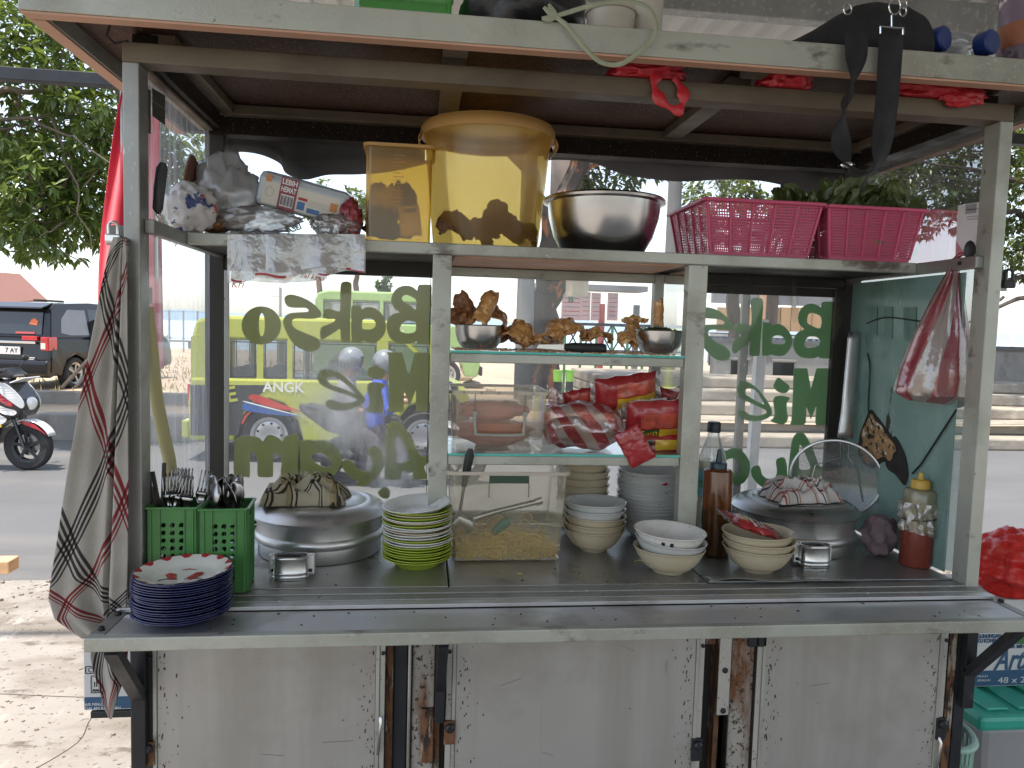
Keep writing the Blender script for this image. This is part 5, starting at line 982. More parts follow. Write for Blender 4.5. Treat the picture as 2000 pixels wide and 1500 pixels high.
# cutlery baskets
GRB = mat('green_basket_plastic', (.05, .19, .045), .4, 0, .1, 12)
LEAF = [(-.5,-.1),(-.2,-.5),(0,-.3),(.15,-.55),(.45,-.2),(.5,.2),(.2,.5),(-.1,.35),(-.25,.5),(-.3,.15)]
def wall_holes(w, h, cols, rows, hs, slot=None):
    lo = [[(0,0),(w,0),(w,h),(0,h)]]
    for i in range(cols):
        for j in range(rows):
            cx = w*(.5+(i-(cols-1)/2)*.19); cy = h*(.80-.090*j); lo.append([(cx+a*hs, cy+b*hs) for a, b in LEAF])
    if slot: lo.append([(w*.5+a*w*.22, h*.905+b*h*.045) for a, b in [(q_.x, q_.y) for q_ in catmull([(-1,0),(-.7,.9),(.7,.9),(1,0),(.7,-.9),(-.7,-.9)], 3)]])
    return lo
def cutlery_basket(label, loc, rz, w, d, h, nrow=8):
    t = thing('cutlery_basket', label, 'basket', loc, rz)
    for (ox, oy, ux, uy, L_, sl) in ((0, 0, 1, 0, w, False), (w, 0, 0, 1, d, True), (w, d, -1, 0, w, False), (0, d, 0, -1, d, True)):
        me = outline_mesh('wall', wall_holes(L_, h, 3, nrow+(0 if not sl else -1), .0098, sl), lambda a, b: (ox+ux*a, oy+uy*a, b), (-uy*.0018, ux*.0018, 0)); mob('wall', me, GRB, t)
        for f in (.06, .24, .76, .94):
            nx, ny = uy, -ux; G().bar((ox+ux*L_*f+nx*.002, oy+uy*L_*f+ny*.002, .001), (ox+ux*L_*f+nx*.002, oy+uy*L_*f+ny*.002, h), .0022, .003, (nx, ny, 0)).build('rib', GRB, t)
    G().box(.001, w-.001, .001, d-.001, 0, .003).build('floor', GRB, t)
    g = G()
    for a, b in (((-.003,-.003),(w+.003,-.003)), ((w+.003,-.003),(w+.003,d+.003)), ((w+.003,d+.003),(-.003,d+.003)), ((-.003,d+.003),(-.003,-.003))): g.bar((a[0],a[1],h), (b[0],b[1],h), .006, .004)
    g.build('rim', GRB, t, bevel=.001); return t
hb = py(440, 990, .02).z
cutlery_basket('green plastic basket full of forks and dark chopsticks by the left post', (.0345, .012, 0), 0, .084, .08, hb, 8); cutlery_basket('green plastic basket of spoons in front of the left pot', (.129, .006, 0), rad(4), .080, .082, hb-.002, 8)
def fork_mesh():
    g = G(); g.grid(lambda u, v: ((u-.5)*(.009-.003*math.sin(v*3.1)), .0015*math.sin(v*6), -.10+.10*v), 2, 6)
    g.uv = None
    g.grid(lambda u, v: ((u-.5)*(.008+.016*min(1, v*1.4)), .004*math.sin(v*3)+.0, .0+.028*v), 4, 4); g.uv = None
    for k in range(4):
        x = -.0095+k*.0063; g.grid(lambda u, v: (x+(u-.5)*.003*(1-.4*v), .0005+.006*v*v, .028+.040*v), 1, 5); g.uv = None
    return g.mesh('fork')
def spoon_mesh():
    g = G(); g.grid(lambda u, v: ((u-.5)*(.009-.003*math.sin(v*3.1)), .0015*math.sin(v*6), -.10+.10*v), 2, 6); g.uv = None
    def bw(u, v):
        w = .0185*math.sin(math.pi*min(1, max(0, .06+.94*v)))**.6+.002; x = (u*2-1)*w; return (x, -.007*(1-(u*2-1)**2)*math.sin(math.pi*v)+.003*v, -.004+.064*v)
    g.grid(bw, 8, 12); return g.mesh('spoon')
fm, sm_ = fork_mesh(), spoon_mesh(); CUT = mat('stainless_cutlery', (.34,.34,.34), .22, 1, .05); CUTD = mat('dull_cutlery', (.12,.12,.12), .3, .9)
for m_ in (fm, sm_): [setattr(p_, 'use_smooth', True) for p_ in m_.polygons]; m_.materials.append(CUT)
rnd = random.Random(12)
def cut(name, me, x, y, z, rx, ry, rz, label, group):
    o = bpy.data.objects.new(name, me); COL.objects.link(o); o.location = (x, y, z); o.rotation_euler = (rx, ry, rz); d = o.modifiers.new('s', 'SOLIDIFY'); d.thickness = .0013
    return tag(o, label, name if name != 'chopstick' else 'chopstick', group)
for k in range(15): cut('fork', fm, .062+.05*rnd.random(), .02+.064*rnd.random(), hb-.012+.010*rnd.random(), rad(rnd.uniform(-14, 10)), rad(rnd.uniform(-6, 20)), rnd.uniform(-.9, .9), 'steel fork standing tines up in the left green basket', 'forks in the green basket')
for k in range(9): cut('spoon', sm_, .142+.052*rnd.random(), .024+.05*rnd.random(), hb-.016+.012*rnd.random(), rad(rnd.uniform(-16, 12)), rad(rnd.uniform(-22, 24)), rnd.uniform(-.8, 3.8), 'steel spoon standing bowl up in the right green basket', 'spoons in the green basket')
BLKS = mat('black_chopstick', (.012,.012,.013), .35); BRS = mat('brown_chopstick', (.09,.035,.02), .5)
for k, (u0, v0, u1, v1, m_) in enumerate(((300, 995, 290, 922, BLKS), (312, 995, 298, 921, BLKS), (317, 1000, 321, 904, BLKS), (292, 1000, 288, 955, BRS), (304, 1000, 303, 950, BRS))):
    a = py(u0, v0, .045); b = py(u1, v1, .045); a = a-(b-a)*.8; tag(G().bar((0,0,0), tuple(b-a), .006, .006, (0,1,0)).build('chopstick', m_, loc=tuple(a)), ['black chopstick leaning furthest left in the fork basket', 'black chopstick leaning beside the leftmost one', 'upright black chopstick tallest in the fork basket', 'short brown chopstick against the left basket edge', 'short brown chopstick behind the black ones'][k], 'chopstick')

# ------------------------------------------------------------------ pots with lids
def pot(label, x, y, r, z_lid_front, z_ring, tin, lidr, seed, lidm=POTM):
    t = thing('steamer_pot', label, 'pot', (x, y, 0))
    zl = z_lid_front
    b_ = G().lathe([(0, .001), (r*.97, .001), (r*.985, .004), (r*.985, z_ring-.010), (r*1.035, z_ring-.004), (r*1.045, z_ring+.004), (r*1.02, z_ring+.010), (r, z_ring+.012), (r, zl-.008), (r*1.02, zl-.004), (r*.99, zl-.002), (r*.97, .02), (0, .015)], 64).build('body', POTM, t, True)
    G().lathe([(r*1.0, zl-.006), (lidr, zl-.003), (lidr*1.01, zl+.002), (lidr*.985, zl+.005), (lidr*.95, zl+.011), (lidr*.87, zl+.019), (lidr*.77, zl+.0235), (lidr*.70, zl+.025), (lidr*.665, zl+.022), (lidr*.64, zl+.0245), (0, zl+.028)], 72).build('lid', lidm, t, True)
    if tin:
        tx, ty, tw, td, th = tin; prof = [(.0, 0), (1, 0), (1.0, .08), (1.05, .12), (1.0, .16), (1.0, .24), (1.05, .28), (1.0, .32), (1.0, .86), (1.05, .9), (1.0, .94), (1.04, 1.0), (.96, 1.0), (.94, .5), (0, .5)]
        n = 36; g = G(); rings = []
        for pr, pz_ in prof:
            if pr == 0: rings.append([(tx, ty, pz_*th)]*n); continue
            ring = []
            for k in range(n):
                a = 2*math.pi*k/n; ca, sa = math.cos(a), math.sin(a); e = .72; ring.append((tx+pr*tw/2*math.copysign(abs(ca)**e, ca), ty+pr*td/2*math.copysign(abs(sa)**e, sa), pz_*th+.001))
            rings.append(ring)
        vs = [p_ for r_ in rings for p_ in r_]; fs = [(i*n+k, i*n+(k+1) % n, (i+1)*n+(k+1) % n, (i+1)*n+k) for i in range(len(rings)-1) for k in range(n)]
        tt = g.add(vs, fs).build('draft_tin', POTM, t, True); G().blob((tx, ty, th*.80), (tw*.40, td*.36, th*.16), 3, .5, 6, seed).build('ash', CHAR, tt, True)
        for sx in (-1, 1): G().box(tx+sx*tw*.56-.008, tx+sx*tw*.56+.008, ty+td*.2, ty+td*.5+.006, .006, th*.95).build('tin_flange', POTM, tt, bevel=.002); G().lathe([(0,0),(.004,0),(.003,.003),(0,.004)], 8).build('rivet', CHAR, tt, loc=(tx+sx*tw*.56, ty+td*.2-.0005, th*.3), rot=(rad(90),0,0))
    return t
p1 = (py(626, 1030, .29).x, .292); lr = .150; zl = py(626, 1030, p1[1]-lr).z; zr = py(640, 1071, p1[1]-.138).z
tx = pz(565, 1136, 0); pot('large round aluminium steamer pot with a cloth on its lid at left', p1[0], p1[1], .137, zl, zr, (tx.x-p1[0], tx.y+.018-p1[1], .066, .036, py(565, 1090, tx.y).z), lr, 1)
POT2 = mat('grey_pot_lid', (.42,.42,.42), .34, .95, .1, 6, (1,1,1), [((.16,.155,.15), .6, .2, 7, (1,1,1), .45)], .05, 50)
p2 = (py(1552, 1005, .30).x, .305); lr2 = .150; zl2 = py(1560, 1022, p2[1]-lr2).z; zr2 = py(1560, 1066, p2[1]-.142).z
tx = pz(1598, 1111, 0); pot('dark lidded aluminium steamer pot in front of the wire skimmer', p2[0], p2[1], .138, zl2, zr2, (tx.x-p2[0], tx.y+.018-p2[1], .066, .036, py(1598, 1068, tx.y).z), lr2, 4, POT2)
# cloths
def cloth_heap(name, label, m, c, w, d, h, seed, su=1, rz=0, cat='cloth'):
    V = Vector((seed*3.3, seed*1.7, 0))
    def fn(u, v):
        a, b = u*2-1, v*2-1; rr = max(abs(a)**3.2, abs(b)**3.2); env = max(0, 1-rr)**.42
        f = 1-2*abs(noise.noise(Vector((a*1.3+b*.6, b*1.6, 1))+V)); f2 = 1-2.2*abs(noise.noise(Vector((a*3.1, b*2.7-a, 3))+V))
        z = h*env*(.38+.40*f+.22*f2); wx = .30*noise.noise(Vector((b*2.2, a*1.5, 7))+V)
        x = (a*(1-.16*env)+wx*.8)*w/2+.02*math.sin(7*b+seed)*env*w; y = (b*(1-.15*env)+.25*noise.noise(Vector((a*2.5, b, 9))+V))*d/2
        return (x, y, max(.0015, z))
    g = G().grid(fn, 56, 44); patch_uv(g, lambda a, b: (a*su+.25*b, b*su-.15*a)); return tag(g.build(name, m, None, True, solid=.0025, loc=c, rot=(0, 0, rz)), label, cat)
K, K2 = (1,1,1), (.10,.09,.09)
PL1 = plaid('cream_black_check', (.40,.36,.25), 1.6, 1.9, [(0, K), (.10, K2), (.14, K), (.19, K2), (.24, K), (.50, (.75,.68,.5)), (.60, K2), (.64, K), (.70, K2), (.74, K)])
PL2 = plaid('white_red_check', (.58,.55,.52), 2.2, 2.4, [(0, K), (.10, (.55,.12,.08)), (.15, K), (.2, (.6,.2,.12)), (.23, K), (.5, (.16,.15,.2)), (.545, K), (.60, (.7,.3,.2)), (.63, K)])
cz = zl+.0265; q_ = py(598, 960, .30); cloth_heap('dish_cloth', 'crumpled cream and black checked cloth on the left pot lid', PL1, (py(598, 965, .29).x, .272, cz-.001), .175, .12, .066, 3)
q_ = py(1555, 965, .30); cloth_heap('dish_cloth', 'crumpled white and red checked cloth on the right pot lid', PL2, (py(1556, 965, .30).x, .285, zl2+.026), .165, .115, .058, 5, rz=.15)
DKC = mat('mauve_grey_rag', (.14,.10,.11), .95, 0, .35, 9, dirt=[((.26,.12,.15), .56, .1, 5, (1,1,1), .9)], bump=.4, bscale=90)
def rag(u, v):
    th = u*2*math.pi; ph = v*math.pi; k = 1+.30*noise.noise((2.2*math.cos(th), 2.2*math.sin(th), 3*math.cos(ph)))+.12*math.sin(5*th+4*ph); rz_ = .055
    return (.036*k*math.cos(th)*math.sin(ph)**.6, .030*k*math.sin(th)*math.sin(ph)**.6, .048-.047*math.cos(ph)*(1 if math.cos(ph) > 0 else 1.0)*(.9+.1*k))
tag(G().grid(rag, 44, 28, True).build('rag', DKC, None, True, loc=(py(1720, 1050, .20).x, .205, .002)), 'dark mauve rag bunched beside the red sauce bottle', 'cloth')

# ------------------------------------------------------------------ noodle tub with noodles and ladles
FROST = film('frosted_tub', (.70,.64,.46), .72, gloss=.12, vscale=8, cvar=.14, transl=.6); FROSTB = film('beige_tub', (.62,.54,.40), .68, gloss=.12, vscale=7, cvar=.1, transl=.6); RIMB = mat('beige_rim', (.45,.40,.32), .35)
def tub(label, x0, x1, y0, y1, z0, z1, m, rimm, taper=.9, flange=.008, rcor=.018, name='storage_tub'):
    t = thing(name, label, 'tub', ((x0+x1)/2, (y0+y1)/2, z0)); hx, hy = (x1-x0)/2, (y1-y0)/2; H = z1-z0
    def rr(hx_, hy_, r_, n=6):
        P = []
        for cx, cy, a0 in ((hx_-r_, hy_-r_, 0), (-hx_+r_, hy_-r_, 90), (-hx_+r_, -hy_+r_, 180), (hx_-r_, -hy_+r_, 270)):
            for k in range(n+1): a = rad(a0+90*k/n); P.append((cx+r_*math.cos(a), cy+r_*math.sin(a)))
        return P
    rings = []
    for f in (0, .02, .1, .3, .5, .7, .9, 1.0):
        s_ = taper+(1-taper)*f; rc = rcor*(.7 if f > 0 else .4); ins = .006 if f == 0 else 0
        rings.append([(a, b, .0008+H*f) for a, b in rr(hx*s_-ins, hy*s_-ins, rc)])
    n = len(rings[0]); vs = [p_ for r_ in rings for p_ in r_]; fs = [(i*n+k, i*n+(k+1) % n, (i+1)*n+(k+1) % n, (i+1)*n+k) for i in range(len(rings)-1) for k in range(n)]+[tuple(range(n))]
    G().add(vs, fs).build('shell', m, t, True)
    a = rr(hx, hy, rcor*.7); b = rr(hx+flange, hy+flange, rcor)
    vs = [(p_[0], p_[1], H) for p_ in a]+[(p_[0], p_[1], H+.001) for p_ in b]+[(p_[0], p_[1], H-.006) for p_ in b]+[(p_[0]*1.005, p_[1]*1.005, H-.004) for p_ in a]
    fs = [(j*n+k, j*n+(k+1) % n, ((j+1) % 4)*n+(k+1) % n, ((j+1) % 4)*n+k) for j in range(4) for k in range(n)]
    G().add(vs, fs).build('rim', rimm, t, True); return t
nx0, nx1 = pz(885, 1098, 0).x-.012, pz(1090, 1098, 0).x+.014; ny0 = .172; nz = min(.203, py(1000, 922, ny0).z)
nb_ = tub('open frosted tub of yellow noodles in the middle of the counter', nx0, nx1, ny0, ny0+.205, 0, nz, FROST, RIMB, .92)
g0_ = (nx0+nx1)/2; G().box(-.043, .043, -.1065, -.1032, nz-.024, nz-.008).build('label_strip', mat('dark_green_strip', (.02,.06,.03), .5), nb_)
for x in (-.043, .043): G().box(x-.001, x+.001, -.1068, -.1034, nz-.055, nz-.0245).build('moulded_line', mat('brown_line', (.22,.15,.1), .5) if 'brown_line' not in MATS else MATS['brown_line'], nb_)
NOOD = mat('yellow_noodle', (.66,.48,.15), .4, 0, .15, 30, sss=.15); rnd = random.Random(5); g = G()
for k in range(620):
    x = rnd.uniform(nx0+.018, nx1-.018); y = rnd.choice((rnd.uniform(ny0+.014, ny0+.03), rnd.uniform(ny0+.014, ny0+.19))); zt = .050*(.75+.6*noise.noise((x*14, y*6, 2)))+.022*math.cos((x-g0_)*15); z = rnd.uniform(.006, max(.012, zt)); P = []
    a = rnd.uniform(0, 6.3); rr_ = rnd.uniform(.006, .013); dz = rnd.uniform(-.006, .006)
    for i in range(8):
        a += rnd.uniform(.3, .9); P.append((min(nx1-.017, max(nx0+.017, x+rr_*math.cos(a))), min(ny0+.19, max(ny0+.0125, y+.5*rr_*math.sin(a*.7))), max(.004, z+rr_*.8*math.sin(a)+dz*i/8)))
    g.tube(P, .0016, 5)
tag(g.build('noodles', NOOD, None, True), 'pile of thin yellow noodles inside the frosted tub', 'noodles', kind='stuff')
def utensil(name, label, cat, pts, radii, m, parts):
    a = Vector(pts[0]); t = thing(name, label, cat, tuple(a)); G().tube([tuple(Vector(p_)-a) for p_ in pts], radii, 10).build('handle', m, t, True)
    for nm, P, R_, mm in parts: G().tube([tuple(Vector(p_)-a) for p_ in P], R_, 10, flat=.55).build(nm, mm, t, True)
    return t
yy = ny0+.03
utensil('ladle', 'ladle with a black grip leaning out of the noodle tub', 'ladle', [py(897, 1008, yy+.02), py(906, 950, yy+.01)], .0035, STEM, [('grip', [py(906, 950, yy+.01), py(911, 920, yy+.004), py(917, 890, yy-.002), py(919, 876, yy-.002)], [.006, .009, .010, .005], BLKP), ('scoop', [py(885, 1025, yy+.03), py(897, 1012, yy+.03), py(915, 1022, yy+.03), py(922, 1040, yy+.03)], [.010, .016, .016, .008], STEM)])
utensil('tongs', 'steel tongs lying aslant above the noodles', 'tongs', [py(925, 1012, yy+.02), py(980, 996, yy+.02), py(1057, 978, yy+.02)], [.009, .006, .007], STEM, [('end_loop', [py(1046, 981, yy+.018), py(1059, 977, yy+.018)], [.0085, .0085], STEM)])
utensil('scoop', 'green handled scoop half buried in the noodles', 'scoop', [py(955, 1060, yy), py(970, 1035, yy)], .004, STEM, [('grip', [py(966, 1040, yy), py(985, 1022, yy), py(995, 1016, yy)], [.010, .0125, .009], mat('dark_green_grip', (.02,.16,.10), .4))])

# ------------------------------------------------------------------ bottles
def lathe_thing(name, label, cat, loc, parts, rot=None, n=32):
    t = thing(name, label, cat, loc, rot=rot)
    for nm, prof, m in parts: G().lathe(prof, n).build(nm, m, t, True)
    return t
PETW = film('clear_bottle_plastic', (.80,.86,.84), .80, gloss=.35, vscale=10, cvar=.08, bump=.2, bscale=60); CAPN = mat('navy_cap', (.010,.018,.035), .4); LBLB = mat('blue_green_label', (.12,.34,.40), .4, 0, .35, 30, dirt=[((.05,.22,.08), .55, .05, 40, (1,1,1), .4), ((.7,.72,.7), .6, .04, 26, (1,1,1), .4)]); LIQ = film('pale_liquid', (.62,.66,.45), .45, gloss=.2)
bx = py(1393, 900, .305).x; zt = py(1387, 824, .305).z; Hb = zt
lathe_thing('water_bottle', 'clear water bottle with a navy cap behind the brown bottle', 'bottle', (bx, .31, 0), [('body', [(0,.001),(.03,.001),(.033,.006),(.033,Hb*.34),(.031,Hb*.36),(.033,Hb*.38),(.033,Hb*.66),(.031,Hb*.72),(.022,Hb*.82),(.0145,Hb*.88),(.0135,Hb*.92)], PETW), ('label', [(.0335,Hb*.40),(.0336,Hb*.41),(.0336,Hb*.60),(.0335,Hb*.61)], LBLB), ('cap', [(.0155,Hb*.915),(.016,Hb*.92),(.016,Hb*.99),(.014,Hb),(0,Hb)], CAPN), ('liquid', [(0,.003),(.031,.004),(.031,Hb*.36),(.031,Hb*.69),(0,Hb*.69)], LIQ)])
text('label_letter', 'A', .03, mat('navy_print', (.03,.05,.2), .5), bpy.data.objects.get('water_bottle'), (-.008, -.0345, Hb*.5), (1,0,0), (0,0,1), bold=.001)
AMB = film('brown_translucent_bottle', (.34,.14,.035), .35, tint=(.75,.36,.10), gloss=.3, vscale=5, cvar=.06, transl=.75, fgloss=.15); SOY = mat('black_sauce', (.006,.005,.005), .15); NOZ = mat('dark_teal_nozzle', (.012,.035,.05), .4)
bx = pz(1388, 1094, 0); zt = py(1400, 918, bx.y+.03).z; H = zt
lathe_thing('sauce_bottle', 'brown sauce bottle half full of black sauce with a dark nozzle', 'bottle', (py(1396, 1080, .225).x, .228, 0), [('shell', [(0,.001),(.030,.001),(.033,.005),(.033,H*.9),(.032,H*.98),(.028,H),(.013,H+.001)], AMB), ('sauce', [(0,.003),(.0315,.004),(.0315,H*.52),(0,H*.52)], SOY), ('collar', [(.019,H+.0012),(.019,H+.013),(.0175,H+.015),(.008,H+.016)], NOZ), ('nozzle', [(.008,H+.014),(.006,H+.03),(.0035,H+.045),(0,H+.0455)], NOZ)])
YLW = mat('yellow_nozzle', (.52,.34,.05), .4); SQZ = film('milky_squeeze_bottle', (.66,.56,.32), .52, gloss=.15, vscale=5, cvar=.08, transl=.6, fgloss=.2); CHIL = mat('red_brown_sauce', (.17,.035,.022), .25); WRAP = film('cling_wrap', (.62,.58,.50), .42, gloss=.5, vscale=14, cvar=.2, bump=.9, bscale=45, fgloss=.12)
bx = pz(1790, 1112, 0); by = bx.y+.032; xx = py(1790, 1060, by).x; H = py(1790, 952, by).z; s_b = lathe_thing('sauce_bottle', 'squeeze bottle with a yellow nozzle and red sauce at the right end', 'bottle', (xx, by, 0), [('shell', [(.034,H*.462),(.034,H*.62),(.0325,H*.66),(.034,H*.70),(.034,H*.93),(.030,H*.98),(.018,H)], SQZ), ('sauce', [(0,.001),(.032,.001),(.034,.004),(.034,H*.46),(0,H*.46)], CHIL), ('cap', [(.020,H-.002),(.020,H+.014),(.017,H+.018),(.009,H+.019)], YLW), ('nozzle', [(.009,H+.017),(.006,H+.024),(.0045,H+.034),(0,H+.035)], YLW)])
def wr(u, v):
    a = u*2*math.pi; r_ = .0355+.006*noise.noise((3*math.cos(a), 3*math.sin(a), v*5))+.004*math.sin(9*a+3*v); r_ += (.014*max(0, math.cos(a-3.0))**4*(.5-abs(v-.75)) if v > .4 else 0); return (r_*math.cos(a), r_*math.sin(a), H*(.40+.42*v)-.01*math.cos(a-.4)*(1-v))
G().grid(wr, 60, 14, True).build('cling_wrap', WRAP, s_b, True); G().tube([(.0368*math.cos(2*math.pi*k/24), .0368*math.sin(2*math.pi*k/24), H*.62+.003*math.cos(2*math.pi*k/24)) for k in range(24)], .0012, 6, True).build('rubber_band', BLKP, s_b, True)

# wire skimmer leaning in the right corner
SKM = mat('pale_steel', (.62,.62,.61), .38, .9)
t = thing('skimmer', 'round wire mesh skimmer with a long flat steel handle standing in the corner', 'skimmer', tuple(py(1632, 1000, .37))); o0 = Vector(t.location)
ctr = py(1632, 934, .37)-o0; Rr = 74/ppm(py(1632, 932, .37)); X = Vector((1.0,-.50,0)); Z = Vector((.0,.04,1)).normalized()
ringp = [ctr+X*Rr*math.cos(2*math.pi*k/48)+Z*Rr*math.sin(2*math.pi*k/48) for k in range(48)]
G().tube([tuple(p_) for p_ in ringp], .0040, 8, True).build('ring', SKM, t, True)
MESHM = film('wire_mesh', (.34,.34,.33), .62, gloss=.1, vscale=300, cvar=.3)
G().grid(lambda u, v: tuple(ctr+X*Rr*.99*v*math.cos(2*math.pi*u)+Z*Rr*.99*v*math.sin(2*math.pi*u)+Vector((.008*(1-v*v), .016*(1-v*v), 0))), 40, 8, True).build('mesh_net', MESHM, t, True)
h0 = py(1650, 855, .40)-o0; h1 = py(1668, 648, .43)-o0
def hnd(u, v):
    p_ = h0.lerp(h1, v); wd = (.0165 if v > .25 else .0215-.02*v) ; return (p_.x+(u-.5)*2*wd, p_.y-.006*(1-(2*u-1)**2), p_.z)
G().grid(hnd, 6, 14).build('handle', SKM, t, True, solid=.0015)
for s_ in (-1, 1): G().tube([tuple(h0+Vector((s_*.012, 0, 0))), tuple(h0+Vector((s_*.011, -.004, -.05))), tuple(ctr+X*s_*Rr*.45+Z*Rr*.3), tuple(ctr+X*s_*Rr*.6-Z*Rr*.55)], .0016, 6).build('stay_wire', STEM, t, True)

# red sachet lying in the top cream bowl, then packets on the glass shelf
def pillow_fn(w, h, t, seed, side):
    V = Vector((seed*2.7, seed, 0))
    def fn(u, v):
        a, b = 2*u-1, 2*v-1; e = max(0, (1-abs(a)**3.2)*(1-abs(b)**2.2)); z = t*.5*(e**.55)*(1+.25*noise.noise(Vector((a*2, b*2, 0))+V))+.0022*noise.noise(Vector((a*7, b*7, side))+V)*(1.2-e*.5)
        return Vector((a*w/2*(1-.04*e), b*h/2*(1-.06*e), side*z+.003*math.sin(a*9+seed)*abs(b)**6))
    return fn
RPK = mat('red_foil', (.33,.022,.025), .25, 0, .2, 14, coat=.6, bump=.3, bscale=40); YPK = mat('yellow_print', (.62,.40,.03), .3, coat=.5, bump=.25, bscale=40); GPK = mat('dark_green_print', (.015,.07,.03), .3, coat=.5, bump=.25, bscale=40); TOMP = mat('tomato_print', (.45,.07,.04), .3, 0, .5, 40, coat=.5); WPK = mat('white_print_foil', (.66,.64,.62), .3, coat=.5); CLP = film('clear_sachet', (.80,.76,.74), .55, gloss=.7, vscale=20, cvar=.2, bump=1, bscale=50, fgloss=.08)
def sachet(label, c, X, Y, w, h, t, seed, patches, txt=None, base=RPK, group=None, end=None):
    X = Vector(X).normalized(); Y = Vector(Y); Y = (Y-X*Y.dot(X)).normalized(); Z = X.cross(Y); o = thing('sauce_sachet', label, 'sachet', tuple(c), 0, group); T_ = lambda p_: tuple(X*p_.x+Y*p_.y+Z*p_.z)
    f1, f2 = pillow_fn(w, h, t, seed, 1), pillow_fn(w, h, t, seed, -1); g = G().grid(lambda u, v: T_(f1(u, v)), 26, 20); g.grid(lambda u, v: T_(f2(u, v)), 26, 20); b_ = g.build('packet', base, o, True)
    for (u0, u1, v0, v1, m_) in patches: G().grid(lambda u, v: T_(f1(u0+(u1-u0)*u, v0+(v1-v0)*v)+Vector((0, 0, .0009))), 10, 8).build('printed_panel', m_, o, True)
    if txt:
        s_, tu, tv, size, m_ = txt; me = text_mesh(s_, size, .0002, .0004)
        for v_ in me.vertices: u_ = tu+v_.co.x/w; vv = tv+v_.co.y/h; v_.co = Vector(T_(f1(min(.98, max(.02, u_)), min(.98, max(.02, vv)))+Vector((0, 0, .0016+v_.co.z))))
        mob('printed_text', me, m_, o)
    if end:
        for s_ in (0, 1): G().grid(lambda u, v: T_(Vector((-w/2-.012+u*.014 if s_ == 0 else w/2-.002+u*.014, (v-.5)*h*.95, .003*math.sin(v*17+u*3)))), 3, 16).build('crimped_end', end, o, True)
    return o
xE = oE[-1].location; sachet('opened red sachet with white stripes lying across the topmost cream bowl', (xE.x-.022, xE.y-.01, xE.z+.068), (1, .06, -.34), (0, 1, .12), .125, .075, .022, 3, [(.12,.35,.2,.8,TOMP), (.40,.48,.1,.9,WPK), (.55,.60,.15,.85,WPK), (.64,.68,.15,.85,WPK), (.28,.42,.42,.62,LIMEP)], None, RPK, None, CLP)
# ================================================================== things on the glass shelves
z1, z2 = .2352, .4592; yf = S_+.012
# lower glass shelf: beige tub with a wire handle
tx0, tx1 = py(884, 880, yf+.01).x, py(1060, 880, yf+.01).x; zt = py(970, 765, yf).z
tb = tub('beige plastic tub with a wire handle and meat packs on the lower glass shelf', tx0-.004, tx1+.006, yf+.004, D_-.075, z1, zt, FROSTB, RIMB, .93, .007, .016, 'storage_tub')
wx = (tx1-tx0)/2; hh = zt-z1; fy = -((D_-.075)-(yf+.004))/2
GRH = mat('grey_handle', (.30,.30,.26), .4)
g = [(-.055, fy-.004, hh*.62), (-.053, fy-.008, hh*.36), (-.044, fy-.010, hh*.30), (.044, fy-.010, hh*.30), (.053, fy-.008, hh*.36), (.056, fy-.004, hh*.62)]
G().tube([tuple(p_) for p_ in catmull(g, 5, False)], .0034, 8).build('handle', GRH, tb, True)
for x in (-.055, .056): G().box(x-.005, x+.005, fy-.007, fy+.004, hh*.60, hh*.68).build('handle_lug', GRH, tb, bevel=.001); G().box(x-.0008, x+.0008, fy-.0015, fy+.003, hh*.4, hh-.007).build('moulded_line', MATS['brown_line'], tb)
for k in range(5): x = -.08+k*.038; G().box(x-.0008, x+.0008, fy-.0085, fy-.0065, hh-.007, hh+.0).build('rim_line', MATS['brown_line'], tb)
MEAT = mat('pink_meat_pack', (.58,.20,.12), .4, 0, .2, 14, coat=.3); MEAT2 = mat('pale_pink_pack', (.60,.28,.24), .4, 0, .2, 10); 
cxm = (tx0+tx1)/2; cym = (yf+D_-.07)/2
for k, (dx, dy, dz, rx, ry, rz_, m_, lb) in enumerate(((.0, -.075, .052, .075, .012, .010, MEAT, 'flat red meat pack nearest the front of the beige tub'), (-.01, -.05, .087, .070, .03, .022, MEAT2, 'pale pink pack lying on top inside the beige tub'), (.0, .02, .03, .080, .07, .028, MEAT2, 'pale pack at the bottom of the beige tub'))):
    if k == 0: tag(G().box(-rx*.85, rx*.85, -ry, ry, -rz_, rz_*1.1).build('meat_pack', m_, None, bevel=.004, loc=(cxm+dx, cym+dy, z1+dz)), lb, 'food pack'); continue
    tag(G().blob((0,0,0), (rx, ry, rz_), 3, .4, 2.5, k+4, None, True).build('meat_pack', m_, None, True, loc=(cxm+dx, cym+dy, z1+dz-(0.0 if k < 2 else .0))), lb, 'food pack')
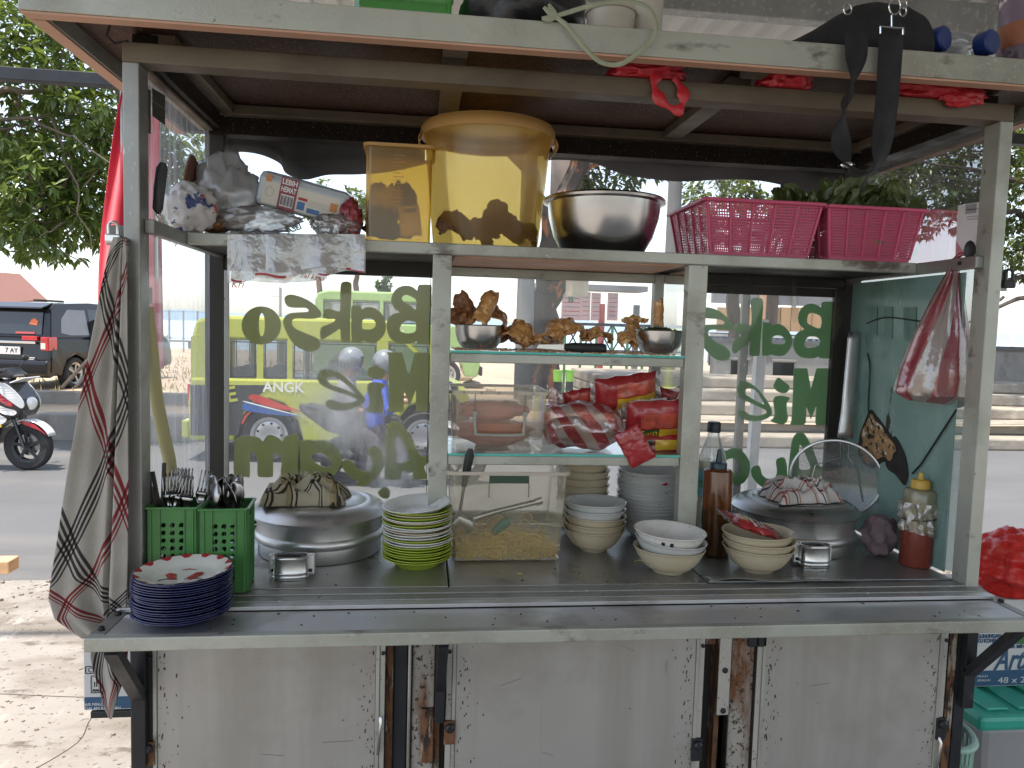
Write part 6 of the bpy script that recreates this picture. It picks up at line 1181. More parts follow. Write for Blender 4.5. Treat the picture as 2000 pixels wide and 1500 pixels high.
# striped bread bag
def stripe_film(name, a, b, n, clear, ang=0, gl=.5):
    m = film(name, a, clear, gloss=gl, vscale=16, cvar=.12, bump=.6, bscale=28, transl=.55, fgloss=.12); nt = m.node_tree
    tc = nt.nodes.new('ShaderNodeTexCoord'); mp = nt.nodes.new('ShaderNodeMapping'); mp.inputs['Rotation'].default_value = (0, 0, ang); sp_ = nt.nodes.new('ShaderNodeSeparateXYZ'); nt.links.new(tc.outputs['UV'], mp.inputs[0]); nt.links.new(mp.outputs[0], sp_.inputs[0])
    mu = nt.nodes.new('ShaderNodeMath'); mu.operation = 'MULTIPLY'; mu.inputs[1].default_value = n; nt.links.new(sp_.outputs[0], mu.inputs[0]); fr = nt.nodes.new('ShaderNodeMath'); fr.operation = 'FRACT'; nt.links.new(mu.outputs[0], fr.inputs[0])
    col = _ramp(nt, fr.outputs[0], [(0, a), (.48, a), (.52, b), (.96, b), (1, a)])
    for nd in nt.nodes:
        if nd.type in ('BSDF_DIFFUSE', 'BSDF_TRANSLUCENT', 'BSDF_TRANSPARENT'):
            for l in list(nd.inputs[0].links): nt.links.remove(l)
            if nd.type == 'BSDF_TRANSPARENT': c2 = _mix(nt, .55, col, (1,1,1)); nt.links.new(c2, nd.inputs[0])
            else: nt.links.new(col, nd.inputs[0])
    return m
SBAG = stripe_film('red_striped_bag', (.60,.05,.08), (.74,.68,.62), 6, .45, .9)
xb0, xb1 = py(1062, 840, yf+.07).x, py(1212, 840, yf+.06).x; hb_ = py(1130, 792, yf+.05).z-z1
def breadbag(u, v):
    th = 2*math.pi*u; ph = math.pi*v; k = 1+.30*noise.noise((1.6*math.cos(th), 1.6*math.sin(th), 4*v))+.10*noise.noise((5*math.cos(th), 5*math.sin(th), 11*v))
    x = -(xb1-xb0)/2*math.cos(ph)*1.02; sr = math.sin(ph)**.32; return (x, .065*k*math.cos(th)*sr, hb_*.5+hb_*.5*k*math.sin(th)*sr*(1-.25*(x*9)*.3))
t = thing('bread_bag', 'red and white striped plastic bag of bread on the lower glass shelf', 'bag', ((xb0+xb1)/2, yf+.075, z1+.004)); G().grid(breadbag, 48, 30, True).build('bag_film', SBAG, t, True)
BRD = mat('brown_crust', (.38,.17,.05), .7, 0, .25, 12, bump=.3, bscale=50)
for k, (dx, dy, dz, rx, ry, rz_) in enumerate(((-.03, 0, .05, .045, .035, .022), (.03, -.02, .032, .045, .03, .022), (-.01, .02, .025, .05, .04, .02))): G().blob((dx, dy, dz), (rx, ry, rz_), 3, .15, 2, k).build('loaf', BRD, t, True)
t = thing('plastic_bag', 'red and clear bag tip poking up behind the striped bread bag', 'bag', tuple(py(1090, 800, yf+.13))); o0 = Vector(t.location)
G().grid(lambda u, v: tuple(py(1072+30*u-12*v*(1-u)+8*v, 800-50*v*(1-.5*u), yf+.13+.01*math.sin(9*u))-o0), 10, 8).build('film', SBAG, t, True)
# sauce packets heap
def P3(u, v, y): return py(u, v, y)
sachet('upper red sauce packet with a yellow band slanting at the top of the heap', P3(1222, 766, yf+.09), (1, .05, .16), (0, -.35, 1), .150, .088, .055, 1, [(.30,.95,.12,.48,YPK), (.30,.95,.50,.86,TOMP), (.05,.28,.1,.9,RPK)], None, RPK, None, CLP)
sachet('yellow and red packet leaning at the left end of the heap', P3(1130, 782, yf+.12), (1, .1, .22), (0, -.4, 1), .075, .06, .03, 2, [(.1,.9,.1,.42,YPK), (.2,.9,.45,.9,TOMP)], None, RPK, None, CLP)
sachet('big front sauce packet with green and yellow label on the heap', P3(1280, 820, yf+.05), (1, -.04, .07), (0, -.5, 1), .140, .105, .055, 4, [(.18,.52,.16,.42,GPK), (.53,.97,.16,.42,YPK), (.2,.97,.46,.8,TOMP)], ('Tom', .33, .30, .026, YPK), RPK, None, CLP)
sachet('dark wrapped packet lying across the middle of the heap', P3(1262, 800, yf+.09), (1, 0, .06), (0, -.3, 1), .12, .05, .03, 5, [(.3,.8,.3,.7,GPK)], None, BLKP, None, CLP)
sachet('bottom red packet lying at the right end of the glass shelf', P3(1290, 870, yf+.06), (1, 0, .02), (0, -.5, 1), .135, .066, .045, 6, [(.35,.98,.55,.9,YPK), (.02,.3,.55,.9,GPK)], None, RPK, None, None)
sachet('red sachet hanging over the edge of the lower glass shelf', P3(1240, 872, S_-.006), (.55, -.05, -.9), (.9, -.3, .5), .085, .06, .018, 7, [], None, RPK, None, None)
sachet('red packet at the back of the heap touching the cabinet post', P3(1290, 775, yf+.15), (1, 0, -.3), (0, -.3, 1), .08, .05, .035, 8, [], None, RPK, None, None)
sachet('green striped barcode packet on top of the dark one', P3(1265, 792, yf+.07), (1, 0, .09), (0, -.6, 1), .09, .035, .022, 9, [(.1,.5,.3,.8,GPK),(.55,.9,.3,.8,WPK)], None, WPK, None, None)
# upper glass shelf: steel bowls, crackers, knife
sbm = G().lathe([(0, .001), (.026, .001), (.040, .005), (.050, .018), (.0545, .035), (.056, .052), (.0585, .0535), (.058, .0545), (.0545, .053), (.053, .036), (.048, .020), (.038, .008), (0, .005)], 44)
qL = py(936, 655, S_+.075); qR = py(1287, 665, S_+.085)
for i, (q_, lb) in enumerate(((qL, 'small steel bowl of fried crackers at the left of the upper shelf'), (qR, 'small steel bowl of chopped greens at the right of the upper shelf'))):
    o = sbm.build('steel_bowl', STEM, None, True, loc=(q_.x, q_.y, z2+.0005)); o.scale = (.98, .98, 1.03); tag(o, lb, 'bowl')
CHG = leafmat('chopped_greens', (.02,.05,.015), (.05,.09,.03)); g = G(); rnd = random.Random(3)
for k in range(420):
    a = rnd.uniform(0, 6.3); r_ = .051*math.sqrt(rnd.random()); p_ = Vector((r_*math.cos(a), r_*math.sin(a), .045+.014*(1-(r_/.051)**2)+rnd.uniform(-.004, .005))); d1 = Vector((rnd.gauss(0,1), rnd.gauss(0,1), rnd.gauss(0,.6))).normalized()*.005; d2 = Vector((rnd.gauss(0,1), rnd.gauss(0,1), rnd.gauss(0,.6))).normalized()*.004; g.add([p_-d1, p_+d2, p_+d1, p_-d2], [(0,1,2,3)])
g.blob((0, 0, .030), (.047, .047, .02), 2, .1); tag(g.build('chopped_greens', CHG, None, loc=(qR.x, qR.y, z2)), 'heap of finely chopped green herbs in the right steel bowl', 'herbs', kind='stuff')
CRK = mat('fried_cracker', (.50,.245,.075), .42, 0, .35, 30, dirt=[((.22,.075,.02), .50, .14, 22, (1,1,1), .4), ((.70,.47,.22), .54, .06, 75, (1,1,1), .45)], bump=1.0, bscale=95, coat=.15); CRD = mat('dark_fried_cracker', (.24,.09,.03), .45, 0, .4, 24, dirt=[((.46,.23,.08), .54, .08, 60, (1,1,1), .5)], bump=1.0, bscale=85, coat=.15)
def cracker(label, c, w, h, curl, rot, m, seed, group=None):
    w *= 1.22; h *= 1.22
    V = Vector((seed*4.1, 0, seed))
    def fn(u, v):
        a, b = 2*u-1, 2*v-1; th = a*curl; n_ = .26*noise.noise(Vector((a*2.0, b*2.0, 0))+V); R_ = w/(2*max(.3, curl))
        rr_ = R_*(1+n_+.14*noise.noise(Vector((a*5, b*5, 1))+V)); e = 1-.3*abs(a)**3*abs(b)+.18*noise.noise(Vector((a*3, 0, 4))+V)
        return (rr_*math.sin(th), b*h/2*e*(1+.12*noise.noise((a*2, seed, 0))), rr_*math.cos(th)-R_*math.cos(curl))
    return tag(G().grid(fn, 26, 20).build('cracker', m, None, True, solid=.0035, loc=c, rot=rot), label, 'cracker', group)
X_ = lambda u, v, y: py(u, v, y)
cracker('rolled golden cracker standing tall in the left steel bowl', tuple(X_(942, 608, qL.y-.005)), .06, .075, 2.2, (rad(70), rad(35), .4), CRK, 1)
cracker('dark cracker sticking up at the back of the left steel bowl', tuple(X_(905, 605, qL.y+.02)), .06, .06, 1.8, (rad(60), rad(-20), 1.0), CRD, 2)
cracker('brown folded cracker lying behind the left bowl rim', tuple(X_(960, 632, qL.y+.02)), .08, .07, 1.5, (rad(25), rad(35), .2), CRD, 3)
cracker('brown cracker low in the left steel bowl', tuple(X_(908, 628, qL.y)), .07, .06, 1.4, (rad(20), rad(-20), .9), CRD, 15)
cracker('pale puffed cracker leaning right of the left steel bowl', tuple(X_(1008, 662, qL.y+.005)), .075, .06, 1.6, (rad(30), rad(25), -.3), CRK, 4)
cracker('broken cracker piece behind the left steel bowl', tuple(X_(985, 668, qL.y+.05)), .06, .05, 1.3, (rad(15), 0, .5), CRD, 5)
cracker('long wavy cracker lying in the middle of the upper shelf', tuple(X_(1105, 655, S_+.13)), .09, .06, 1.1, (rad(28), rad(-8), .2), CRK, 6)
cracker('orange cracker chunk left of the long wavy one', tuple(X_(1082, 656, S_+.10)), .05, .045, 1.5, (rad(35), rad(20), -.4), CRK, 7)
cracker('flat cracker behind the knife handle', tuple(X_(1165, 664, S_+.13)), .07, .05, 1.0, (rad(15), 0, 0), CRK, 8)
cracker('small curled cracker left of the right steel bowl', tuple(X_(1222, 674, S_+.06)), .055, .04, 1.9, (rad(25), rad(10), .3), CRK, 9)
cracker('cracker standing behind the right steel bowl', tuple(X_(1238, 655, S_+.14)), .05, .05, 1.6, (rad(60), 0, .5), CRK, 10)
cracker('thin cracker resting on the left rim of the right bowl', tuple(X_(1240, 629, qR.y-.01)), .045, .03, .7, (rad(5), rad(-4), .1), CRK, 11)
cracker('pale fluted cracker standing upright in the chopped greens', tuple(X_(1282, 613, qR.y)), .042, .05, 2.6, (rad(85), 0, .3), CRK, 12)
cracker('cracker shard lying flat beside the left bowl', tuple(X_(1050, 672, S_+.09)), .05, .03, .6, (rad(6), 0, -.2), CRK, 13)
g = G(); rnd = random.Random(9)
for k in range(700):
    x = rnd.uniform(.60, 1.10); y = rnd.uniform(S_+.012, D_-.06); s_ = rnd.uniform(.001, .0035); g.obox((x, y, z2+.0012), ((rnd.gauss(0,1), rnd.gauss(0,1), 0), (0, 0, 1), (1, 0, 0)) if False else ((1,0,0),(0,1,0),(0,0,1)), (s_, s_*rnd.uniform(.4,1.2), .0010))
tag(g.build('crumbs', CRK), 'scattered golden cracker crumbs on the upper glass shelf', 'crumbs', kind='stuff')
k0 = X_(1095, 676, S_+.04); kn = thing('knife', 'kitchen knife with a black handle on the upper glass shelf', 'knife', (k0.x, S_+.04, z2+.012))
G().prism([(-.055, -.004), (-.05, .004), (.01, .006), (.01, -.007)], lambda a, b, t: (a, t, b), -.001, .001).build('blade', STEM, kn); L_ = 92/ppm(k0)
G().tube([(.008, 0, 0), (.016, 0, .0), (.02, 0, 0), (.024, 0, 0), (.05, 0, -.001), (L_-.012, 0, -.001), (L_-.002, 0, -.001), (L_, 0, -.001)], [.006, .0095, .0078, .0105, .0115, .0115, .010, .004], 12, flat=.7).build('handle', BLKP, kn, True)

# ================================================================== things on the long shelf
AMBB = film('amber_bucket', (.90,.64,.24), .58, tint=(1,.84,.42), gloss=.10, vscale=4, cvar=.05, transl=.85, spots=(160, .73, .9), fgloss=.25); AMBR = mat('amber_rim', (.50,.29,.09), .4, sss=.1)
by = .335; c = py(948, 480, by-.12); r1 = .1205; zt = py(953, 262, by).z-ZS; r2 = .145
bk = lathe_thing('bucket', 'big round amber plastic bucket of crackers on the shelf', 'bucket', (py(950, 400, by).x, by, ZS), [('shell', [(0,.001),(r1*.97,.001),(r1,.006),(r1+(r2-r1)*.72, zt*.72),(r1+(r2-r1)*.73, zt*.735),(r2,zt)], AMBB), ('rim', [(r2*.99,zt-.012),(r2*1.045,zt-.016),(r2*1.06,zt-.006),(r2*1.055,zt+.004),(r2*1.03,zt+.010),(r2*.99,zt+.010),(r2*.985,zt)], AMBR), ('lid', [(r2*1.035,zt+.0105),(r2*.9,zt+.016),(0,zt+.018)], AMBB)], n=64)
for s_ in (-1, 1): G().grid(lambda u, v: (s_*(r2*1.02+.010*math.sin(math.pi*v)), (u-.5)*.06, zt-.045+.04*v), 6, 6).build('handle_lug', MATS['amber_rim'], bk, True, solid=.002)
DKF = mat('brown_fried_skin', (.13,.06,.025), .7, 0, .3, 12, bump=.5, bscale=30); rnd = random.Random(21)
for k, (u, v, w_, h_, ro) in enumerate(((880,450,.07,.05,.3),(930,462,.08,.05,1.2),(962,432,.06,.07,.2),(1005,452,.06,.06,2.2),(1030,465,.05,.05,.7),(900,440,.05,.06,2.8))):
    p_ = py(u, v, by-.06+.02*(k % 3)); cracker(['dark cracker low at the left inside the amber bucket', 'flat cracker at the bottom of the amber bucket', 'tall curled cracker silhouetted in the amber bucket', 'cracker right of the tall curled one in the bucket', 'cracker at the right wall inside the amber bucket', 'jagged dark cracker near the left wall of the bucket'][k], tuple(p_), w_, h_, 1.5, (rad(40+20*(k % 3)), rad(10*k), ro), DKF, 30+k)
AMBS = film('amber_square_tub', (.80,.52,.08), .52, tint=(1,.76,.22), gloss=.12, vscale=5, cvar=.06, transl=.8, spots=(150, .74, .9), fgloss=.2)
x0, x1 = py(712, 460, .25).x, py(842, 460, .25).x; zt = py(778, 283, .25).z
sq_ = tub('square amber measuring tub holding crumpled banknotes', x0, x1, .245, .245+(x1-x0), ZS, zt, AMBS, AMBR, .97, .006, .018, 'measuring_tub'); fy = -(x1-x0)/2; hh = zt-ZS
for k in range(14): G().box(-.012, .012 if k % 2 else .004, fy-.0012, fy-.0002, hh*(.42+.036*k), hh*(.42+.036*k)+.0012).build('measure_mark', AMBR, sq_)
NOTE = mat('crumpled_note', (.55,.48,.28), .8, 0, .3, 18, bump=.4, bscale=30); NOTE2 = mat('dark_note', (.09,.085,.06), .8, 0, .4, 14, bump=.4, bscale=30)
for k, (u, v, w_, h_, m_, lb) in enumerate(((745,430,.06,.06,NOTE2,'crumpled dark banknote at the left of the square tub'), (790,390,.05,.06,NOTE2,'crumpled banknote high at the right of the square tub'), (765,395,.05,.06,NOTE,'pale crumpled banknote in the middle of the square tub'), (760,450,.10,.03,NOTE2,'folded banknote at the bottom of the square tub'), (740,395,.045,.06,NOTE,'pale banknote leaning at the left wall of the tub'))):
    p_ = py(u, v, .30+.02*(k % 2)); tag(G().blob((0,0,0), (w_*.5, .03, h_*.6), 3, .6, 2.4, k+50).build('banknote', m_, None, True, loc=tuple(p_)), lb, 'banknote')
p_ = py(801, 432, .2502); nn = thing('banknote', 'folded ten thousand note pressed against the front of the square tub', 'banknote', tuple(p_), rot=(rad(2), rad(-7), 0)); G().box(-.023, .023, 0, .002, -.032, .032).build('note_paper', NOTE, nn); text('note_print', '10000', .013, INK, nn, (0, -.0006, .022), (1,0,0), (0,0,1), bold=.0002)
# steel bowl with lid
by = .34; ctr = py(1178, 440, by); rb = 113/ppm(ctr); zt = py(1178, 398, by).z-ZS
lathe_thing('steel_basin', 'large lidded stainless steel basin on the shelf', 'basin', (ctr.x, by, ZS), [('body', [(0,.001),(rb*.62,.001),(rb*.70,.006),(rb*.85,zt*.35),(rb*.94,zt*.7),(rb*.97,zt),(rb*.9,zt-.002),(0,.01)], STEM), ('rim', [(rb*.97,zt-.004),(rb*1.05,zt-.001),(rb*1.06,zt+.004),(rb*1.03,zt+.008),(rb*.95,zt+.007)], STEM), ('lid', [(rb*1.0,zt+.009),(rb*.7,zt+.013),(0,zt+.014)], STEM), ('lid_knob', [(.007,zt+.013),(.008,zt+.024),(.011,zt+.034),(0,zt+.035)], BLKP)], n=64)
# perforated pink baskets
def perf(name, col, nx, ny):
    m, nt, N, L, b = _new(name); b.inputs['Base Color'].default_value = C4(col); b.inputs['Roughness'].default_value = .4
    tc = N.new('ShaderNodeTexCoord'); sp_ = N.new('ShaderNodeSeparateXYZ'); L.new(tc.outputs['UV'], sp_.inputs[0]); fs = []
    for ax, n_, th in ((0, nx, .46), (1, ny, .50)):
        mu = N.new('ShaderNodeMath'); mu.operation = 'MULTIPLY'; mu.inputs[1].default_value = n_; L.new(sp_.outputs[ax], mu.inputs[0]); fr = N.new('ShaderNodeMath'); fr.operation = 'FRACT'; L.new(mu.outputs[0], fr.inputs[0]); gt = N.new('ShaderNodeMath'); gt.operation = 'LESS_THAN'; gt.inputs[1].default_value = th; L.new(fr.outputs[0], gt.inputs[0]); fs.append(gt.outputs[0])
    mu = N.new('ShaderNodeMath'); mu.operation = 'MULTIPLY'; L.new(fs[0], mu.inputs[0]); L.new(fs[1], mu.inputs[1]); inv = N.new('ShaderNodeMath'); inv.operation = 'SUBTRACT'; inv.inputs[0].default_value = 1; L.new(mu.outputs[0], inv.inputs[1]); L.new(inv.outputs[0], b.inputs['Alpha']); MATS[name] = m; return m
PNK = mat('pink_plastic', (.58,.09,.18), .38, 0, .08, 8, sss=.05); PNKW = perf('pink_perforated_wall', (.56,.085,.17), 46, 17)
def pbasket(label, xa, xb, y0, y1, zt):
    w_, d_, h_ = xb-xa, y1-y0, zt-ZS; t = thing('plastic_basket', label, 'basket', ((xa+xb)/2, (y0+y1)/2, ZS)); tp = .86
    cr = [(-1,-1),(1,-1),(1,1),(-1,1)]
    for i in range(4):
        a, b = cr[i], cr[(i+1) % 4]
        def wl(u, v): s_ = tp+(1-tp)*v; ax, ay = a[0]+(b[0]-a[0])*u, a[1]+(b[1]-a[1])*u; return (ax*w_/2*s_, ay*d_/2*s_, .010+(h_-.018)*v)
        wo = G().grid(wl, 2, 2).build('wall', PNKW, t)
        def solid_band(v0, v1, nm):
            G().grid(lambda u, v: tuple(Vector(wl(u, v0+(v1-v0)*v))*1.0+Vector((0, 0, 0))), 2, 1).build(nm, PNK, t, solid=.003)
        for k in range(6):
            u = k/5; nrm = Vector((a[0]+b[0], a[1]+b[1], 0)).normalized()*.0018; G().bar(tuple(Vector(wl(u, 0))+nrm), tuple(Vector(wl(u, 1))+nrm), .0042, .004, tuple(nrm.normalized())).build('rib', PNK, t)
        A_ = Vector(wl(0, 1)); B_ = Vector(wl(1, 1)); e = (B_-A_).normalized(); nrm = Vector((a[0]+b[0], a[1]+b[1], 0)).normalized()
        G().bar(tuple(A_-e*.006+nrm*.005+Vector((0,0,.004))), tuple(B_+e*.006+nrm*.005+Vector((0,0,.004))), .013, .008).build('rim', PNK, t, bevel=.002)
        A_ = Vector(wl(0, 0)); B_ = Vector(wl(1, 0)); G().bar(tuple(A_+Vector((0,0,-.004))), tuple(B_+Vector((0,0,-.004))), .004, .012).build('base_band', PNK, t, bevel=.001)
    G().box(-w_/2*tp, w_/2*tp, -d_/2*tp, d_/2*tp, 0, .002).build('floor', PNK, t); return t
xa, xb = py(1386, 390, .232).x, py(1606, 398, .232).x; zt = py(1500, 391, .222).z
pbasket('pink perforated basket beside the steel basin, standing empty', xa-.008, xb-.006, .226, .47, zt)
xa2, xb2 = py(1622, 398, .232).x, py(1842, 404, .232).x; pbasket('pink perforated basket full of green leaves at the right end of the shelf', xb+.014, min(xb2, W_-.026), .226, .456, zt-.002)
LTM = leafmat('mustard_leaf', (.07,.12,.03), (.20,.25,.10)); 
def ruffle(seed):
    V = Vector((seed*3, seed, 0)); return G().grid(lambda u, v: ((u-.5)*.075*(math.sin(math.pi*min(1, .08+v*.9))**.6)*(1+.2*noise.noise(Vector((u*3, v*3, 0))+V)), -.02*v*v+.016*noise.noise(Vector((u*5, v*4, 2))+V)+.010*math.sin(u*22+seed)*abs(u-.5)*2, .095*v+.012*noise.noise(Vector((u*6, v*3, 5))+V)), 14, 10).mesh('leaf')
rm = [ruffle(i) for i in range(5)]
for m_ in rm: m_.materials.append(LTM); [setattr(p_, 'use_smooth', True) for p_ in m_.polygons]
lv = thing('leafy_greens', 'heap of mustard green leaves rising from the right pink basket', 'vegetable', ((xb+xb2)/2, .33, ZS+.004)); rnd = random.Random(31); hb2 = zt-ZS
for k in range(110):
    u_ = rnd.random(); x = (xb-.03)+(xb2-.045-(xb-.03))*u_-(xb+xb2)/2; y = rnd.uniform(-.08, .10); o = bpy.data.objects.new('leaf', rm[k % 5]); COL.objects.link(o); o.parent = lv; o.location = (x*.95, y*.85, hb2-.012+rnd.uniform(-.035, .010)); o.rotation_euler = (rad(rnd.uniform(-50, 50)), rad(rnd.uniform(-50, 50)), rnd.uniform(0, 6.3)); s_ = rnd.uniform(.6, 1.0); o.scale = (s_, s_, s_*.95)
G().blob((0,0,hb2*.35), (.10,.09,hb2*.32), 3, .2, 3, 2).build('leaf_core', LTM, lv, True)
# left end: bags, tissue pack, hanging sheets
CBAG = film('white_carrier_film', (.72,.70,.68), .22, gloss=.25, vscale=9, cvar=.14, bump=.9, bscale=16, transl=.5, fgloss=.2); BBAG = film('blue_carrier_film', (.30,.48,.60), .45, gloss=.4, vscale=9, cvar=.15, bump=.9, bscale=20); CLRB = film('crinkled_clear_film', (.62,.60,.58), .55, gloss=.4, vscale=14, cvar=.2, bump=.6, bscale=24, fgloss=.18); PRB = mat('printed_white_bag', (.55,.52,.50), .4, 0, .1, 10, dirt=[((.45,.06,.08), .60, .02, 24, (1,1,1), .4), ((.03,.05,.16), .58, .02, 17, (1,1,1), .4)], bump=.6, bscale=24)
def bag(label, u, v, y, wu, hv, dy, m, seed, amp=.38, fr=2.6, pull=0):
    c = py(u, v, y); k = ppm(c); w_, h_ = wu/k/2, hv/k/2
    def f(q_, p_):
        if p_.z > .2: q_ = Vector((q_.x*(1-pull*(p_.z-.2)), q_.y, q_.z*(1+pull*.5*(p_.z-.2))))
        zmin = ZS+.001-c.z; q_.z = max(q_.z, zmin); return q_
    return tag(G().blob((0,0,0), (w_, dy, h_), 4, amp, fr, seed, f, True).build('plastic_bag', m, None, True, loc=tuple(c)), label, 'bag')
bag('white crumpled carrier bag heaped at the left end of the shelf', 440, 380, .30, 120, 120, .05, CBAG, 3, .45, 2.6, .3)
bag('translucent blue bag behind the white crumpled bag', 432, 345, .36, 95, 56, .04, BBAG, 6)
bag('printed white bag with navy and red marks against the left pane', 372, 408, .215, 88, 88, .035, PRB, 9, .35)
bag('small orange brown packet tucked under the bags', 420, 435, .26, 70, 36, .03, mat('orange_pack', (.30,.13,.04), .4, coat=.4), 12, .25)
bag('clear crinkled bag lying flat in front of the tissue pack', 500, 430, .245, 150, 46, .04, CLRB, 15, .4, 3.2)
bag('clear and red plastic wrapper squeezed beside the square tub', 684, 435, .27, 40, 84, .03, mat('red_wrapper', (.30,.05,.06), .3, 0, .3, 12, coat=.5, bump=.5, bscale=30), 18, .4)
bag('crumpled clear film in front of the red wrapper', 655, 440, .25, 80, 40, .03, CLRB, 22, .4, 3)
TIS = mat('pale_blue_pack', (.42,.47,.50), .3, 0, .08, 5, coat=.4, bump=.25, bscale=22); MAR = mat('maroon_print', (.22,.025,.045), .35, coat=.4); CRE = mat('cream_pack_print', (.58,.55,.47), .35, coat=.4); ORG = mat('orange_pack_print', (.55,.22,.06), .4); NVP = mat('blue_pack_print', (.05,.15,.35), .4)
c = py(597, 388, .30); k = ppm(c); a = math.atan2(36, 165); L_, H_, Dp = 172/k, 66/k, .09; t = thing('tissue_pack', 'pale blue tissue pack with a maroon value band tilted on the bags', 'tissue pack', tuple(c), rot=(rad(10), a, rad(4)))
G().box(-L_/2, L_/2, -Dp/2, Dp/2, -H_/2, H_/2).build('pack', TIS, t, bevel=.014)
def pk(nm, m, x0, x1, z0, z1_, d_=.0006): return G().box(L_*x0, L_*x1, -Dp/2-d_, -Dp/2-d_+.0008, H_*z0, H_*z1_).build(nm, m, t)
pk('printed_panel', CRE, -.43, .40, -.40, .25); pk('printed_band', MAR, -.26, -.07, -.47, .46, .0011); b_ = pk('barcode', WHITE, -.235, -.095, -.36, -.02, .0016)
for j in range(11): G().box(L_*(-.228+.0122*j), L_*(-.228+.0122*j)+(.0009 if j % 3 else .0017), -Dp/2-.0021, -Dp/2-.0015, -.33*H_, -.05*H_).build('bar', INK, b_)
text('printed_text', 'LEBIH', .0155, WHITE, t, (-.165*L_, -Dp/2-.0017, .33*H_), (1,0,0), (0,0,1), bold=.0004, fit=L_*.16); text('printed_text', 'HEMAT', .0155, WHITE, t, (-.165*L_, -Dp/2-.0017, .12*H_), (1,0,0), (0,0,1), bold=.0004, fit=L_*.16)
pk('printed_mark', NVP, -.05, .03, -.33, -.10, .0012); pk('printed_mark', NVP, .06, .20, -.36, -.22, .0012); pk('printed_mark', ORG, .30, .38, -.15, .1, .0012); pk('printed_mark', ORG, -.42, -.36, .22, .42, .0012); pk('printed_mark', REDE, -.05, .05, -.06, .02, .0012)
for j in range(4): pk('printed_line', MATS['grey_print'], .06, .30, -.02-.045*j, -.01-.045*j, .0012)
G().tube([tuple((L_*(-.36+.045*math.cos(th)), -Dp/2-.0012, H_*(-.05+.13*math.sin(th)))) for th in [2*math.pi*i/14 for i in range(14)]], .0004, 5, True).build('printed_cup', MATS['grey_print'], t)
SHT = film('stacked_clear_sheets', (.60,.57,.54), .40, gloss=.45, vscale=9, stretch=(1,1,.4), cvar=.2, bump=1.0, bscale=22, transl=.55, fgloss=.16)
def sheet(u0, u1, vb, y, seed, dv=4):
    def fn(u, v):
        U = u0+(u1-u0)*u; wv = .0035*math.sin(u*14+seed)+.003*noise.noise((u*6, v*3, seed))
        if v < .35:
            t_ = v/.35; p_ = py(U, 470, y); return (p_.x, y+.075*(1-t_), ZS+.0035+.010*(1-t_)*noise.noise((u*5, t_*3, seed+4))**2+.001*seed % .004)
        t_ = (v-.35)/.65; bt = vb(u); p_ = py(U, 456+(bt-456)*t_, y-.004); return (p_.x, y-.0035-.004*t_+wv*t_-.001*(seed % 4), p_.z)
    return fn
HS = thing('plastic_sheets', 'stack of clear printed bags draped over the shelf edge at left', 'bags', tuple(py(580, 470, S_))); o0 = Vector(HS.location)
for i, (u0, u1, vb) in enumerate(((444, 714, lambda u: 552-22*u+4*math.sin(u*20)), (452, 640, lambda u: 545+8*math.sin(3*u)), (520, 712, lambda u: 527+6*math.sin(6*u+1)))):
    f = sheet(u0, u1, vb, S_-.001-.0018*i, i+1); G().grid(lambda u, v: tuple(Vector(f(u, v))-o0), 40, 22).build('sheet', SHT, HS, True)
f = sheet(446, 714, lambda u: 553-22*u+4*math.sin(u*20), S_-.0075, 1)
[G().grid(lambda u, v: tuple(Vector(f(a_+u*(b_-a_), c_+(d_-c_)*v+.02*(u-.5)))-o0), 12, 2).build('red_print_band', REDE, HS, True) for a_, b_, c_, d_ in ((.02,.10,.945,.975),(.20,.42,.925,.96),(.44,.5,.95,.975),(.66,.74,.955,.98),(.86,.985,.945,.985))]
pt1 = py(463, 556, S_-.012)-o0; text('red_print', 'Kri', .02, REDE, HS, tuple(pt1), (1,0,.05), (-.05,0,1), shear=.3); pt1 = py(610, 541, S_-.012)-o0; text('red_print', 'ral krya', .016, REDE, HS, tuple(pt1), (1,0,-.12), (.12,0,1), shear=.3)
pt1 = py(575, 447, S_-.012)-o0; text('green_print', 'ASLI', .016, GPK, HS, tuple(pt1), (1,0,.45), (-.45,0,1), bold=.0006)
# wooden fan, black knife on the left rail
t = thing('bamboo_fan', 'striped reddish woven fan leaning on the left pane', 'fan', tuple(px(372, 440, .036))); o0 = Vector(t.location); FANM = mat('woven_fan', (.20,.085,.06), .8, 0, .4, 60, (1, 6, 1), bump=.4, bscale=60)
lp = [px(u, v, .036)-o0 for u, v in [(358,440),(357,380),(362,335),(371,306),(378,304),(388,325),(396,350),(400,400),(396,440)]]
mob('blade', outline_mesh('blade', [[(q_.x, q_.y) for q_ in catmull([(p_.y, p_.z) for p_ in lp], 4)]], lambda a, b: (0, a, b), (.003, 0, 0)), FANM, t)
kd = py(312, 440, .045); t = thing('knife', 'black handled knife hooked behind the left shelf rail', 'knife', tuple(kd)); o0 = kd
G().tube([tuple(py(u, v, .045)-o0) for u, v in ((309,418),(308,408),(311,370),(316,330),(319,318))], [.004,.0095,.0105,.0105,.006], 10, flat=.6).build('handle', BLKP, t, True); G().prism([(-.0035,-.09),(.0015,-.105),(.0035,-.09),(.0035,.03),(-.0035,.03)], lambda a, b, t_: (a-.006, t_, b), -.001, .001).build('blade', STEM, t); G().tube([tuple(py(u, v, .043)-o0) for u, v in ((303,375),(301,395),(305,420),(313,432),(316,425),(310,412))], .0008, 5).build('string', GRH, t)
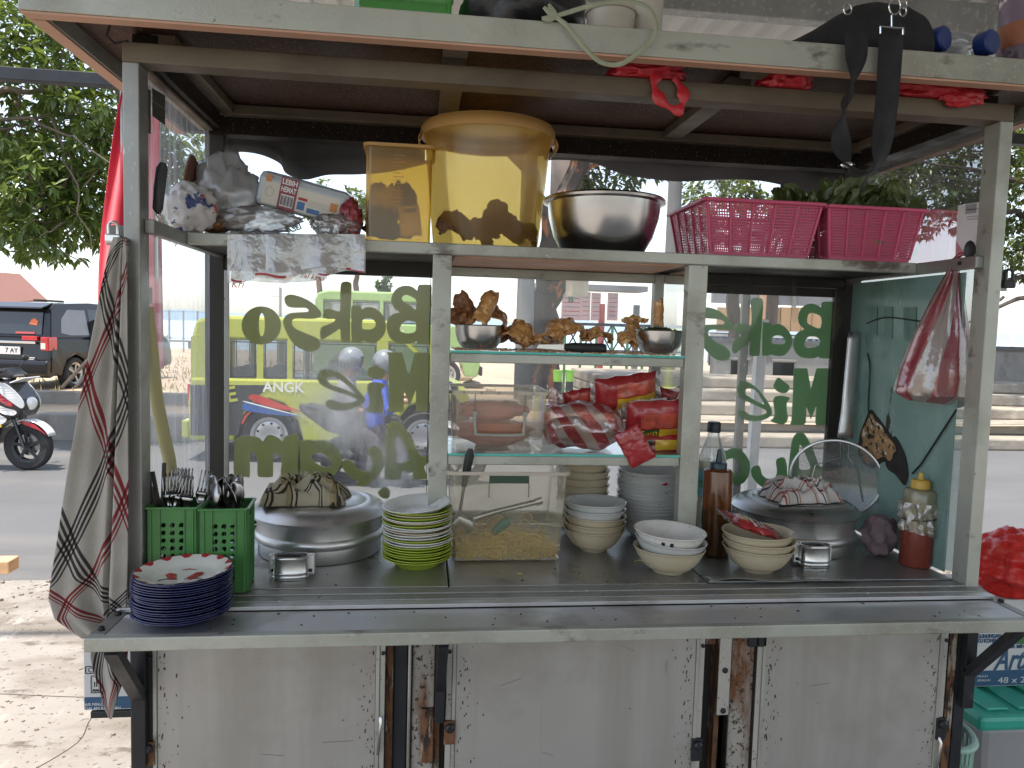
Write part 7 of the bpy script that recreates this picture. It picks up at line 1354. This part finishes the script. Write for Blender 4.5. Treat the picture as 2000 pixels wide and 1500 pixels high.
# pale bamboo length leaning in the left front corner
a = py(338, 935, .16); P = catmull([py(286, 600, .055), py(296, 690, .07), py(306, 780, .10), py(322, 860, .13), py(334, 925, .155), Vector((a.x+.006, .165, .003))], 5, False); b0_ = P[-1]; PALE = mat('pale_yellow_cane', (.42,.38,.19), .5, 0, .12, 5, (1,1,.2))
tag(G().tube([tuple(p_-b0_) for p_ in P], .0125, 12).build('cane', PALE, None, True, loc=tuple(b0_)), 'pale yellow cane standing against the left side pane', 'cane')

# ================================================================== hanging things
# padlocks
def padlock(label, c, s_, bodym):
    t = thing('padlock', label, 'padlock', c); G().box(-.5*s_, .5*s_, -.006, .006, -.55*s_-.25*s_, .0-.2*s_).build('body', bodym, t, bevel=.003); G().tube([(-.3*s_, 0, -.2*s_), (-.3*s_, 0, .35*s_), (-.2*s_, 0, .55*s_), (0, 0, .62*s_), (.2*s_, 0, .55*s_), (.3*s_, 0, .35*s_), (.3*s_, 0, -.2*s_)], .11*s_, 8).build('shackle', STEM if bodym == STEM else BLKP, t, True)
p_ = py(1970, 548, .008); padlock('black padlock hanging from the right front post', (p_.x, .008, p_.z+.006), .027, BLKP); p_ = py(224, 452, .010); padlock('steel padlock holding the checked towel on the left post', (p_.x, .004, p_.z), .026, STEM)
# long checked towel
TWL = plaid('towel_check', (.37,.345,.305), 1, 1, [(0, K), (.30, (.10,.09,.10)), (.325, K), (.345, (.10,.09,.10)), (.37, K), (.39, (.10,.09,.10)), (.415, K), (.435, (.12,.1,.11)), (.455, K), (.72, (.50,.07,.09)), (.755, K), (.775, (.50,.07,.09)), (.80, K), (.815, (.55,.10,.12)), (.83, K)], bump=.4)
lft = [(218,462),(210,490),(196,560),(180,650),(163,745),(146,850),(130,950),(116,1050),(104,1130),(100,1165),(112,1205),(165,1243)]; rgt = [(243,462),(244,490),(246,560),(247,650),(248,745),(249,850),(250,950),(250,1050),(250,1130),(250,1165),(249,1195),(248,1225)]
def lerp_l(L_, t): i = min(len(L_)-2, int(t*(len(L_)-1))); f = t*(len(L_)-1)-i; return (L_[i][0]+(L_[i+1][0]-L_[i][0])*f, L_[i][1]+(L_[i+1][1]-L_[i][1])*f)
ty = -.022
def towel(u, v):
    a = lerp_l(lft, v); b = lerp_l(rgt, v); U = a[0]+(b[0]-a[0])*u; V = a[1]+(b[1]-a[1])*u; amp = .004+.018*v
    y = ty-.5*amp*math.sin(u*8.5+.8*math.sin(v*3))-.25*amp*math.sin(u*17+2)+(.03*math.exp(-((u-.72)/.045)**2))*(1-.4*v)
    p_ = py(U, V, ty-.01); return (p_.x, y-.012*v, p_.z)
g = G().grid(towel, 70, 90); base = [towel(a, b) for a, b in g.uv]
A_ = rad(38); g.uv = [((a*.9*(.35+.65*b)*.30*math.cos(A_)+b*.62*math.sin(A_))*4.6+.1, (-a*.9*(.35+.65*b)*.30*math.sin(A_)+b*.62*math.cos(A_))*4.6) for a, b in g.uv]
tw = thing('hanging_towel', 'long white towel with black and red checks hanging on the left post', 'towel', (.0, ty, .25)); o0 = Vector(tw.location); g.v = [tuple(Vector(p_)-o0) for p_ in g.v]; g.build('cloth', TWL, tw, True, solid=.0025)
def tail(u, v):
    a = lerp_l([(182,1238),(180,1280),(186,1310),(198,1340),(205,1375),(216,1398)], v); b = lerp_l([(250,1238),(250,1280),(243,1315),(240,1335),(228,1370),(222,1400)], v); p_ = py(a[0]+(b[0]-a[0])*u, a[1]+(b[1]-a[1])*u, .02); return (p_.x, .012+.012*math.sin(u*7)*(1-v), p_.z)
g = G().grid(tail, 24, 24); g.uv = [((a*.13*math.cos(A_)+b*.10*math.sin(A_))*5+.2, (-a*.13*math.sin(A_)+b*.10*math.cos(A_))*5+.55) for a, b in g.uv]; g.v = [tuple(Vector(p_)-o0) for p_ in g.v]; g.build('cloth_corner', TWL, tw, True, solid=.0025)
# red flag behind the left post
FLG = mat('red_flag_cloth', (.55,.015,.04), .8, 0, .08, 6, sheen=.3); yF = 1.55
fl = [(237,178),(228,215),(217,270),(208,330),(199,390),(191,450),(186,520),(184,600),(188,660),(196,720)]
fg = thing('red_flag', 'tall furled red flag hanging behind the left front post', 'flag', tuple(py(235, 180, yF))); o0 = Vector(fg.location)
def flag(u, v): a = lerp_l(fl, v); U = a[0]+(318-a[0])*u; p_ = py(U, a[1]+30*u*(1-v), yF); return tuple(Vector((p_.x, yF+.03*math.sin(u*11+v*2), p_.z))-o0)
G().grid(flag, 24, 24).build('cloth', FLG, fg, True, solid=.002); G().tube([tuple(py(240, 170, yF+.02)-o0), tuple(Vector((py(240, 170, yF).x, yF+.02, GZ+.001))-o0)], .011, 8).build('pole', GALV, fg, True)
# striped carrier bag on the right rail
SB2 = stripe_film('hanging_striped_bag', (.60,.07,.11), (.66,.60,.55), 5, .34, .12, .4)
kp = py(1868, 507, .10); cb = [(1868,507),(1855,540),(1838,590),(1818,650),(1805,710),(1800,760),(1812,792)]
def hb(u, v):
    a = lerp_l([(1862,503),(1846,540),(1818,590),(1788,650),(1760,715),(1747,765),(1775,782)], v); b = lerp_l([(1871,505),(1875,545),(1884,600),(1893,660),(1899,715),(1900,765),(1888,795)], v); th = 2*math.pi*u; f = .5-.5*math.cos(th)
    U = a[0]+(b[0]-a[0])*f; V = a[1]+(b[1]-a[1])*f; dp = (.004+.034*min(1, v*1.4)*(1 if v < .9 else (1-v)*8))*math.sin(th); k = .0045*math.sin(th*11)*(1-.55*v)*min(1, v*4)+.004*noise.noise((math.cos(th)*3, math.sin(th)*3, v*4)); p_ = py(U, V, .095); return (p_.x+k, .095+dp+k, p_.z)
t = thing('carrier_bag', 'red and white striped carrier bag hanging from the right shelf rail', 'bag', tuple(kp)); g = G().grid(hb, 72, 34, True); g.v = [tuple(Vector(p_)-kp) for p_ in g.v]; g.build('bag_film', SB2, t, True)
p_ = py(1792, 752, .095)-kp; G().box(p_.x-.018, p_.x+.018, p_.y-.01, p_.y+.01, p_.z-.022, p_.z+.022).build('orange_box', mat('orange_box', (.50,.22,.05), .5), t, bevel=.002); p_ = py(1815, 750, .095)-kp; G().box(p_.x-.006, p_.x+.008, p_.y-.02, p_.y+.0, p_.z-.008, p_.z+.008).build('dark_box', BLKP, t); p_ = py(1872, 785, .1)-kp; G().blob(tuple(p_), (.016,.012,.014), 2, .3).build('dark_packet', TROU, t, True)
G().tube([tuple(py(1868, 505, .098)-kp), tuple(py(1876, 497, .085)-kp), tuple(py(1885, 496, .07)-kp)], [.006,.005,.003], 8).build('knot', SB2, t, True)
p_ = px(1893, 502, W_-.037); tag(G().tube([(0,0,0),(0,0,.010),(0,0,.022),(0,0,.030),(0,0,.034)], [.009,.0135,.012,.008,.002], 12, flat=.5).build('spoon_tip', BLKP, None, True, loc=(W_-.037, p_.y, ZS)), 'black rounded plastic spoon end standing on the right rail', 'spoon')

# ================================================================== rolled dark tarpaulin behind the upper glass
TARP = mat('dark_brown_tarpaulin', (.035,.026,.026), .6, 0, .25, 5, bump=.3, bscale=20); TARB = mat('black_tarpaulin', (.012,.012,.013), .8, 0, .2, 5, bump=.3, bscale=20)
def drape(name, label, m, bot, vtop, y, seed):
    t = thing(name, label, 'tarpaulin', tuple(py(bot[0][0], vtop, y))); o0 = Vector(t.location); Bt = [(q_.x, q_.y) for q_ in catmull(bot, 6, False)]
    for s_ in (0, 1):
        def fn(u, v):
            i = min(len(Bt)-2, int(u*(len(Bt)-1))); f_ = u*(len(Bt)-1)-i; U = Bt[i][0]+(Bt[i+1][0]-Bt[i][0])*f_; Vb = Bt[i][1]+(Bt[i+1][1]-Bt[i][1])*f_; V = vtop+(Vb-vtop)*v; p_ = py(U, V, y+.03)
            return tuple(Vector((p_.x, y+.03+(1 if s_ else -1)*.022*math.sin(math.pi*v)**.5+.006*math.sin(v*13+seed+2*noise.noise((u*3, 0, seed))), p_.z))-o0)
        G().grid(fn, 60, 20).build('fold', m, t, True)
drape('rolled_tarpaulin', 'black rolled tarpaulin sagging behind the upper left pane', TARB, [(430,300),(470,296),(510,302),(545,318),(556,336),(575,346),(600,350),(640,341),(700,340),(760,335),(830,320)], 250, D_+.05, 1)
drape('rolled_tarpaulin', 'dark brown rolled tarpaulin swagged behind the upper right pane', TARP, [(1065,312),(1110,312),(1160,318),(1200,334),(1250,346),(1330,354),(1420,350),(1480,352),(1540,364),(1580,378),(1640,372),(1700,345),(1790,310)], 275, D_+.05, 2)
# sheet-metal shelter end wall with posters glimpsed through the upper pane
yP = tr0.y-.42; t = thing('poster', 'beige poster tied to the trunk behind the amber bucket', 'poster', tuple(py(1110, 455, yP))); o0 = Vector(t.location); x0 = py(1074, 400, yP).x-o0.x; x1 = py(1150, 400, yP).x-o0.x; H_ = py(1110, 300, yP).z-o0.z
G().box(x0, x1, 0, .02, 0, H_).build('sheet', mat('faded_poster', (.42,.34,.29), .8, 0, .15, 4, dirt=[((.45,.2,.16), .62, .1, 5, (1,1,1), .8)]), t)
for z in (H_*.2, H_*.8): G().box(x0+.05, x1-.05, .0205, .30, z, z+.02).build('tie_batten', BARKD, t)
# ================================================================== things on the roof
ZR = RT+.0005
def roofc(u, y): return py(u, 60, y).x
GTB = film('green_tub_film', (.10,.40,.09), .35, tint=(.35,.9,.35), gloss=.2, vscale=6, cvar=.08, transl=.7)
tub('translucent green tub standing on the roof at the top edge', roofc(690, .06), roofc(884, .06), .03, .2, ZR, ZR+.14, GTB, GTB, .94, .004, .02, 'storage_tub')
BPL = mat('black_bag_plastic', (.010,.010,.012), .3, 0, .2, 10, bump=.5, bscale=25)
c = roofc(1020, .10); tag(G().blob((0,0,.088), (.125,.09,.088), 4, .12, 2, 4).build('rubbish_bag', BPL, None, True, loc=(c, .08, ZR)), 'black plastic bag on the roof above the amber bucket', 'bag')
CUPM = mat('cream_plastic_cup', (.46,.42,.36), .4, 0, .1, 6, dirt=[((.3,.25,.2), .6, .15, 6, (1,1,1), .5)], sss=.1)
for i, (u, r_, h_, lb) in enumerate(((1192, .046, .05, 'low wide cream container lying on the roof inside the twine loop'), (1258, .036, .13, 'tall cream cup on the roof beside the twine loop'))):
    lathe_thing('plastic_container', lb, 'container', (roofc(u, -.02+.02*i), -.02+.02*i, ZR), [('body', [(0,.001),(r_*.85,.001),(r_*.9,.004),(r_*.97,h_),(r_*1.05,h_+.001),(r_*1.05,h_+.006),(r_*.93,h_+.004),(r_*.86,.008),(0,.006)], CUPM)])
RAF = mat('olive_raffia', (.30,.32,.22), .6, 0, .2, 30, (1,1,.2)); lp = [(1088,33),(1110,24),(1150,12),(1195,4),(1235,4),(1262,12),(1278,34),(1282,58),(1272,80),(1240,108),(1215,124),(1190,126),(1165,116),(1135,85),(1108,50)]
t = thing('twine_loop', 'loop of olive raffia twine hanging over the roof edge', 'twine', tuple(py(1088, 33, RY0-.006))); o0 = Vector(t.location); P = catmull([py(u, v, RY0-.006-(.008 if v > 40 else 0)) for u, v in lp], 5); G().tube([tuple(p_-o0) for p_ in P], .0042, 8, True, .45).build('loop', RAF, t, True)
for k, (u, v) in enumerate(((1062, 14), (1058, 36), (1072, 8))): G().tube([tuple(py(1088, 33, RY0-.006)-o0), tuple(py((1088+u)/2, (33+v)/2+2, RY0-.008)-o0), tuple(py(u, v, RY0-.006)-o0)], [.004,.006,.003], 6, flat=.4).build('loose_end', RAF, t, True)
HOS = mat('navy_hose', (.012,.018,.035), .4); P = catmull([Vector((roofc(1300, .02), .02, ZR+.012)), Vector((roofc(1380, .02), .02, ZR+.010)), Vector((roofc(1470, .03), .03, ZR+.008)), Vector((roofc(1560, .05), .05, ZR+.008))], 6, False)
tag(G().tube([tuple(p_-P[0]) for p_ in P], .008, 10).build('hose', HOS, None, True, loc=tuple(P[0])), 'dark navy hose lying along the roof edge', 'hose')
FAB = mat('black_canvas', (.013,.013,.015), .85, 0, .25, 12, bump=.3, bscale=120); wb_ = thing('shoulder_bag', 'black canvas bag on the roof with its strap hanging down', 'bag', (roofc(1640, .05), .04, ZR)); o0 = Vector(wb_.location)
def bagf(u, v):
    a = lerp_l([(1540,75),(1570,64),(1610,42),(1660,10),(1700,-12),(1740,-20),(1790,-12),(1820,4),(1826,22),(1800,34),(1770,50),(1755,78)], u); yb = -.055; p_ = py(a[0], a[1], yb); zb = ZR+.001; th = math.pi*v
    z = max(zb, zb+(p_.z-zb)*math.sin(th)**.6); return tuple(Vector((p_.x, yb+.07-.075*math.cos(th), z+.003*noise.noise((u*9, v*5, 1))))-o0)
G().grid(bagf, 44, 20).build('bag_body', FAB, wb_, True, solid=.003)
def strap(P, wd, nm='strap'):
    C_ = catmull([py(*p_[:2], p_[2])-o0 for p_ in P], 8, False); tw_ = catmull([Vector((p_[3], 0)) for p_ in P], 8, False); g = G(); n = len(C_)
    def f(u, v): i = min(n-1, int(round(v*(n-1)))); a = tw_[i].x; return tuple(C_[i]+Vector((math.cos(a), math.sin(a), 0))*(u-.5)*wd)
    g.grid(f, 2, n-1).build(nm, FAB, wb_, True, solid=.0016)
yS = RY0-.01
strap([(1672,62,yS,0.15),(1672,110,yS-.004,.2),(1663,160,yS-.002,1.0),(1655,190,yS,1.45),(1650,220,yS,1.1),(1643,270,yS,.3),(1648,308,yS,.5),(1664,334,yS-.002,1.3),(1690,340,yS-.004,1.45),(1712,322,yS-.004,.8),(1722,280,yS-.004,.25),(1732,200,yS-.004,.1),(1738,120,yS-.004,.05),(1741,62,yS-.004,0)], .047)
p_ = py(1655, 322, yS-.004)-o0; G().blob(tuple(p_), (.014,.003,.006), 2, .4, 4).build('strap_badge', CHR, wb_, True)
for a, b in (((1720,52),(1720,66)), ((1764,55),(1764,68)), ((1719,52),(1765,55)), ((1742,30),(1742,53))): G().tube([tuple(py(*a, yS-.01)-o0), tuple(py(*b, yS-.01)-o0)], .0018, 6).build('buckle_bar', CHR, wb_, True)
def ring(cu, cv, r_, nm): c = py(cu, cv, yS-.01)-o0; k = r_/ppm(c+o0); G().tube([tuple(c+Vector((k*math.cos(2*math.pi*i/18), 0, k*1.3*math.sin(2*math.pi*i/18)))) for i in range(18)], .0016, 6, True).build(nm, CHR, wb_, True)
ring(1748, 12, 12, 'strap_ring'); ring(1764, 22, 7, 'chain_link'); ring(1766, 8, 6, 'chain_link'); ring(1656, 18, 8, 'zip_pull')
BLC = mat('blue_bottle_cap', (.012,.035,.16), .35); PET2 = film('dusty_bottle_plastic', (.60,.64,.68), .62, gloss=.5, vscale=8, cvar=.12, bump=.3, bscale=30, fgloss=.12)
for i, (u, v, lb) in enumerate(((1842, 58, 'blue capped empty bottle lying nearest the black bag'), (1935, 58, 'blue capped empty bottle lying beside the purple jar'))):
    cp = py(u, v, -.045); dirv = Vector((-.45 if i == 0 else -.30, .88, -.05)).normalized(); r_ = .045; t = thing('water_bottle', lb, 'bottle', (cp.x+dirv.x*.05, cp.y+dirv.y*.05, ZR+r_+.002)); t.rotation_euler = (-dirv if False else Vector((-dirv.x, -dirv.y, 0))).to_track_quat('Z', 'Y').to_euler()
    G().lathe([(0,-.16),(r_*.9,-.16),(r_,-.155),(r_,-.03),(r_*.9,-.008),(r_*.42,.024),(r_*.40,.036)], 28).build('body', PET2, t, True); G().lathe([(r_*.50,.030),(r_*.52,.032),(r_*.52,.054),(r_*.45,.057),(0,.057)], 28).build('cap', BLC, t, True); G().lathe([(r_*1.01,-.09),(r_*1.012,-.088),(r_*1.012,-.04),(r_*1.01,-.038)], 28).build('label', film('torn_label', (.55,.5,.5), .4, vscale=12, cvar=.3) if 'torn_label' not in MATS else MATS['torn_label'], t, True)
PUR = film('purple_tinted_jar', (.30,.20,.32), .3, gloss=.4, vscale=6, cvar=.1, transl=.6, fgloss=.12); lathe_thing('plastic_jar', 'purple tinted jar with a brown label at the roof corner', 'jar', (roofc(2010, .0), .0, ZR), [('body', [(0,.001),(.05,.001),(.054,.005),(.054,.14),(.05,.15)], PUR), ('lid', [(.057,.1505),(.057,.175),(0,.176)], PUR), ('label', [(.0545,.055),(.0547,.056),(.0547,.10),(.0545,.101)], mat('brown_label', (.30,.10,.04), .5))])
# red plastic bags tucked on the front beam under the roof
RBG = mat('red_carrier_plastic', (.50,.025,.035), .35, 0, .15, 14, bump=.6, bscale=45, sss=.05)
def redbag(label, u0, u1, vt, vb, seed, hang=None):
    a = py(u0, (vt+vb)/2, -.012); b = py(u1, (vt+vb)/2, -.012); c = (a+b)/2; w_ = (b-a).length/2; zlo = HT+.001; h_ = max(.012, (1.0195-zlo)/2)
    t = thing('carrier_bag', label, 'bag', (c.x, .018, zlo)); 
    def f(q_, p_): q_.z = max(-h_+.0, min(h_*.96, q_.z)); q_.y = max(-.05, q_.y); return q_
    G().blob((0, 0, h_), (w_, .034, h_*1.6), 4, .4, 3.2, seed, f, True).build('bunched_bag', RBG, t, True)
    o_ = Vector(t.location)
    if hang:
        P = catmull([py(u, v, y)-o_ for u, v, y in hang], 6, False); G().tube([tuple(p_) for p_ in P], [.009+.004*math.sin(i*.7) for i in range(len(P))], 10, flat=.35).build('bag_handle', RBG, t, True)
    return t
redbag('red carrier bag with a handle loop hanging below the front beam', 1200, 1340, 128, 150, 2, [(1285,140,-.008),(1278,165,-.012),(1290,195,-.014),(1318,214,-.014),(1332,206,-.014),(1334,180,-.012),(1318,152,-.010)])
redbag('smallest red carrier bag tucked on the front beam', 1500, 1592, 146, 170, 5); rb3 = redbag('longest red carrier bag bunched along the front beam at right', 1758, 1925, 165, 205, 8)
p_ = py(1880, 188, -.012)-Vector(rb3.location); G().blob(tuple(p_), (.045,.014,.020), 4, .3, 3, 11).build('sagging_fold', RBG, rb3, True)

# ================================================================== boxes, bin and bags beside the cart
BXW = mat('white_carton', (.58,.58,.57), .7, 0, .05, 5); NVB = mat('navy_carton_print', (.025,.085,.17), .6, 0, .08, 6); GRP = mat('green_leaf_print', (.06,.16,.05), .6)
yb = .145; x0 = py(163, 1330, yb).x; x1 = -.002; z0 = -.2895; z1c = -.048; t = thing('water_carton', 'white and navy bottled water carton on the ledge at the left end', 'carton', ((x0+x1)/2, yb, z0)); w_ = (x1-x0)/2; H_ = z1c-z0
G().box(-w_, w_, 0, .15, 0, H_).build('carton', BXW, t, bevel=.002); zs = py(200, 1361, yb).z-z0; G().box(-w_+.0015, w_-.0015, -.0008, -.0001, .003, zs).build('navy_band', NVB, t)
def ct(nm, s_, u, v, size, m, al='CENTER', fit=None, bold=0, par=None, shear=0, y=None): P_ = py(u, v, yb if y is None else y)-Vector((par or t).location); return text(nm, s_, size, m, par or t, (P_.x, -.0013, P_.z), (1,0,0), (0,0,1), bold=bold, align=al, fit=fit, shear=shear)
kk = 1/ppm((x0, yb, -.2)); ct('carton_text', 'AIR MINUM', 166, 1376, .0085, WHITE, 'LEFT', 38*kk); ct('carton_text', 'DALAM KEMASAN', 166, 1384, .0085, WHITE, 'LEFT', 66*kk); ct('carton_text', 'HALAL', 193, 1348, .007, INK, 'CENTER', 22*kk, .0003)
P_ = py(193, 1337, yb)-Vector(t.location); g = G()
for a, b in (((-14,18),(14,18)), ((14,18),(14,-16)), ((14,-16),(-14,-16)), ((-14,-16),(-14,18))): g.bar((P_.x+a[0]*kk, -.0012, P_.z+b[0]*0+a[1]*kk), (P_.x+b[0]*kk, -.0012, P_.z+b[1]*kk), .001, .0012, (0,1,0))
for k in range(5): g.bar((P_.x+(-8+4*k)*kk, -.0012, P_.z-4*kk), (P_.x+(-8+4*k)*kk, -.0012, P_.z+(6+6*math.sin(k*.8))*kk), .001, .0014, (0,1,0))
g.build('carton_mark', INK, t); P_ = py(178, 1308, yb)-Vector(t.location); g = G()
for a, b in (((-10,7),(14,7)), ((14,7),(14,-7)), ((14,-7),(-10,-7)), ((-10,-7),(-10,7))): g.bar((P_.x+a[0]*kk, -.0012, P_.z+a[1]*kk), (P_.x+b[0]*kk, -.0012, P_.z+b[1]*kk), .001, .0012, (0,1,0))
g.tube([(P_.x+(4+5*math.cos(a))*kk-.004, -.0012, P_.z+4.5*math.sin(a)*kk) for a in [rad(40+28*i) for i in range(11)]], .0006, 5); g.build('carton_mark', INK, t)
# right side: bin with teal lid, cartons on it, red bag on top, basket at its foot
yr = .30; tl = mat('teal_lid_plastic', (.035,.36,.26), .35, 0, .08, 6); GRY = mat('grey_bin_plastic', (.30,.29,.29), .5, 0, .08, 5)
zl0 = py(1905, 1345, yr+.1).z; xl0 = py(1893, 1400, yr).x+.0; bn = thing('storage_bin', 'grey storage bin with a ribbed teal lid beside the cart', 'bin', (xl0+.30, yr+.16, GZ)); HB = zl0-GZ
G().prism([(-.27,-.17),(.27,-.17),(.27,.20),(-.27,.20)], lambda a, b, t_: (a*(.88+.12*t_/HB), b*(.88+.12*t_/HB), t_), .001, HB-.045).build('body', GRY, bn, bevel=.02)
G().box(-.30, .30, -.20, .23, HB-.0445, HB-.004).build('lid', tl, bn, bevel=.012)
for k in range(6): G().box(-.26+.09*k, -.20+.09*k, -.17, .20, HB-.0038, HB+.004).build('lid_rib', tl, bn, bevel=.003)
bx = thing('water_carton', 'white and navy water carton with blue script standing on the teal lid', 'carton', (xl0+.30, yr+.1, zl0+.0045)); ytop = yr+.1; z_t = py(1950, 1175, ytop).z-zl0; xr = Vector(bx.location)
xw0 = py(1906, 1280, ytop).x-xr.x; xw1 = xw0+.40; G().box(xw0, xw1, 0, .22, 0, z_t).build('carton', BXW, bx, bevel=.003); zs = py(1950, 1309, ytop).z-xr.z; G().box(xw0+.0015, xw1-.0015, -.0008, -.0001, .003, zs).build('navy_band', NVB, bx)
k2 = 1/ppm((1.75, ytop, -.2)); ct('carton_text', 'Artal', 1942, 1290, .085, NVB, 'LEFT', 100*k2, .0012, bx, .35, ytop); ct('carton_text', '48 x 220', 1948, 1329, .024, BXW, 'LEFT', 84*k2, 0, bx, 0, ytop); ct('carton_text', 'AIR MINERAL', 1968, 1263, .014, NVB, 'LEFT', 62*k2, .0004, bx, 0, ytop); ct('carton_text', 'GUNUNGAN', 1908, 1243, .015, NVB, 'LEFT', 52*k2, .0005, bx, 0, ytop); ct('carton_text', 'KU KONENG', 1908, 1252, .015, NVB, 'LEFT', 52*k2, .0005, bx, 0, ytop); ct('carton_text', 'MINUM', 1908, 1321, .009, BXW, 'LEFT', 22*k2, 0, bx, 0, ytop); ct('carton_text', 'KEMASAN', 1908, 1329, .009, BXW, 'LEFT', 28*k2, 0, bx, 0, ytop)
P_ = py(1985, 1252, ytop)-xr; mob('leaf_print', outline_mesh('leaf_print', [[(P_.x+a*k2, P_.z+b*k2) for a, b in ((-14,-6),(-4,6),(10,10),(30,8),(30,-8),(6,-6))]], lambda a, b: (a, -.0006, b), (0, .0005, 0)), GRP, bx)
c = py(1985, 1120, ytop+.06); RB2 = mat('bright_red_bag', (.62,.025,.02), .3, 0, .12, 12, dirt=[((.75,.12,.06), .58, .1, 9, (1,1,1), .3)], bump=.9, bscale=22, sss=.1); rb_ = thing('carrier_bag', 'bulging bright red carrier bag on top of the water carton', 'bag', (c.x, c.y, xr.z+z_t+.0005)); hr = (py(1985, 1050, c.y).z-(xr.z+z_t))/2
def rbf(q_, p_): q_.z = max(-hr, q_.z); return q_
G().blob((0,0,hr), (.125,.10,hr*1.2), 5, .20, 2.2, 6, rbf, True).build('bag_body', RB2, rb_, True); G().blob((.03,-.02,hr*2.05), (.02,.012,.026), 3, .4, 3, 2).build('knot', RB2, rb_, True)
MNT = mat('mint_basket_plastic', (.26,.42,.34), .45); q_ = py(1885, 1455, .05); bkt = thing('wire_basket', 'pale mint lattice basket at the foot of the right bracket', 'basket', (q_.x-.02, .14, GZ)); zb_ = q_.z-GZ
for k in range(3): G().tube([(.075*math.cos(2*math.pi*i/36)*(1-.05*k), .11*math.sin(2*math.pi*i/36)*(1-.05*k), zb_-.001-.16*k) for i in range(36)], .008 if k == 0 else .004, 8, True).build('hoop', MNT, bkt, True)
for i in range(36):
    a = 2*math.pi*i/36; b = a+.35
    for s_ in (a+.35, a-.35): G().tube([(.075*math.cos(a), .11*math.sin(a), zb_), (.067*math.cos(s_), .099*math.sin(s_), zb_-.32)], .002, 5).build('lattice_bar', MNT, bkt)
G().tube([(0,0,.001),(0,0,zb_-.321)], [.05,.06], 16).build('pedestal_tub', GRY, bkt, True); G().lathe([(0,zb_-.3205),(.068,zb_-.3205),(.068,zb_-.3155),(0,zb_-.3155)], 30, sy=1.47).build('floor', MNT, bkt)
P = [py(1893, 1390, .10), py(1930, 1425, .10), py(1960, 1450, .10), py(1978, 1472, .10)]; 

t = thing('grey_lid', 'round grey lid standing behind the spoon basket', 'lid', tuple(py(425, 985, .16)), rot=(rad(72), 0, rad(-8))); G().lathe([(0,.004),(.040,.003),(.044,0),(.046,-.003),(.043,-.002),(0,.0)], 40).build('disc', GREYP, t, True); G().lathe([(.010,.0035),(.011,.010),(0,.011)], 16).build('knob', GREYP, t, True)

for k_, (u, v, lb) in enumerate(((1240, 1096, 'stray pale noodle curl left of the three front bowls'), (1010, 1120, 'tiny stray noodle in front of the noodle tub'))):
    p_ = pz(u, v, .002); tag(G().tube([(0,0,0),(.008,.006,.001),(.018,.004,.0),(.024,-.004,.0)] if k_ == 0 else [(0,0,0),(.006,.003,0),(.010,-.001,0)], .0012, 6).build('stray_noodle', NOOD, None, True, loc=(p_.x, p_.y, .0015)), lb, 'noodle')
rnd = random.Random(77); g = G()
for k_ in range(55):
    x = rnd.uniform(.04, 1.66); y = rnd.choice((rnd.uniform(.034, .16), rnd.uniform(-.13, -.05))); s_ = rnd.uniform(.0008, .0026); g.obox((x, y, (.0005 if y > 0 else -.0146)), ((1, rnd.uniform(-1,1), 0), (rnd.uniform(-.5,.5), 1, 0), (0, 0, 1)), (s_, s_*rnd.uniform(.4, 1), .0005))
tag(g.build('crumbs', CHAR), 'dark specks of dirt scattered on the counter and bench', 'dirt', kind='stuff')
